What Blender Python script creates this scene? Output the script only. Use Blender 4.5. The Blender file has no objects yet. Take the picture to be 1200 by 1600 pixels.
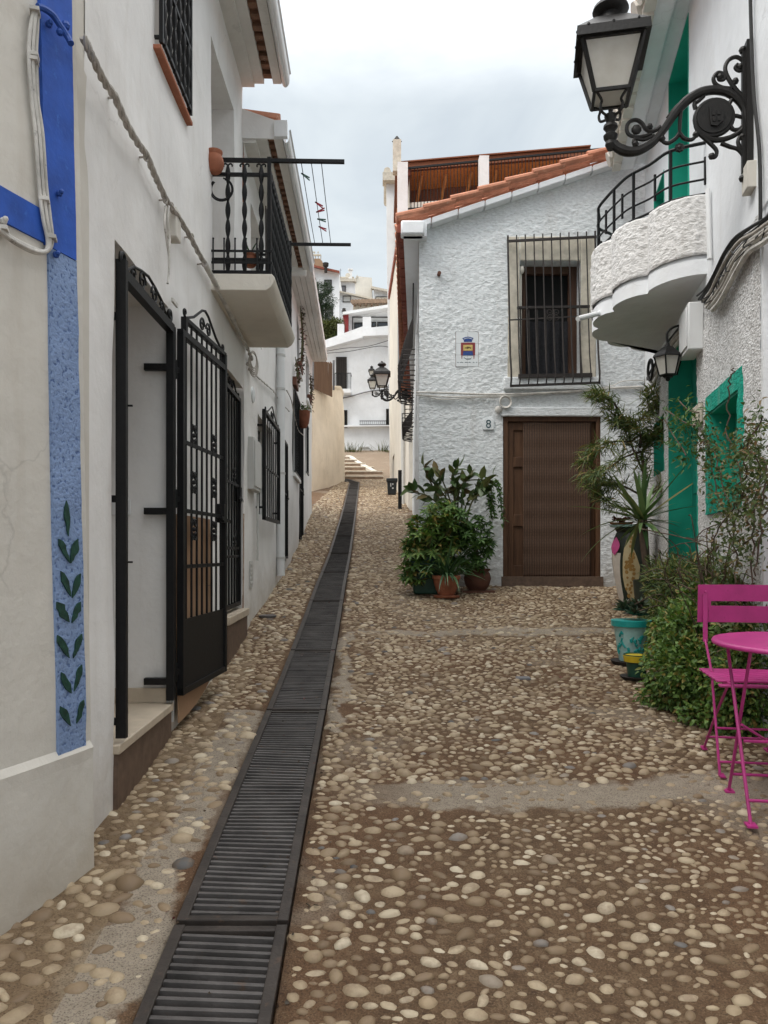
import bpy, math, random
import numpy as np
from mathutils import Vector, Matrix
random.seed(7); rng = np.random.default_rng(11)
C = bpy.context.scene.collection
V = Vector
F = 1200.0; HY = 860.0          # focal length and horizon row of the photograph (1200 x 1600)

# ------------------------------------------------------------------ noise
def _hash(i, j, k):
    h = (i * 374761393 + j * 668265263 + k * 2147483647 + 1442695041) & 0xffffffff
    h = ((h ^ (h >> 13)) * 1274126177) & 0xffffffff
    return ((h ^ (h >> 16)) & 0xffff) / 65535.0
def vnoise(x, y, z=0.0):
    x, y, z = np.broadcast_arrays(np.asarray(x, float), np.asarray(y, float), np.asarray(z, float))
    i, j, k = np.floor(x).astype(np.int64), np.floor(y).astype(np.int64), np.floor(z).astype(np.int64)
    fx, fy, fz = x - i, y - j, z - k
    fx, fy, fz = [t * t * (3 - 2 * t) for t in (fx, fy, fz)]
    r = 0
    for a in (0, 1):
        for b in (0, 1):
            for c in (0, 1):
                w = (fx if a else 1 - fx) * (fy if b else 1 - fy) * (fz if c else 1 - fz)
                r = r + w * _hash(i + a, j + b, k + c)
    return r * 2 - 1
def fbm(x, y, z=0.0, o=3):
    r, a = 0, 1.0
    for q in range(o):
        r = r + a * vnoise(np.asarray(x) * 2 ** q + 17 * q, np.asarray(y) * 2 ** q, np.asarray(z) * 2 ** q); a *= .5
    return r

# ------------------------------------------------------------------ materials
def lin(c): return tuple(((u / 255) / 12.92 if u / 255 <= .04045 else ((u / 255 + .055) / 1.055) ** 2.4) for u in c)
class NT:
    def __init__(s, name):
        s.m = bpy.data.materials.new(name); s.m.use_nodes = True
        s.t = s.m.node_tree; s.b = s.t.nodes['Principled BSDF']; s.o = s.t.nodes['Material Output']
    def n(s, ty, **kw):
        q = s.t.nodes.new(ty)
        for k, v in kw.items():
            if hasattr(q, k): setattr(q, k, v)
            else: q.inputs[k].default_value = v
        return q
    def l(s, a, b): s.t.links.new(a, b)
    def pos(s):
        return s.n('ShaderNodeNewGeometry').outputs['Position']
    def noise(s, scale, detail=4, rough=.55, vec=None, dist=0):
        q = s.n('ShaderNodeTexNoise'); q.inputs['Scale'].default_value = scale; q.inputs['Detail'].default_value = detail
        q.inputs['Roughness'].default_value = rough; q.inputs['Distortion'].default_value = dist
        s.l(vec or s.pos(), q.inputs['Vector']); return q.outputs['Fac']
    def ramp(s, fac, stops):
        q = s.n('ShaderNodeValToRGB'); e = q.color_ramp.elements
        while len(e) < len(stops): e.new(.5)
        for i, (p, c) in enumerate(stops):
            e[i].position = p; e[i].color = (*c, 1) if len(c) == 3 else c
        s.l(fac, q.inputs['Fac']); return q.outputs['Color']
    def mix(s, fac, a, b, mode='MIX'):
        q = s.n('ShaderNodeMix'); q.data_type = 'RGBA'; q.blend_type = mode
        for sock, val in ((q.inputs[0], fac), (q.inputs[6], a), (q.inputs[7], b)):
            if isinstance(val, (int, float)): sock.default_value = val
            elif isinstance(val, tuple): sock.default_value = (*val[:3], 1)
            else: s.l(val, sock)
        return q.outputs[2]
    def math(s, op, a, b=0.0, clamp=False):
        q = s.n('ShaderNodeMath'); q.operation = op; q.use_clamp = clamp
        for sock, val in ((q.inputs[0], a), (q.inputs[1], b)):
            if isinstance(val, (int, float)): sock.default_value = val
            else: s.l(val, sock)
        return q.outputs[0]
    def bump(s, h, strength, dist, prev=None):
        q = s.n('ShaderNodeBump'); q.inputs['Strength'].default_value = strength; q.inputs['Distance'].default_value = dist
        s.l(h, q.inputs['Height'])
        if prev: s.l(prev, q.inputs['Normal'])
        s.l(q.outputs['Normal'], s.b.inputs['Normal']); return q.outputs['Normal']
    def col(s, c):
        if isinstance(c, tuple): s.b.inputs['Base Color'].default_value = (*c[:3], 1)
        else: s.l(c, s.b.inputs['Base Color'])
    def set(s, **kw):
        for k, v in kw.items(): s.b.inputs[k.replace('_', ' ')].default_value = v

def foot(m, c, dirt):
    """splash dirt left by rain on the lowest half metre of a wall, above the rising street"""
    sx = m.n('ShaderNodeSeparateXYZ'); m.l(m.pos(), sx.inputs[0])
    h = m.math('SUBTRACT', sx.outputs['Z'], m.math('SUBTRACT', m.math('MULTIPLY', sx.outputs['Y'], .118), 1.42))
    h = m.math('ADD', h, m.math('MULTIPLY', m.math('SUBTRACT', m.noise(5, 5, .65), .5), .7))
    f = m.math('DIVIDE', m.math('SUBTRACT', .30, h), .38, True)
    return m.mix(m.math('MULTIPLY', f, .55), c, dirt)
def cracks(m):
    v_ = m.n('ShaderNodeTexVoronoi'); v_.feature = 'DISTANCE_TO_EDGE'; v_.inputs['Scale'].default_value = .9
    n_ = m.n('ShaderNodeTexNoise'); n_.inputs['Scale'].default_value = 3.5; n_.inputs['Detail'].default_value = 5; m.l(m.pos(), n_.inputs['Vector'])
    a = m.n('ShaderNodeVectorMath'); a.operation = 'MULTIPLY_ADD'; m.l(n_.outputs['Color'], a.inputs[0]); a.inputs[1].default_value = (.45, .45, .45); m.l(m.pos(), a.inputs[2]); m.l(a.outputs[0], v_.inputs['Vector'])
    e = m.ramp(v_.outputs['Distance'], [(.0, (1, 1, 1)), (.007, (0, 0, 0))]); k = m.ramp(m.noise(1.1, 3), [(.54, (0, 0, 0)), (.62, (1, 1, 1))])
    return m.math('MULTIPLY', e, k)
def plaster(name, col, dirt=(.45, .40, .33), dirt_amt=.25, fine=60, fstr=.35, fdist=.004, big=5, rough=.9, speck=0.0, base_z=None):
    """Lime-washed plaster: patches of older wash, streaks running down, fine grain."""
    m = NT(name); P = m.pos()
    mp = m.n('ShaderNodeMapping'); mp.inputs['Scale'].default_value = (1, 1, .12); m.l(P, mp.inputs['Vector'])
    patch = m.ramp(m.noise(1.3, 5, .6), [(.38, (0, 0, 0)), (.72, (1, 1, 1))])
    streak = m.ramp(m.noise(9, 4, .6, mp.outputs['Vector']), [(.55, (0, 0, 0)), (.8, (1, 1, 1))])
    c2 = tuple(u * .86 for u in col)
    c = m.mix(patch, col, c2)
    c = m.mix(m.math('MULTIPLY', streak, dirt_amt), c, dirt)
    sp = m.ramp(m.noise(23, 3, .7), [(.66, (0, 0, 0)), (.74, (1, 1, 1))])
    c = m.mix(m.math('MULTIPLY', sp, .10 + speck), c, tuple(u * .6 for u in col))
    c = m.mix(m.math('MULTIPLY', cracks(m), .28), c, tuple(u * .42 for u in col))
    old = m.ramp(m.noise(.55, 6, .7), [(.52, (0, 0, 0)), (.60, (1, 1, 1))])
    c = m.mix(m.math('MULTIPLY', old, .13), c, dirt)
    c = foot(m, c, dirt)
    m.col(c); m.set(Roughness=rough, Specular_IOR_Level=.25)
    n1 = m.bump(m.noise(big, 3), .5, .02)
    m.bump(m.noise(fine, 5, .65), fstr, fdist, n1)
    return m.m
def stucco(name, col, dark, scale=55, strength=.9, dist=.012):
    m = NT(name)
    mp = m.n('ShaderNodeMapping'); mp.inputs['Scale'].default_value = (.62, .62, 1.25); m.l(m.pos(), mp.inputs['Vector'])
    h = m.noise(scale, 3, .55, mp.outputs['Vector'], .4)
    low = m.ramp(h, [(.33, (0, 0, 0)), (.6, (1, 1, 1))])
    pat = m.ramp(m.noise(1.1, 4, .6), [(.35, (0, 0, 0)), (.75, (1, 1, 1))])
    c = m.mix(low, dark, col); c = m.mix(m.math('MULTIPLY', pat, .22), c, tuple(u * .8 for u in col)); mq = m.n('ShaderNodeMapping'); mq.inputs['Scale'].default_value = (1, 1, .1); m.l(m.pos(), mq.inputs['Vector']); sk = m.ramp(m.noise(7, 4, .6, mq.outputs['Vector']), [(.52, (0, 0, 0)), (.78, (1, 1, 1))]); c = m.mix(m.math('MULTIPLY', sk, .28), c, (.47, .44, .40)); c = foot(m, c, (.42, .38, .33))
    m.col(c); m.set(Roughness=.92, Specular_IOR_Level=.2)
    m.bump(h, strength, dist); return m.m
def paint(name, col, rough=.5, metal=0.0, var=.15, scale=14, bump=.08, bscale=60, wear=None, spec=.4):
    m = NT(name)
    f = m.ramp(m.noise(scale, 4, .6), [(.3, (0, 0, 0)), (.75, (1, 1, 1))])
    c = m.mix(f, tuple(u * (1 - var) for u in col), tuple(min(1, u * (1 + var)) for u in col))
    if wear:
        w = m.ramp(m.noise(scale * 2.7, 5, .7), [(.6, (0, 0, 0)), (.68, (1, 1, 1))])
        c = m.mix(m.math('MULTIPLY', w, .7), c, wear)
    m.col(c); m.set(Roughness=rough, Metallic=metal, Specular_IOR_Level=spec)
    if bump: m.bump(m.noise(bscale, 4), bump, .004)
    return m.m
def leafmat(name, c1, c2, c3=None, trans=.25, rough=.5):
    m = NT(name); g = m.n('ShaderNodeNewGeometry')
    stops = [(0, c1), (.75, c2)] + ([(.97, c3)] if c3 else [])
    c = m.ramp(g.outputs['Random Per Island'], stops)
    m.col(c); m.set(Roughness=rough, Specular_IOR_Level=.35)
    t = m.n('ShaderNodeBsdfTranslucent'); m.l(m.mix(1.0, c, (.9, 1, .4), 'MULTIPLY'), t.inputs['Color'])
    mx = m.n('ShaderNodeMixShader'); mx.inputs[0].default_value = trans
    m.l(m.b.outputs[0], mx.inputs[1]); m.l(t.outputs[0], mx.inputs[2]); m.l(mx.outputs[0], m.o.inputs['Surface'])
    return m.m
def wood(name, c1, c2, scale=(30, 30, 2), rough=.6):
    m = NT(name); mp = m.n('ShaderNodeMapping'); mp.inputs['Scale'].default_value = scale; m.l(m.pos(), mp.inputs['Vector'])
    f = m.noise(1, 6, .6, mp.outputs['Vector'], .6)
    m.col(m.ramp(f, [(.3, c1), (.7, c2)])); m.set(Roughness=rough, Specular_IOR_Level=.3)
    m.bump(f, .3, .004); return m.m

M = {}
M['white'] = plaster('white_limewash', (.82, .81, .79), (.42, .37, .30), .22)
M['white_warm'] = plaster('warm_limewash', (.63, .60, .54), (.40, .34, .26), .28)
M['white_cool'] = plaster('white_paint_wall', (.82, .84, .86), (.55, .52, .48), .16)
M['white_far'] = plaster('far_white_wall', (.80, .80, .79), (.5, .47, .42), .18, fine=8, fdist=.02)
M['beige'] = plaster('beige_render', (.86, .77, .65), (.40, .33, .24), .35)
M['cream'] = plaster('cream_render', (.72, .68, .60), (.45, .38, .30), .25)
M['soffit'] = plaster('soffit_paint', (.70, .68, .64), (.40, .36, .30), .25)
M['interior'] = plaster('interior_plaster', (.62, .58, .54), (.5, .45, .4), .1)
M['stucco8'] = stucco('sprayed_stucco', (.76, .79, .80), (.62, .64, .65), 38, .7, .016)
M['stuccoR'] = stucco('coarse_stucco', (.82, .82, .82), (.40, .39, .38), 62, 1.0, .016)
M['stuccoB'] = stucco('balcony_stucco', (.80, .79, .78), (.60, .59, .57), 50, .9, .014)
M['green_rough'] = stucco('green_rough_paint', (.02, .40, .29), (.012, .22, .16), 60, .9, .012)
M['green'] = paint('green_paint', (.012, .34, .24), .5, var=.12, scale=5)
M['green_dark'] = paint('dark_green_paint', (.01, .23, .17), .5, var=.12, scale=5)
M['blue'] = paint('cobalt_paint', (.02, .085, .40), .7, var=.22, scale=9, bump=.4, bscale=45, wear=(.04, .14, .5))
def _bluelight():
    m = NT('pale_blue_stipple')
    h = m.noise(70, 2, .5); d = m.ramp(h, [(.34, (0, 0, 0)), (.44, (1, 1, 1))])
    c = m.mix(d, (.085, .135, .27), (.215, .30, .48)); p = m.ramp(m.noise(6, 4), [(.4, (0, 0, 0)), (.7, (1, 1, 1))])
    m.col(m.mix(m.math('MULTIPLY', p, .35), c, (.16, .235, .41))); m.set(Roughness=.8, Specular_IOR_Level=.2); m.bump(h, .7, .008); return m.m
M['blue_pale'] = _bluelight()
M['leafpaint'] = paint('dark_green_mural', (.012, .05, .035), .55, var=.5, scale=40, wear=(.05, .16, .09), bump=.3)
M['iron'] = paint('black_iron', (.007, .007, .0075), .5, .0, .3, 30, .25, 80, spec=.28)
M['iron_rust'] = paint('weathered_iron', (.030, .024, .022), .6, .0, .35, 25, .4, 60, wear=(.075, .05, .035))
M['iron_lamp'] = paint('lamp_cast_iron', (.010, .009, .008), .5, .0, .4, 22, .4, 50, wear=(.035, .032, .025), spec=.35)
M['cast'] = paint('drain_cast_iron', (.088, .080, .076), .5, .0, .45, 6, .6, 70, wear=(.10, .062, .04), spec=.5)
M['void'] = paint('dark_room', (.006, .006, .006), .9, var=0, bump=0)  # near-black colour stands in for the shade of unlit interiors behind openings
M['cast_frame'] = paint('drain_rim_iron', (.042, .034, .029), .55, .0, .4, 8, .5, 70, wear=(.085, .055, .038), spec=.3)
M['trench'] = paint('drain_trough', (.03, .025, .02), .95, var=.4, scale=9, bump=.4)
M['terra'] = paint('terracotta', (.36, .13, .07), .8, var=.22, scale=12, bump=.25, bscale=40, wear=(.45, .24, .16))
M['rust'] = paint('rust_terracotta', (.24, .085, .045), .85, var=.3, scale=10, bump=.3)
M['terra_dark'] = paint('dark_terracotta', (.13, .055, .035), .75, var=.25, scale=12, bump=.2)
M['tile_old'] = paint('old_roof_tile', (.40, .29, .21), .9, var=.3, scale=4, bump=.3)
M['riser'] = paint('step_riser', (.24, .17, .12), .9, var=.3, scale=5, bump=.3)
M['tile'] = paint('roof_tile', (.46, .20, .12), .85, var=.28, scale=7, bump=.4, bscale=30, wear=(.55, .36, .26))
M['brick'] = paint('eave_brick', (.20, .105, .065), .9, var=.4, scale=10, bump=.5, bscale=30, wear=(.36, .26, .19))
M['brick_red'] = paint('red_eave_tile', (.23, .065, .04), .85, var=.3, scale=6, bump=.4, wear=(.3, .14, .1))
M['cable'] = paint('grey_cable', (.40, .37, .33), .7, var=.25, scale=18, bump=.4, wear=(.2, .18, .16))
M['cable_white'] = paint('painted_cable', (.56, .54, .50), .75, var=.3, scale=9, bump=.4, wear=(.16, .15, .14))
M['cable_blue'] = paint('blue_painted_cable', (.02, .075, .33), .6, var=.25, scale=30, bump=.3)
M['cable_black'] = paint('black_cable', (.02, .02, .02), .6, var=.3, scale=20)
M['plastic'] = paint('grey_box', (.55, .55, .53), .5, var=.06, scale=6, bump=.03)
M['plastic_white'] = paint('white_box', (.72, .73, .73), .45, var=.05, scale=6, bump=.03)
M['pink'] = paint('pink_lacquer', (.43, .034, .20), .40, var=.16, scale=9, wear=(.30, .024, .14), bump=.06, bscale=180, spec=.5)
M['card'] = paint('cardboard', (.34, .21, .125), .9, var=.1, scale=7, bump=.1)
M['marble'] = paint('beige_marble', (.52, .44, .34), .5, var=.14, scale=9, bump=.02)
M['tread'] = paint('brown_tile', (.13, .085, .06), .6, var=.3, scale=18, bump=.1)
M['stone'] = paint('lime_stone', (.58, .53, .44), .9, var=.22, scale=10, bump=.5, bscale=35, wear=(.6, .56, .5))
M['woodbrown'] = wood('brown_door_wood', (.060, .028, .014), (.125, .062, .032))
M['woodframe'] = wood('window_wood', (.05, .024, .014), (.10, .05, .03))
M['porch'] = wood('porch_boards', (.50, .19, .055), (.68, .29, .10), (4, 30, 30))
M['porch_dark'] = wood('porch_beams', (.17, .055, .022), (.25, .085, .036), (4, 30, 30))
M['reed'] = wood('reed_mat', (.12, .07, .045), (.25, .155, .10), (40, 40, 1))
def _woven():
    m = NT('woven_blind'); P = m.pos()
    w1 = m.n('ShaderNodeTexWave'); w1.bands_direction = 'X'; w1.inputs['Scale'].default_value = 11; m.l(P, w1.inputs['Vector'])
    w2 = m.n('ShaderNodeTexWave'); w2.bands_direction = 'Z'; w2.inputs['Scale'].default_value = 9; w2.inputs['Distortion'].default_value = .6; m.l(P, w2.inputs['Vector'])
    f = m.math('MULTIPLY', w1.outputs['Fac'], m.math('ADD', m.math('MULTIPLY', w2.outputs['Fac'], .3), .7))
    m.col(m.ramp(f, [(.05, (.045, .023, .013)), (.85, (.105, .054, .029))])); m.set(Roughness=.7); m.bump(f, .35, .004); return m.m
M['woven'] = _woven()
def _glass():
    m = NT('frosted_lamp_glass'); f = m.noise(9, 4); m.col(m.ramp(f, [(.3, (.70, .67, .60)), (.7, (.82, .80, .74))]))
    m.set(Roughness=.55, Transmission_Weight=.45, IOR=1.2); m.bump(m.noise(140, 2), .15, .002); return m.m
M['glass'] = _glass()
M['pane'] = paint('window_pane', (.03, .035, .04), .08, var=.1, bump=0, spec=.6)
M['ceramic'] = paint('white_tile', (.70, .73, .74), .25, var=.04, scale=9, bump=.03, spec=.5)
M['c_blue'] = paint('glaze_blue', (.03, .07, .24), .3, var=.2, scale=60, bump=0)
M['c_red'] = paint('glaze_red', (.24, .045, .05), .3, var=.2, scale=60, bump=0)
M['c_yellow'] = paint('glaze_yellow', (.60, .47, .16), .3, var=.2, scale=60, bump=0)
M['c_brown'] = paint('glaze_brown', (.10, .06, .02), .4, var=.3, scale=60, bump=0)
M['c_teal'] = paint('glaze_teal', (.02, .33, .31), .35, var=.1, scale=20, bump=.05)
M['c_mint'] = paint('glaze_mint', (.34, .55, .53), .4, var=.1, scale=20, bump=.05)
M['c_navy'] = paint('glaze_navy', (.01, .055, .07), .4, var=.2, scale=30, bump=0)
M['y_paint'] = paint('yellow_pot_paint', (.55, .40, .02), .45, var=.12, scale=20, bump=.1)
M['g_paint'] = paint('bottle_green_plastic', (.018, .07, .045), .45, var=.15, scale=20, bump=.05)
M['urn_cream'] = paint('urn_cream', (.52, .42, .24), .5, var=.1, scale=14, bump=.1)
M['urn_dark'] = paint('urn_dark', (.02, .028, .02), .45, var=.3, scale=14, bump=.1)
M['urn_spot'] = paint('urn_ochre', (.32, .18, .05), .5, var=.15, scale=30, bump=.05)
M['urn_pink'] = paint('urn_pink', (.60, .10, .28), .45, var=.12, scale=30, bump=.05)
M['urn_white'] = paint('urn_white', (.58, .52, .45), .5, var=.12, scale=14, bump=.1)
M['soil'] = paint('soil', (.035, .022, .015), 1, var=.5, scale=60, bump=.8, bscale=90)
M['bark'] = wood('bark', (.05, .035, .025), (.14, .10, .075), (40, 40, 8), .95)
M['stem'] = paint('green_stem', (.09, .09, .035), .7, var=.3, scale=20)
M['leaf_bush'] = leafmat('bush_leaf', (.045, .10, .024), (.17, .28, .065), (.30, .22, .07))
M['leaf_dark'] = leafmat('dark_leaf', (.03, .075, .022), (.10, .19, .048))
M['leaf_ficus'] = leafmat('rubber_leaf', (.035, .075, .028), (.115, .16, .05), (.15, .10, .05), .12, .28)
M['leaf_blade'] = leafmat('strap_leaf', (.03, .07, .035), (.085, .16, .07), None, .12, .4)
M['leaf_yucca'] = leafmat('yucca_leaf', (.07, .13, .045), (.17, .25, .10), (.28, .25, .10), .12, .4)
M['leaf_feather'] = leafmat('narrow_leaf', (.045, .085, .028), (.15, .19, .055), (.28, .20, .07))
M['leaf_vine'] = leafmat('vine_leaf', (.035, .065, .02), (.11, .15, .045), (.20, .12, .06))
M['leaf_pine'] = leafmat('pine_needle', (.012, .03, .014), (.04, .07, .03), None, .1)
M['leaf_far'] = leafmat('far_shrub_leaf', (.03, .045, .015), (.11, .12, .035), None, .2)
M['succulent'] = leafmat('succulent_leaf', (.03, .055, .035), (.075, .11, .06), (.1, .06, .05), .1)
M['geranium'] = leafmat('dry_flower', (.05, .045, .03), (.10, .06, .045), (.16, .03, .04))
M['cloth_dark'] = paint('dark_mat', (.03, .025, .022), .9, var=.3, scale=20, bump=.4)
M['curtain'] = paint('net_curtain', (.022, .022, .026), .9, var=.4, scale=24, bump=.2)
M['red_paint'] = paint('red_column_paint', (.22, .02, .02), .6, var=.15)
M['shutter'] = paint('grey_shutter', (.17, .17, .18), .6, var=.15, scale=9)
M['tower'] = plaster('tower_masonry', (.34, .22, .14), (.2, .13, .09), .5, fine=6, fdist=.05)
M['bin'] = paint('bin_plastic', (.022, .024, .024), .4, var=.15, scale=9, bump=.08)
M['peg_red'] = paint('red_peg', (.42, .03, .05), .4, bump=0)
M['peg_green'] = paint('green_peg', (.08, .16, .13), .4, bump=0)

# ground and pebbles
def _ground():
    m = NT('cobbled_mortar'); P = m.pos(); sx = m.n('ShaderNodeSeparateXYZ'); m.l(P, sx.inputs[0])
    X, Y = sx.outputs['X'], sx.outputs['Y']
    n1 = m.noise(2.2, 5, .65); n2 = m.noise(14, 5, .7); n3 = m.noise(160, 3, .75)
    wob = m.math('MULTIPLY', m.math('SUBTRACT', n1, .5), .55)
    def band(c, w, soft, coord):
        d = m.math('ABSOLUTE', m.math('SUBTRACT', m.math('ADD', coord, wob), c))
        return m.math('DIVIDE', m.math('SUBTRACT', w, d), soft, True)
    drain = m.math('SUBTRACT', m.math('ADD', X, m.math('MULTIPLY', Y, .0228)), -.425)   # offset from the drain line
    base = m.ramp(n2, [(.25, (.062, .035, .018)), (.5, (.128, .078, .042)), (.75, (.20, .137, .08))])
    earth = m.ramp(m.noise(1.1, 4, .6), [(.4, (0, 0, 0)), (.65, (1, 1, 1))])
    base = m.mix(m.math('MULTIPLY', earth, .55), base, (.14, .066, .031))
    rightside = m.math('GREATER_THAN', X, .0)
    conc = m.ramp(n2, [(.25, (.25, .205, .155)), (.75, (.37, .315, .245))])
    b1 = m.math('MULTIPLY', band(3.42, .17, .05, Y), m.math('DIVIDE', m.math('ADD', X, .25), .5, True))
    b2 = m.math('MULTIPLY', band(6.75, .14, .06, Y), m.math('GREATER_THAN', drain, .35))
    s1 = m.math('MULTIPLY', band(-.30, .12, .04, drain), m.math('LESS_THAN', Y, 4.6))
    s2 = m.math('MULTIPLY', band(.26, .07, .03, drain), m.math('MULTIPLY', m.math('GREATER_THAN', Y, 4.2), m.math('LESS_THAN', Y, 6.8)))
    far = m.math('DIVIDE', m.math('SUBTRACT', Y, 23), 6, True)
    patch = m.ramp(m.noise(.9, 5, .6), [(.56, (0, 0, 0)), (.62, (1, 1, 1))])
    mask = b1
    for q in (b2, s1, s2): mask = m.math('MAXIMUM', mask, q)
    mask = m.math('MAXIMUM', mask, m.math('MULTIPLY', patch, .5))
    c = m.mix(mask, base, conc)
    left = m.math('MULTIPLY', m.math('LESS_THAN', drain, -.4), m.math('LESS_THAN', Y, 6.0))
    c = m.mix(m.math('MULTIPLY', left, .7), c, m.ramp(n2, [(.3, (.15, .10, .056)), (.7, (.29, .215, .13))]))
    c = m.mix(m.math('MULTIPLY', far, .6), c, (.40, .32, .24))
    c = m.mix(m.ramp(n3, [(.5, (0, 0, 0)), (.66, (.75, .75, .75))]), c, (.030, .019, .013)); c = m.mix(m.ramp(n3, [(.30, (.65, .65, .65)), (.42, (0, 0, 0))]), c, (.29, .22, .155))
    m.col(c); m.set(Roughness=.88, Specular_IOR_Level=.3)
    a = m.bump(n2, .6, .012); m.bump(n3, .9, .006, a); return m.m
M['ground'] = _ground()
def _pebble():
    m = NT('river_pebble'); g = m.n('ShaderNodeNewGeometry')
    c = m.ramp(g.outputs['Random Per Island'], [(0, (.15, .10, .056)), (.2, (.23, .163, .097)), (.45, (.315, .24, .15)), (.7, (.41, .325, .215)), (.88, (.53, .455, .335)), (.95, (.34, .25, .15)), (.985, (.22, .20, .18)), (1, (.06, .06, .06))])
    dirt = m.ramp(m.noise(16, 5, .7), [(.46, (0, 0, 0)), (.66, (1, 1, 1))])
    c = m.mix(m.math('MULTIPLY', dirt, .6), c, (.185, .122, .074))
    m.col(c); m.set(Roughness=.62, Specular_IOR_Level=.4); m.bump(m.noise(90, 4), .15, .003); return m.m
M['pebble'] = _pebble()

# ------------------------------------------------------------------ mesh builder
def rotz(a): return Matrix.Rotation(a, 3, 'Z')
class MB:
    def __init__(s): s.v = []; s.f = []
    def add(s, vs, fs):
        b = len(s.v); s.v.extend([tuple(p) for p in vs]); s.f.extend([tuple(i + b for i in f) for f in fs]); return s
    def quad(s, *p): return s.add(p, [tuple(range(len(p)))])
    def box(s, c, sx, sy, sz, R=None):
        c = V(c); vs = []
        for x in (-1, 1):
            for y in (-1, 1):
                for z in (-1, 1):
                    q = V((x * sx / 2, y * sy / 2, z * sz / 2)); vs.append(c + (R @ q if R else q))
        return s.add(vs, [(0, 1, 3, 2), (4, 6, 7, 5), (0, 4, 5, 1), (2, 3, 7, 6), (0, 2, 6, 4), (1, 5, 7, 3)])
    def hexa(s, p):          # 8 points: bottom loop 0-3, top loop 4-7
        return s.add(p, [(3, 2, 1, 0), (4, 5, 6, 7), (0, 1, 5, 4), (1, 2, 6, 5), (2, 3, 7, 6), (3, 0, 4, 7)])
    def beam(s, p0, p1, w, h, up=(0, 0, 1)):
        p0, p1 = V(p0), V(p1); d = (p1 - p0).normalized(); up = V(up)
        a = d.cross(up)
        if a.length < 1e-4: a = d.cross(V((1, 0, 0)))
        a.normalize(); b = a.cross(d).normalized(); a *= w / 2; b *= h / 2
        return s.hexa([p0 - a - b, p0 + a - b, p0 + a + b, p0 - a + b, p1 - a - b, p1 + a - b, p1 + a + b, p1 - a + b])
    def tube(s, pts, r, n=8, closed=False, flat=1.0):
        pts = [V(p) for p in pts]; m = len(pts)
        if m < 2: return s
        rs = r if hasattr(r, '__len__') else [r] * m
        T = []
        for i in range(m):
            a = pts[(i - 1) % m] if (closed or i > 0) else pts[i]; b = pts[(i + 1) % m] if (closed or i < m - 1) else pts[i]
            t = b - a; T.append(t.normalized() if t.length > 1e-9 else V((0, 0, 1)))
        u = T[0].orthogonal().normalized(); vs = []; fs = []
        for i in range(m):
            u = (u - T[i] * u.dot(T[i]))
            u = u.normalized() if u.length > 1e-6 else T[i].orthogonal().normalized()
            w = T[i].cross(u)
            for k in range(n):
                a = 2 * math.pi * k / n
                vs.append(pts[i] + (u * math.cos(a) + w * math.sin(a) * flat) * rs[i])
        for i in range(m if closed else m - 1):
            j = (i + 1) % m
            for k in range(n):
                k2 = (k + 1) % n; fs.append((i * n + k, i * n + k2, j * n + k2, j * n + k))
        if not closed:
            fs.append(tuple(reversed(range(n)))); fs.append(tuple((m - 1) * n + k for k in range(n)))
        return s.add(vs, fs)
    def lathe(s, prof, o=(0, 0, 0), n=28, R=None):
        o = V(o); vs = []; fs = []
        for r, z in prof:
            for k in range(n):
                a = 2 * math.pi * k / n; q = V((r * math.cos(a), r * math.sin(a), z)); vs.append(o + (R @ q if R else q))
        for i in range(len(prof) - 1):
            for k in range(n):
                k2 = (k + 1) % n; fs.append((i * n + k, i * n + k2, (i + 1) * n + k2, (i + 1) * n + k))
        fs.append(tuple(reversed(range(n)))); fs.append(tuple((len(prof) - 1) * n + k for k in range(n)))
        return s.add(vs, fs)
    def prism(s, pts, ext):
        pts = [V(p) for p in pts]; e = V(ext); n = len(pts)
        return s.add(pts + [p + e for p in pts], [tuple(reversed(range(n))), tuple(range(n, 2 * n))] + [(i, (i + 1) % n, n + (i + 1) % n, n + i) for i in range(n)])
    def sph(s, c, r, n=12, sc=(1, 1, 1)):
        c = V(c); m = n // 2
        prof = [(math.sin(math.pi * i / m), -math.cos(math.pi * i / m)) for i in range(m + 1)]
        vs = []; fs = []
        for a, z in prof:
            for k in range(n):
                t = 2 * math.pi * k / n; vs.append(c + V((a * math.cos(t) * sc[0], a * math.sin(t) * sc[1], z * sc[2])) * r)
        for i in range(m):
            for k in range(n):
                k2 = (k + 1) % n; fs.append((i * n + k, i * n + k2, (i + 1) * n + k2, (i + 1) * n + k))
        return s.add(vs, fs)
    def spiral(s, c, u, w, r0, r1, a0, turns, rad, n=26, k=7):
        """flat scroll round c in the plane of u, w; radius r0 -> r1"""
        c, u, w = V(c), V(u), V(w); pts = []
        for i in range(n + 1):
            t = i / n; a = a0 + turns * 2 * math.pi * t; r = r0 + (r1 - r0) * t
            pts.append(c + u * (r * math.cos(a)) + w * (r * math.sin(a)))
        s.tube(pts, rad, k); return pts
    def build(s, name, mat, parent=None, smooth=True, angle=35, bevel=0.0):
        me = bpy.data.meshes.new(name)
        vs = s.v
        if parent is not None:
            o = V((0, 0, 0)); p = parent
            while p: o = o + p.location; p = p.parent
            vs = [(a - o.x, b - o.y, c - o.z) for a, b, c in vs]
        me.from_pydata(vs, [], s.f); me.materials.append(M[mat] if isinstance(mat, str) else mat)
        if smooth:
            me.shade_smooth(); me.set_sharp_from_angle(angle=math.radians(angle))
        ob = bpy.data.objects.new(name, me); C.objects.link(ob)
        if parent is not None: ob.parent = parent
        if bevel:
            b = ob.modifiers.new('bevel', 'BEVEL'); b.width = bevel; b.segments = 2; b.limit_method = 'ANGLE'
        return ob
def tag(o, label, cat, group=None, kind=None):
    o['label'] = label; o['category'] = cat
    if group: o['group'] = group
    if kind: o['kind'] = kind
    return o
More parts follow.
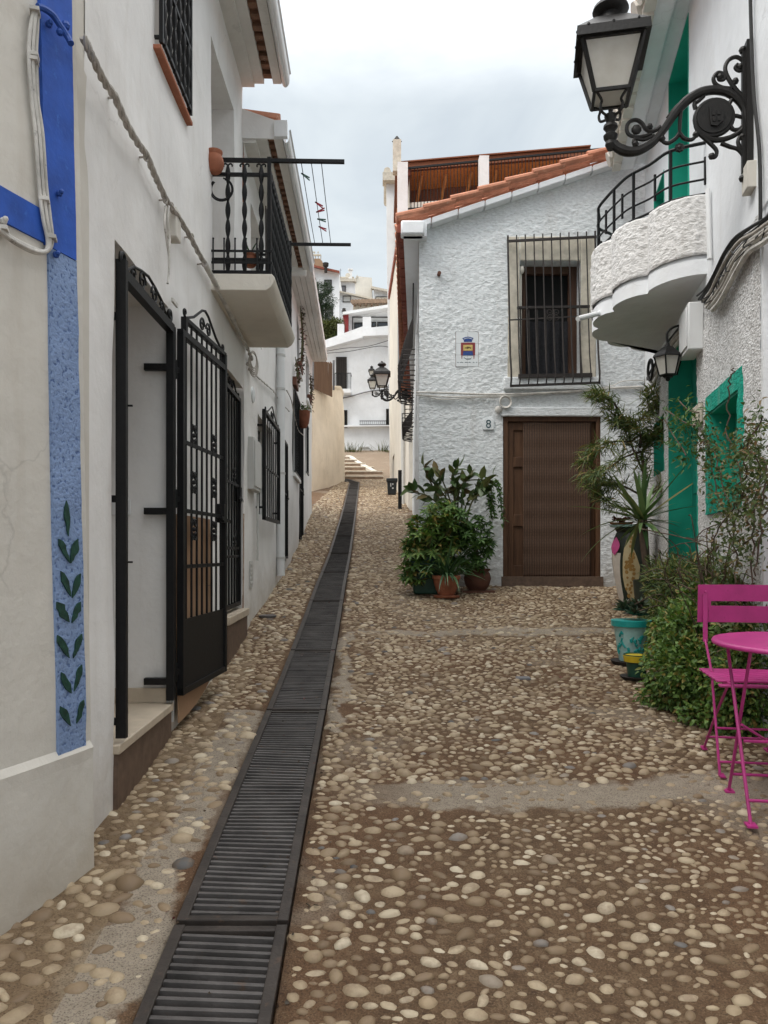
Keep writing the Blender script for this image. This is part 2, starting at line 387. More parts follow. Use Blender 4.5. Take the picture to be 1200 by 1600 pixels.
def thing(name, label, cat, loc, group=None):
    o = bpy.data.objects.new(name, None); C.objects.link(o); o.location = loc; o.empty_display_size = .1
    return tag(o, label, cat, group)
def copy_tree(o, parent=None):
    kids = list(o.children); c = o.copy(); C.objects.link(c)
    if parent is not None: c.parent = parent
    for k in kids: copy_tree(k, c)
    return c
def np_mesh(name, verts, faces, mat, parent=None, smooth=True):
    """verts (n,3), faces list of int arrays (k,m)"""
    me = bpy.data.meshes.new(name); verts = np.asarray(verts, float)
    if parent is not None:
        o = V((0, 0, 0)); p = parent
        while p: o = o + p.location; p = p.parent
        verts = verts - np.array(o)
    fl = []; st = []; tot = 0
    for fa in faces:
        fa = np.asarray(fa, np.int32)
        if fa.size == 0: continue
        st.append(tot + np.arange(fa.shape[0], dtype=np.int32) * fa.shape[1]); tot += fa.size; fl.append(fa.ravel())
    me.vertices.add(len(verts)); me.vertices.foreach_set('co', verts.astype(np.float32).ravel())
    idx = np.concatenate(fl); me.loops.add(len(idx)); me.loops.foreach_set('vertex_index', idx)
    ls = np.concatenate(st); me.polygons.add(len(ls)); me.polygons.foreach_set('loop_start', ls)
    me.update(calc_edges=True); me.validate()
    if smooth: me.shade_smooth()
    me.materials.append(M[mat]); ob = bpy.data.objects.new(name, me); C.objects.link(ob)
    if parent is not None: ob.parent = parent
    return ob

# ------------------------------------------------------------------ the place: profiles and wall planes
GP = np.array([(-8, -2.3), (-3, -1.72), (0, -1.42), (2, -1.225), (3, -1.115), (5, -.93), (7, -.69), (9, -.42), (12, -.09), (14.4, .27), (17, .66), (20, 1.15), (24, 1.85), (28.8, 2.68), (38, 4.95), (60, 13), (100, 27), (160, 34), (400, 40)])
def zg(y): return np.interp(y, GP[:, 0], GP[:, 1])
def drx(y):
    y = np.asarray(y, float); return -.425 - .0228 * y - np.where(y > 27.5, (y - 27.5) * .25, 0)
def P(x, y, Y): return V(((x - 600) / F * Y, Y, (HY - y) / F * Y))
def fr(ax, bx, nx, ny, lean=0.0, z0=0.0):
    """vertical wall plane X = ax + bx * Y; returns the point at station Y=s, height z, d metres out from it"""
    def f(s, z, d=0.0):
        s, z, d = np.broadcast_arrays(np.asarray(s, float), np.asarray(z, float), np.asarray(d, float))
        return np.stack([ax + bx * s + nx * d + lean * (z - z0), s + ny * d, z], -1)
    def px(x, y, d=0.0):
        k = (x - 600) / F; s = (ax + nx * d - k * ny * d) / (k - bx); Y = s + ny * d
        return s, (HY - y) / F * Y
    def at(x, y, d=0.0):
        s, z = px(x, y, d); return V(f(s, z, d))
    f.px = px; f.at = at; return f
FL = fr(-1.07, -.0225, 1, .0225)                     # left houses
FL2 = fr(-.874, -.0427, 1, .0427)                    # farther left house
FR = fr(1.22, .2, -.98, .196)                        # house on the right
FB = fr(-1.975, .33, .95, -.313, -.02, -.9)          # blue-trimmed house
FA = fr(1.49, -.045, -1, -.045)                      # beige house beyond number 8
def F8(s, z, d=0.0):
    s, z, d = np.broadcast_arrays(np.asarray(s, float), np.asarray(z, float), np.asarray(d, float))
    return np.stack([s, 9 - d, z], -1)
def p8(x, y, d=0.0): return (x - 600) / F * (9 - d), (HY - y) / F * (9 - d)
def v(f, *a): return V(f(*a))

def cuts(a, b, extra, res):
    k = sorted({a, b, *[e for e in extra if a < e < b]}); out = [a]
    for p, q in zip(k[:-1], k[1:]):
        n = max(1, int(round((q - p) / res))); out += [p + (q - p) * i / n for i in range(1, n + 1)]
    return np.array(out)
def wall(mb_name, mat, frame, s0, s1, z0, z1, holes=(), res=.15, amp=.006, freq=2.0, reveal=.2, parent=None, top=None, d0=0.0, rough=0.0, rfreq=45, seed=0, edge=0.0):
    """Wall sheet with rectangular openings and their reveals. holes: (s0,s1,z0,z1[,reveal]). top: function s -> height, for a raked top above z1."""
    S = cuts(s0, s1, [e for h in holes for e in h[:2]], res); Z = cuts(z0, z1, [e for h in holes for e in h[2:4]], res)
    nz = len(Z)
    if top is not None:
        nt = max(2, int(round((float(np.max(top(S))) - z1) / res)))
    SS, ZZ = np.meshgrid(S, Z, indexing='ij')
    if top is not None:
        tt = np.arange(1, nt + 1) / nt
        Ze = z1 + (top(S) - z1)[:, None] * tt[None, :]
        SS = np.concatenate([SS, np.repeat(S[:, None], nt, 1)], 1); ZZ = np.concatenate([ZZ, Ze], 1)
    def disp(s, z):
        d = amp * fbm(s * freq + seed, z * freq, seed * 1.7, 3)
        if rough: d = d + rough * np.maximum(-.35, fbm(s * rfreq, z * rfreq, 3.3 + seed, 2))
        return d + d0
    D = disp(SS, ZZ)
    vs = frame(SS, ZZ, D).reshape(-1, 3); ns, nzz = SS.shape
    sc = (S[:-1] + S[1:]) / 2; zc = (Z[:-1] + Z[1:]) / 2
    keep = np.ones((ns - 1, nzz - 1), bool)
    for h in holes:
        a = (sc > h[0]) & (sc < h[1]); b = (zc > h[2]) & (zc < h[3]); keep[:, :nz - 1] &= ~(a[:, None] & b[None, :])
    I, J = np.nonzero(keep); q = np.stack([I * nzz + J, (I + 1) * nzz + J, (I + 1) * nzz + J + 1, I * nzz + J + 1], -1)
    allv = [vs]; allq = [q]; base = len(vs)
    def strip(ss, zz, rv):
        nonlocal base
        n = len(ss); a = frame(ss, zz, disp(ss, zz)); m_ = frame(ss, zz, d0 - rv * .5); b = frame(ss, zz, d0 - rv)
        allv.append(np.concatenate([a, m_, b])); i = np.arange(n - 1)
        for k in (0, n): allq.append(np.stack([base + k + i, base + k + i + 1, base + k + n + i + 1, base + k + n + i], -1))
        base += 3 * n
    for h in holes:
        rv = h[4] if len(h) > 4 else reveal
        ss = S[(S >= h[0] - 1e-9) & (S <= h[1] + 1e-9)]; zz = Z[(Z >= h[2] - 1e-9) & (Z <= h[3] + 1e-9)]
        for z_ in (h[2], h[3]): strip(ss, np.full(len(ss), z_), rv)
        for s_ in (h[0], h[1]): strip(np.full(len(zz), s_), zz, rv)
    if edge:   # returns round the outer edge, for slabs laid on a wall
        for z_ in (z0, z1): strip(S, np.full(len(S), z_), edge)
        for s_ in (s0, s1): strip(np.full(nz, s_), Z, edge)
    return np_mesh(mb_name, np.concatenate(allv), [np.concatenate(allq)], mat, parent)
def pbox(mb, frame, s0, s1, z0, z1, d0, d1):
    mb.hexa([v(frame, s0, z0, d0), v(frame, s1, z0, d0), v(frame, s1, z0, d1), v(frame, s0, z0, d1), v(frame, s0, z1, d0), v(frame, s1, z1, d0), v(frame, s1, z1, d1), v(frame, s0, z1, d1)]); return mb
def panel(name, mat, frame, s0, s1, z0, z1, d0, d1, parent, bevel=0.0):
    return pbox(MB(), frame, s0, s1, z0, z1, d0, d1).build(name, mat, parent, bevel=bevel)

# ------------------------------------------------------------------ foliage
def leaves(name, mat, pos, dr, L, W, parent=None, up=None, droop=.25, fold=.25):
    """one folded leaf of eight corners per position"""
    pos = np.asarray(pos, float); n = len(pos); dr = np.asarray(dr, float)
    dr = dr / (np.linalg.norm(dr, axis=1, keepdims=True) + 1e-9)
    L = np.broadcast_to(np.asarray(L, float), (n,))[:, None]; W = np.broadcast_to(np.asarray(W, float), (n,))[:, None]
    u = np.asarray(up, float) if up is not None else rng.normal(size=(n, 3)) * .55 + np.array([0, -.25, 1.0])
    sd = np.cross(dr, u); sd /= np.linalg.norm(sd, axis=1, keepdims=True) + 1e-9
    nm = np.cross(sd, dr)
    def pt(t, w, lift): return pos + dr * L * t + sd * W * w + nm * (L * lift)
    def dz(t): return -droop * t * t
    fo = fold * W / L
    b = pt(0, 0, 0); m1 = pt(.33, 0, dz(.33)); m2 = pt(.68, 0, dz(.68)); t = pt(1, 0, dz(1.0))
    l1 = pt(.3, -.45, dz(.3)) + nm * fo * L; r1 = pt(.3, .45, dz(.3)) + nm * fo * L
    l2 = pt(.66, -.36, dz(.66)) + nm * fo * L * .8; r2 = pt(.66, .36, dz(.66)) + nm * fo * L * .8
    vs = np.stack([b, m1, m2, t, l1, l2, r1, r2], 1).reshape(-1, 3); o = (np.arange(n) * 8)[:, None]
    tri = np.concatenate([o + np.array([[0, 1, 4]]), o + np.array([[0, 6, 1]]), o + np.array([[2, 3, 5]]), o + np.array([[2, 7, 3]])])
    qd = np.concatenate([o + np.array([[1, 2, 5, 4]]), o + np.array([[1, 6, 7, 2]])])
    return np_mesh(name, vs, [tri, qd], mat, parent, True)
def blades(name, mat, specs, parent=None, seg=7):
    """strap leaves: (base, direction, length, width, droop)"""
    vs = []; fs = []; k0 = 0
    for b, d, L, W, dp in specs:
        b, d = V(b), V(d).normalized(); h = V((d.x, d.y, 0)); sd = d.cross(V((0, 0, 1)))
        sd = sd.normalized() if sd.length > 1e-3 else V((1, 0, 0)); nm = sd.cross(d).normalized()
        p = b.copy(); cur = d.copy()
        for i in range(seg + 1):
            t = i / seg; w = W * (.55 + .9 * t - 1.45 * t ** 2.6) if t < 1 else .0
            w = max(w, W * .03); nmi = sd.cross(cur).normalized()
            vs += [p - sd * w * .5 + nmi * w * .18, p, p + sd * w * .5 + nmi * w * .18]
            cur = (cur + V((0, 0, -dp / seg))).normalized(); p = p + cur * (L / seg)
        for i in range(seg):
            a = k0 + i * 3; fs += [(a, a + 1, a + 4, a + 3), (a + 1, a + 2, a + 5, a + 4)]
        k0 += 3 * (seg + 1)
    return np_mesh(name, [tuple(q) for q in vs], [np.array(fs)], mat, parent, True)
def clump(n, c, r, shell=.55):
    """points in a lumpy ellipsoid, biased to its shell, with outward directions"""
    d = rng.normal(size=(n, 3)); d /= np.linalg.norm(d, axis=1, keepdims=True)
    rad = (shell + (1 - shell) * rng.random(n) ** .7) * (1 + .28 * fbm(d[:, 0] * 2.6 + c[0] * 5, d[:, 1] * 2.6, d[:, 2] * 2.6 + c[2], 2))
    return np.array(c) + d * rad[:, None] * np.array(r), d
# ================================================================== GROUND
def build_ground():
    X = np.concatenate([np.linspace(-90, -4, 14), np.arange(-3.6, 4.6, .075), np.linspace(5, 90, 16)])
    Y = np.concatenate([np.linspace(-8, 0, 8), np.arange(.6, 10, .06), np.arange(10, 40, .35), np.linspace(41, 160, 40), np.linspace(200, 390, 8)])
    hw = .185
    vs = []; rows = len(Y); cols = None; off = []
    for y in Y:
        c = float(drx(y)); deep = .16 if y < 30 else 0.0
        xl = X[X < c - hw - .03]; xr = X[X > c + hw + .03]
        # fixed number of columns each side: resample
        L = np.concatenate([np.linspace(-90, -4, 12), np.linspace(-3.4, c - hw, 44)])
        R = np.concatenate([np.linspace(c + hw, 4.4, 66), np.linspace(5, 90, 14)])
        x = np.concatenate([L, [c - hw + .001, c + hw - .001], R])
        z = np.full(len(x), float(zg(y)))
        rise = .16 * np.clip((c - hw - x) / .6, 0, 1) * np.clip((y - 10) / 6, 0, 1) * np.clip((24 - y) / 4, 0, 1)
        z = z + rise
        # the ramp beside the far steps, and the hillside spreading to the sides
        z = z + np.clip((np.abs(x) - 6) / 30, 0, 1) * 2.0
        nz_ = .012 * fbm(x * 1.7, np.full(len(x), y * 1.7), 0, 3) * np.clip(np.minimum(np.abs(x - c + hw), np.abs(x - c - hw)) / .1, 0, 1)
        if y > 45: nz_ = nz_ + 1.2 * fbm(x * .05, np.full(len(x), y * .05), 0, 3)
        z = z + nz_
        z[len(L)] -= deep; z[len(L) + 1] -= deep
        vs.append(np.stack([x, np.full(len(x), y), z], -1)); cols = len(x)
    vs = np.concatenate(vs); i, j = np.meshgrid(np.arange(rows - 1), np.arange(cols - 1), indexing='ij'); i = i.ravel(); j = j.ravel()
    q = np.stack([i * cols + j, i * cols + j + 1, (i + 1) * cols + j + 1, (i + 1) * cols + j], -1)
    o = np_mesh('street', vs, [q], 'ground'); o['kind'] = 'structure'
    return o
build_ground()
def gzv(x, y):
    x = np.asarray(x, float); y = np.asarray(y, float); c = drx(y)
    r = .16 * np.clip((c - .185 - x) / .6, 0, 1) * np.clip((y - 10) / 6, 0, 1) * np.clip((24 - y) / 4, 0, 1)
    return zg(y) + r + .012 * fbm(x * 1.7, y * 1.7, 0, 3)
def gz(x, y): return float(gzv([x], [y])[0])

def build_pebbles():
    ico = bpy.data.meshes.new('tmp'); import bmesh
    def sphere(sub):
        bm = bmesh.new(); bmesh.ops.create_icosphere(bm, subdivisions=sub, radius=1)
        vs = np.array([v_.co[:] for v_ in bm.verts]); fs = np.array([[v_.index for v_ in f.verts] for f in bm.faces]); bm.free(); return vs, fs
    s2 = sphere(2); s1 = sphere(2)
    r_ = np.random.default_rng(5)
    pts = []
    grid = {}
    def try_add(x, y, rad, gap):
        gx, gy = int(x / .12), int(y / .12)
        for a in (-1, 0, 1):
            for b in (-1, 0, 1):
                for (px, py, pr) in grid.get((gx + a, gy + b), ()):
                    if (px - x) ** 2 + (py - y) ** 2 < (pr + rad) ** 2 * gap: return False
        grid.setdefault((gx, gy), []).append((x, y, rad)); return True
    def dens(x, y, n, w):
        off = x + .425 + .0228 * y
        if abs(off) < .215: return 0, 0
        if off < 0:
            if y < 4.6 and off > -.42 + .1 * n: return .14, 1.0
            return (.97, 1.25 if y < 4 else 1.1)
        if abs(y - 3.42 + w * .3) < .15 and x > -.05: return .06, .7
        if abs(y - 6.75 + w * .3) < .14 and x > 0: return .12, .7
        if 4.2 < y < 6.8 and off < .33: return .08, .8
        if off < .42: return (.9, 1.0)
        # worn cement patches on the right
        if x > .9 and 3.6 < y < 5.4 and n > -.1: return .35, .8
        if y < 3.2: return (.85 + .35 * n, (.78 if x > .35 else .92))
        return (.97 + .25 * n, .93 if y < 6.7 else .85)
    def scatter(n, ylo, yhi, xlo, xhi, small):
        c = 0
        ya = ylo + (yhi - ylo) * r_.random(n); u = r_.random(n); xa = np.array([xlo(y) + (xhi(y) - xlo(y)) * t for y, t in zip(ya, u)])
        n1 = fbm(xa * 1.1, ya * 1.1, 2.0, 3); w1 = .275 * fbm(xa * 2.2, ya * 2.2, 0, 2)
        for x, y, nn, ww in zip(xa.tolist(), ya.tolist(), n1.tolist(), w1.tolist()):
            pr, sz = dens(x, y, nn, ww)
            if r_.random() > pr: continue
            L = (.016 + .030 * r_.random() ** 1.3) * sz * (1.0 if y < 9 else 1.15)
            if sz < 1.25 and r_.random() < .05: L *= 1.35
            
            asp = .48 + .4 * r_.random()
            sparse = 1.12 if (y < 3.3 and x > -.1) else (.86 if (x > .2 and y < 6) else .72)
            if try_add(x, y, L * (asp * .45 + .5) * .98, sparse): pts.append((x, y, L, asp)); c += 1
    lw = lambda y: (-1.07 - .0225 * y) if y > 2.85 else (-1.975 + .33 * y)
    scatter(38000, .9, 4.2, lw, lambda y: 2.4, True)
    scatter(42000, 4.2, 9.0, lw, lambda y: min(3.0, 1.2 + .2 * y), True)
    scatter(26000, 9.0, 18, lambda y: -1.0 - .036 * y, lambda y: .52, False)
    scatter(16000, 18, 29, lambda y: -1.7, lambda y: .6, False)
    pts_a = np.array(pts); n = len(pts_a)
    out_v = []; out_f = []; base = 0
    for sel, (bv, bf) in ((pts_a[:, 1] < 4.2, s2), (pts_a[:, 1] >= 4.2, s1)):
        q = pts_a[sel]; k = len(q)
        if sel is not None and q[0, 1] >= 4.2: pass
        th = r_.normal(0, .5, k); L = q[:, 2]; W = L * q[:, 3]; H = W * (.62 + .3 * r_.random(k))
        bmp = 1 + .24 * fbm(bv[None, :, 0] * 1.3 + q[:, :1] * 31, bv[None, :, 1] * 1.3 + q[:, 1:2] * 31, bv[None, :, 2] * 1.3, 2)
        lx = bv[None, :, 0] * L[:, None] * bmp; ly = bv[None, :, 1] * W[:, None] * bmp; lz = bv[None, :, 2] * H[:, None]
        c, s = np.cos(th)[:, None], np.sin(th)[:, None]
        zc = gzv(q[:, 0], q[:, 1]) - H * (.10 + .48 * r_.random(k))
        left = (q[:, 0] + .425 + .0228 * q[:, 1]) < 0; zc = zc - np.where(left & (q[:, 1] < 6), H * .22 * r_.random(k), 0)
        x = q[:, :1] + lx * c - ly * s; y = q[:, 1:2] + lx * s + ly * c; z = zc[:, None] + lz + (y - q[:, 1:2]) * .11
        out_v.append(np.stack([x, y, z], -1).reshape(-1, 3))
        out_f.append((bf[None] + (base + np.arange(k) * len(bv))[:, None, None]).reshape(-1, 3)); base += k * len(bv)
    bpy.data.meshes.remove(ico)
    o = np_mesh('cobblestones', np.concatenate(out_v), [np.concatenate(out_f)], 'pebble')
    tag(o, 'pale rounded pebbles set in brown mortar all over the sloping street', 'cobblestones', kind='stuff')
    print('pebbles', n)
build_pebbles()

# ------------------------------------------------------------------ drain
def build_drain():
    seams = [.85, 2.42, 4.62, 6.1, 8.15, 10.2, 12.3, 14.4, 16.5, 18.6, 20.7, 22.8, 24.9, 27.0]
    words = ['nearest drain grate, at the bottom edge of the photo', 'drain grate beside the left doorway, between the nearest grate and the tallest gate',
             'drain grate level with the cardboard behind the open gate', 'drain grate level with the second barred gate', 'drain grate level with the wall meter box and barred window',
             'drain grate level with the white downpipe', 'drain grate just above the level of the white downpipe', 'drain grate level with the terracotta wall planter',
             'drain grate level with the last black door on the left', 'drain grate level with the end of the white houses on the left', 'drain grate level with the litter bin on its post',
             'narrow-looking drain grate beside the beige wall', 'farthest drain grate, at the foot of the steps']
    for i in range(len(seams) - 1):
        a, b = seams[i] + .012, seams[i + 1] - .012
        root = thing('drain_grate', 'dark slotted ' + words[i], 'drain grate', (float(drx((a + b) / 2)), (a + b) / 2, float(zg((a + b) / 2))), 'iron grates of the street drain')
        f = MB(); g = MB(); hw = .178
        pz = lambda x, y, dz: V((float(drx(y)) + x, y, float(zg(y)) + dz))
        n = max(2, int((b - a) / .7)); yy = [a + (b - a) * k / n for k in range(n + 1)]
        for k in range(n):
            for sx in (-1, 1):
                f.beam(pz(sx * (hw - .018), yy[k], -.006), pz(sx * (hw - .018), yy[k + 1], -.006), .036, .030)
        f.beam(pz(-hw, a + .016, -.008), pz(hw, a + .016, -.008), .032, .028); f.beam(pz(-hw, b - .016, -.008), pz(hw, b - .016, -.008), .032, .028)
        if i < 6: f.beam(pz(-hw, (a + b) / 2, -.014), pz(hw, (a + b) / 2, -.014), .02, .02)
        sp = .0345; m = int((b - a - .07) / sp); sp = (b - a - .07) / m
        for k in range(m):
            y = a + .035 + sp * (k + .5); jx = random.uniform(-.001, .001); jz = random.uniform(-.002, .001)
            sag = .003 * math.sin(k * .21)
            g.beam(pz(-hw + .03, y + .006 + jx, -.010 + jz + sag), pz(hw - .03, y - .006 + jx, -.010 + jz - sag), .0155, .024)
        f.build('frame', 'cast_frame', root, bevel=.003 if i < 3 else 0); g.build('grille', 'cast', root)
    # the last length turns left round the foot of the beige wall
    root = thing('drain_grate', 'dark slotted drain grate turning left round the foot of the beige wall', 'drain grate', (-1.2, 28, float(zg(28))), 'iron grates of the street drain')
    f = MB(); g = MB(); A = V((float(drx(27.1)), 27.1, float(zg(27.1)))); B = V((-1.75, 29.2, float(zg(29.2))))
    d = (B - A); u = V((d.y, -d.x, 0)).normalized()
    for sx in (-1, 1): f.beam(A + u * .17 * sx, B + u * .17 * sx, .035, .03)
    for k in range(50):
        p = A + d * ((k + .5) / 50); g.beam(p - u * .16, p + u * .16, .018, .024)
    f.build('frame', 'cast_frame', root); g.build('grille', 'cast', root)
build_drain()
# cast covers in the cobbles
c = P(418, 969, 7.35); c.z = gz(c.x, c.y) + .004
o = MB().lathe([(.0, -.01), (.085, -.01), (.085, .008), (.07, .012), (0, .012)], c, 20).build('utility_cover', 'cast'); tag(o, 'small round iron cover set in the pebbles left of the drain', 'cover')
c = P(817, 1075, 5.35); c.z = gz(c.x, c.y)
o = MB().box(c, .10, .07, .022).build('valve_cap', 'shutter', bevel=.006); tag(o, 'small blue-grey valve cap among the pebbles of the open terrace', 'cap')

# ================================================================== BLUE-TRIMMED HOUSE (nearest left)
h1 = thing('blue_trimmed_house', 'nearest house on the left, off-white wall with cobalt blue corner stripe and painted leaves', 'house', (-1.2, 2.4, -1.2))
wall('wall', 'white_warm', FB, -1.5, 2.78, -1.9, 4.6, (), .09, .0035, 2.2, parent=h1)
EndB = lambda z: V(FB(2.77, z, -.012))
m = MB(); zz = np.linspace(-1.9, 4.6, 20)
for a, b in zip(zz[:-1], zz[1:]): m.quad(EndB(a), v(FL, 2.96, a, .0), v(FL, 2.96, b, .0), EndB(b))
m.build('corner_return', 'white_warm', h1)
# plinth with a sloped shoulder
S = np.linspace(-1.5, 2.775, 60); m = MB()
for a, b in zip(S[:-1], S[1:]):
    w1 = .012 * float(fbm(np.array([a * 2]), np.array([.3]), 0, 2)[0]); w2 = .012 * float(fbm(np.array([b * 2]), np.array([.3]), 0, 2)[0])
    prof = lambda s, w: [v(FB, s, -1.9, .02 + w), v(FB, s, -1.15, .018 + w), v(FB, s, -.74 + w, .022 + w), v(FB, s, -.70 + w, .016), v(FB, s, -.675 + w, .0)]
    p, q = prof(a, w1), prof(b, w2)
    for k in range(4): m.quad(p[k], q[k], q[k + 1], p[k + 1])
e = prof(2.775, w2); m.quad(*[v(FB, 2.775, -1.9, -.15)] + e[:1] + e[1:] + [v(FB, 2.775, -.675, -.15)])
m.build('plinth', 'white_warm', h1)
def slab(name, mat, frame, s0, s1, z0, z1, d, parent, res=.03, amp=.002):
    return wall(name, mat, frame, s0, s1, z0, z1, (), res, amp, 9, parent=parent, d0=d, edge=d + .004)
stripe_t = slab('corner_stripe', 'blue', FB, 2.60, 2.745, 1.035, 4.6, .012, h1)
band = slab('blue_band', 'blue', FB, 1.2, 2.598, 1.04, 1.15, .011, h1)
stripe = slab('lower_stripe', 'blue_pale', FB, 2.615, 2.748, -.70, 1.033, .010, h1, .02, .003)
stripe['label'] = 'pale blue stippled lower part of the corner stripe'
LP = [((108, 782), (110, 838), 10), ((95, 842), (112, 880), 12), ((125, 842), (113, 880), 12), ((97, 892), (112, 932), 12), ((128, 896), (114, 934), 12),
      ((90, 940), (109, 972), 14), ((127, 940), (113, 973), 12), ((90, 992), (108, 1028), 12), ((128, 990), (114, 1028), 11), ((95, 1050), (110, 1083), 12),
      ((127, 1038), (114, 1080), 11), ((92, 1103), (108, 1134), 11), ((129, 1093), (117, 1130), 12)]
for (x0, y0), (x1, y1), w in LP:
    a, b = V(FB.at(x0, y0, .0)), V(FB.at(x1, y1, .0))
    t = (b - a).normalized(); n = V((.95, -.313, 0)); sd = n.cross(t).normalized(); L = (b - a).length; ww = w / F * 2.67 * .62
    pts = []
    for k in range(7): pts.append(a + t * L * k / 6 + sd * ww * math.sin(math.pi * (k / 6) ** .8) * random.uniform(.55, 1.2))
    for k in range(5, 0, -1): pts.append(a + t * L * k / 6 - sd * ww * math.sin(math.pi * (k / 6) ** .8) * random.uniform(.55, 1.2))
    MB().prism([p + n * .012 for p in pts], n * .0045).build('leaf_motif', 'leafpaint', stripe, smooth=False)

def tube_px(mb, frame, pts, r, d, n=8, steps=6, wob=0.0):
    """cable through photograph points laid on a wall plane, smoothed"""
    q = [V(frame.at(x, y, p3[0] if p3 else d)) for x, y, *p3 in pts]
    out = []
    for i in range(len(q) - 1):
        p0 = q[max(0, i - 1)]; p1, p2 = q[i], q[i + 1]; p3 = q[min(len(q) - 1, i + 2)]
        for k in range(steps):
            t = k / steps
            out.append(.5 * ((2 * p1) + (p2 - p0) * t + (2 * p0 - 5 * p1 + 4 * p2 - p3) * t * t + (3 * p1 - p0 - 3 * p2 + p3) * t ** 3))
    out.append(q[-1])
    if wob: out = [p + V((random.uniform(-wob, wob), random.uniform(-wob, wob), random.uniform(-wob, wob))) for p in out]
    mb.tube(out, r, n); return out
def twist(mb, path, r, R, turns, k=3, n=6):
    """k strands twisted about a path"""
    path = [V(p) for p in path]; N = len(path)
    # resample
    fine = []
    for i in range(N - 1):
        for t in range(4): fine.append(path[i].lerp(path[i + 1], t / 4))
    fine.append(path[-1]); N = len(fine)
    for s_ in range(k):
        pts = []
        for i, p in enumerate(fine):
            t = (fine[min(N - 1, i + 1)] - fine[max(0, i - 1)]).normalized(); u = t.orthogonal().normalized(); w = t.cross(u)
            a = 2 * math.pi * (s_ / k + turns * i / N); pts.append(p + (u * math.cos(a) + w * math.sin(a)) * R)
        mb.tube(pts, r, n)
# cable loop on the blue stripe
root = thing('cable_bundle', 'whitewashed cables looping down the cobalt blue stripe', 'cable', v(FB, 2.6, 1.1, .02))
for j, (dx, dd) in enumerate(((-4, .022), (2, .026), (7, .020))):
    m = MB()
    tube_px(m, FB, [(82 + dx * .4, 12), (76 + dx, 45), (73 + dx, 90), (75 + dx * .8, 150), (81 + dx, 210), (85 + dx, 290), (90 + dx, 340), (95 + dx * .7, 375), (90 + dx * .3, 392), (72, 391 + dx * .5), (40, 375 + dx * .5), (10, 352 + dx * .5), (-20, 334 + dx * .5)], .0065, dd, steps=7)
    m.build('strand', 'cable_white', root)
m = MB()
for x, y in ((80, 18), (77, 88), (76, 95), (89, 313), (99, 372), (24, 358)):
    m = MB(); c = FB.at(x, y, .022); m.box(c, .03, .045, .012, rotz(.3)); m.build('clip', 'cable_white', root)
for x, y in ((101, 38), (112, 302), (105, 398), (25, 345)):
    m = MB(); c = FB.at(x, y, .024); m.sph(c, .012, 8); m.sph(V(c) + V((.009, -.006, .004)), .009, 8); m.build('wall_plug', 'cable_blue' if y != 345 else 'cable_white', root)
root = thing('cable', 'blue-painted cable bend leaving the stripe corner top', 'cable', v(FB, 2.7, 1.7, .02))
m = MB(); tube_px(m, FB, [(84, 10, .03), (95, 14, .035), (108, 24, .04), (120, 42, .05), (130, 58, .06), (135, 68, .075)], .011, .03, steps=6)
m.build('strand', 'cable_blue', root); m = MB(); m.sph(FB.at(127, 40, .05), .016, 8); m.sph(FB.at(118, 50, .045), .013, 8); m.build('clip', 'cable_blue', root)

# ================================================================== WHITE HOUSE WITH BALCONY
h2 = thing('white_house', 'white house on the left with two gated doorways and a slab balcony', 'house', v(FL, 4.5, -.9))
s_a, _ = FL.px(176, 800); s_b, _ = FL.px(263, 800)
D1 = (s_a, s_b, -.85, 1.31, .95)
s_c, _ = FL.px(349, 800); s_d, _ = FL.px(380, 800); D2 = (s_c, s_d, -.52, 1.40, .16)
w_a, _ = FL.px(243, 50); w_b, _ = FL.px(289, 50); W1 = (w_a, w_b, 2.55, 4.1, .14)
b_a, _ = FL.px(331, 100); b_b, _ = FL.px(366, 200); W2 = (b_a, b_b, 1.93, 3.56, .22)
wall('wall', 'white', FL, 2.9, 6.64, -1.6, 4.12, (D1, D2, W1, W2), .08, .009, 1.8, parent=h2)
m = MB(); pbox(m, FL, 6.62, 6.64, 2.0, 4.1, -4, -.01); m.build('end_wall', 'white', h2)
# vestibule behind the first doorway
vst = MB(); pbox(vst, FL, s_a - .3, s_b + .3, -.95, 1.5, -.99, -.951); vst.build('vestibule_wall', 'interior', h2)
o = panel('doorstep', 'marble', FL, s_a, s_b, -.862, -.82, -.95, .03, h2, .006)
panel('riser', 'tread', FL, s_a + .01, s_b - .005, -1.3, -.864, -.1, .018, o)
panel('skirting', 'marble', FL, s_b - .014, s_b - .002, -.818, -.74, -.9, -.01, h2)
sw = MB(); pbox(sw, FL, s_b - .012, s_b - .002, .19, .275, -.30, -.20); o = sw.build('light_switch', 'plastic_white', h2, bevel=.003)
sw = MB(); pbox(sw, FL, s_b - .017, s_b - .0125, .205, .26, -.275, -.225); sw.build('rocker', 'plastic_white', o, bevel=.002)
# iron door frame
fr_ = MB(); dI = .022
pbox(fr_, FL, s_a + .03, s_a + .06, -.80, 1.24, dI - .02, dI + .024)
pbox(fr_, FL, s_b - .055, s_b - .004, -.80, 1.20, dI - .02, dI + .02)
fr_.beam(v(FL, s_a + .05, 1.185, dI), v(FL, s_b - .03, 1.185, dI), .04, .045)
for z in (.98, .21, -.70): fr_.beam(v(FL, s_b - .03, z, dI), v(FL, s_b - .03, z, dI - .14), .035, .035)
for z in (1.0, .22, -.73): fr_.beam(v(FL, s_a + .045, z, dI), v(FL, s_a + .045, z, dI - .10), .02, .03)
for z in (.62, -.05): fr_.beam(v(FL, s_a + .055, z, dI + .01), v(FL, s_a + .055, z, dI + .045), .008, .008)
frame_o = fr_.build('door_frame', 'iron', h2)
cr = MB(); U = V(FL(1, 0, 0)) - V(FL(0, 0, 0)); U.normalize(); W = V((0, 0, 1))
mid = (s_a + s_b) / 2
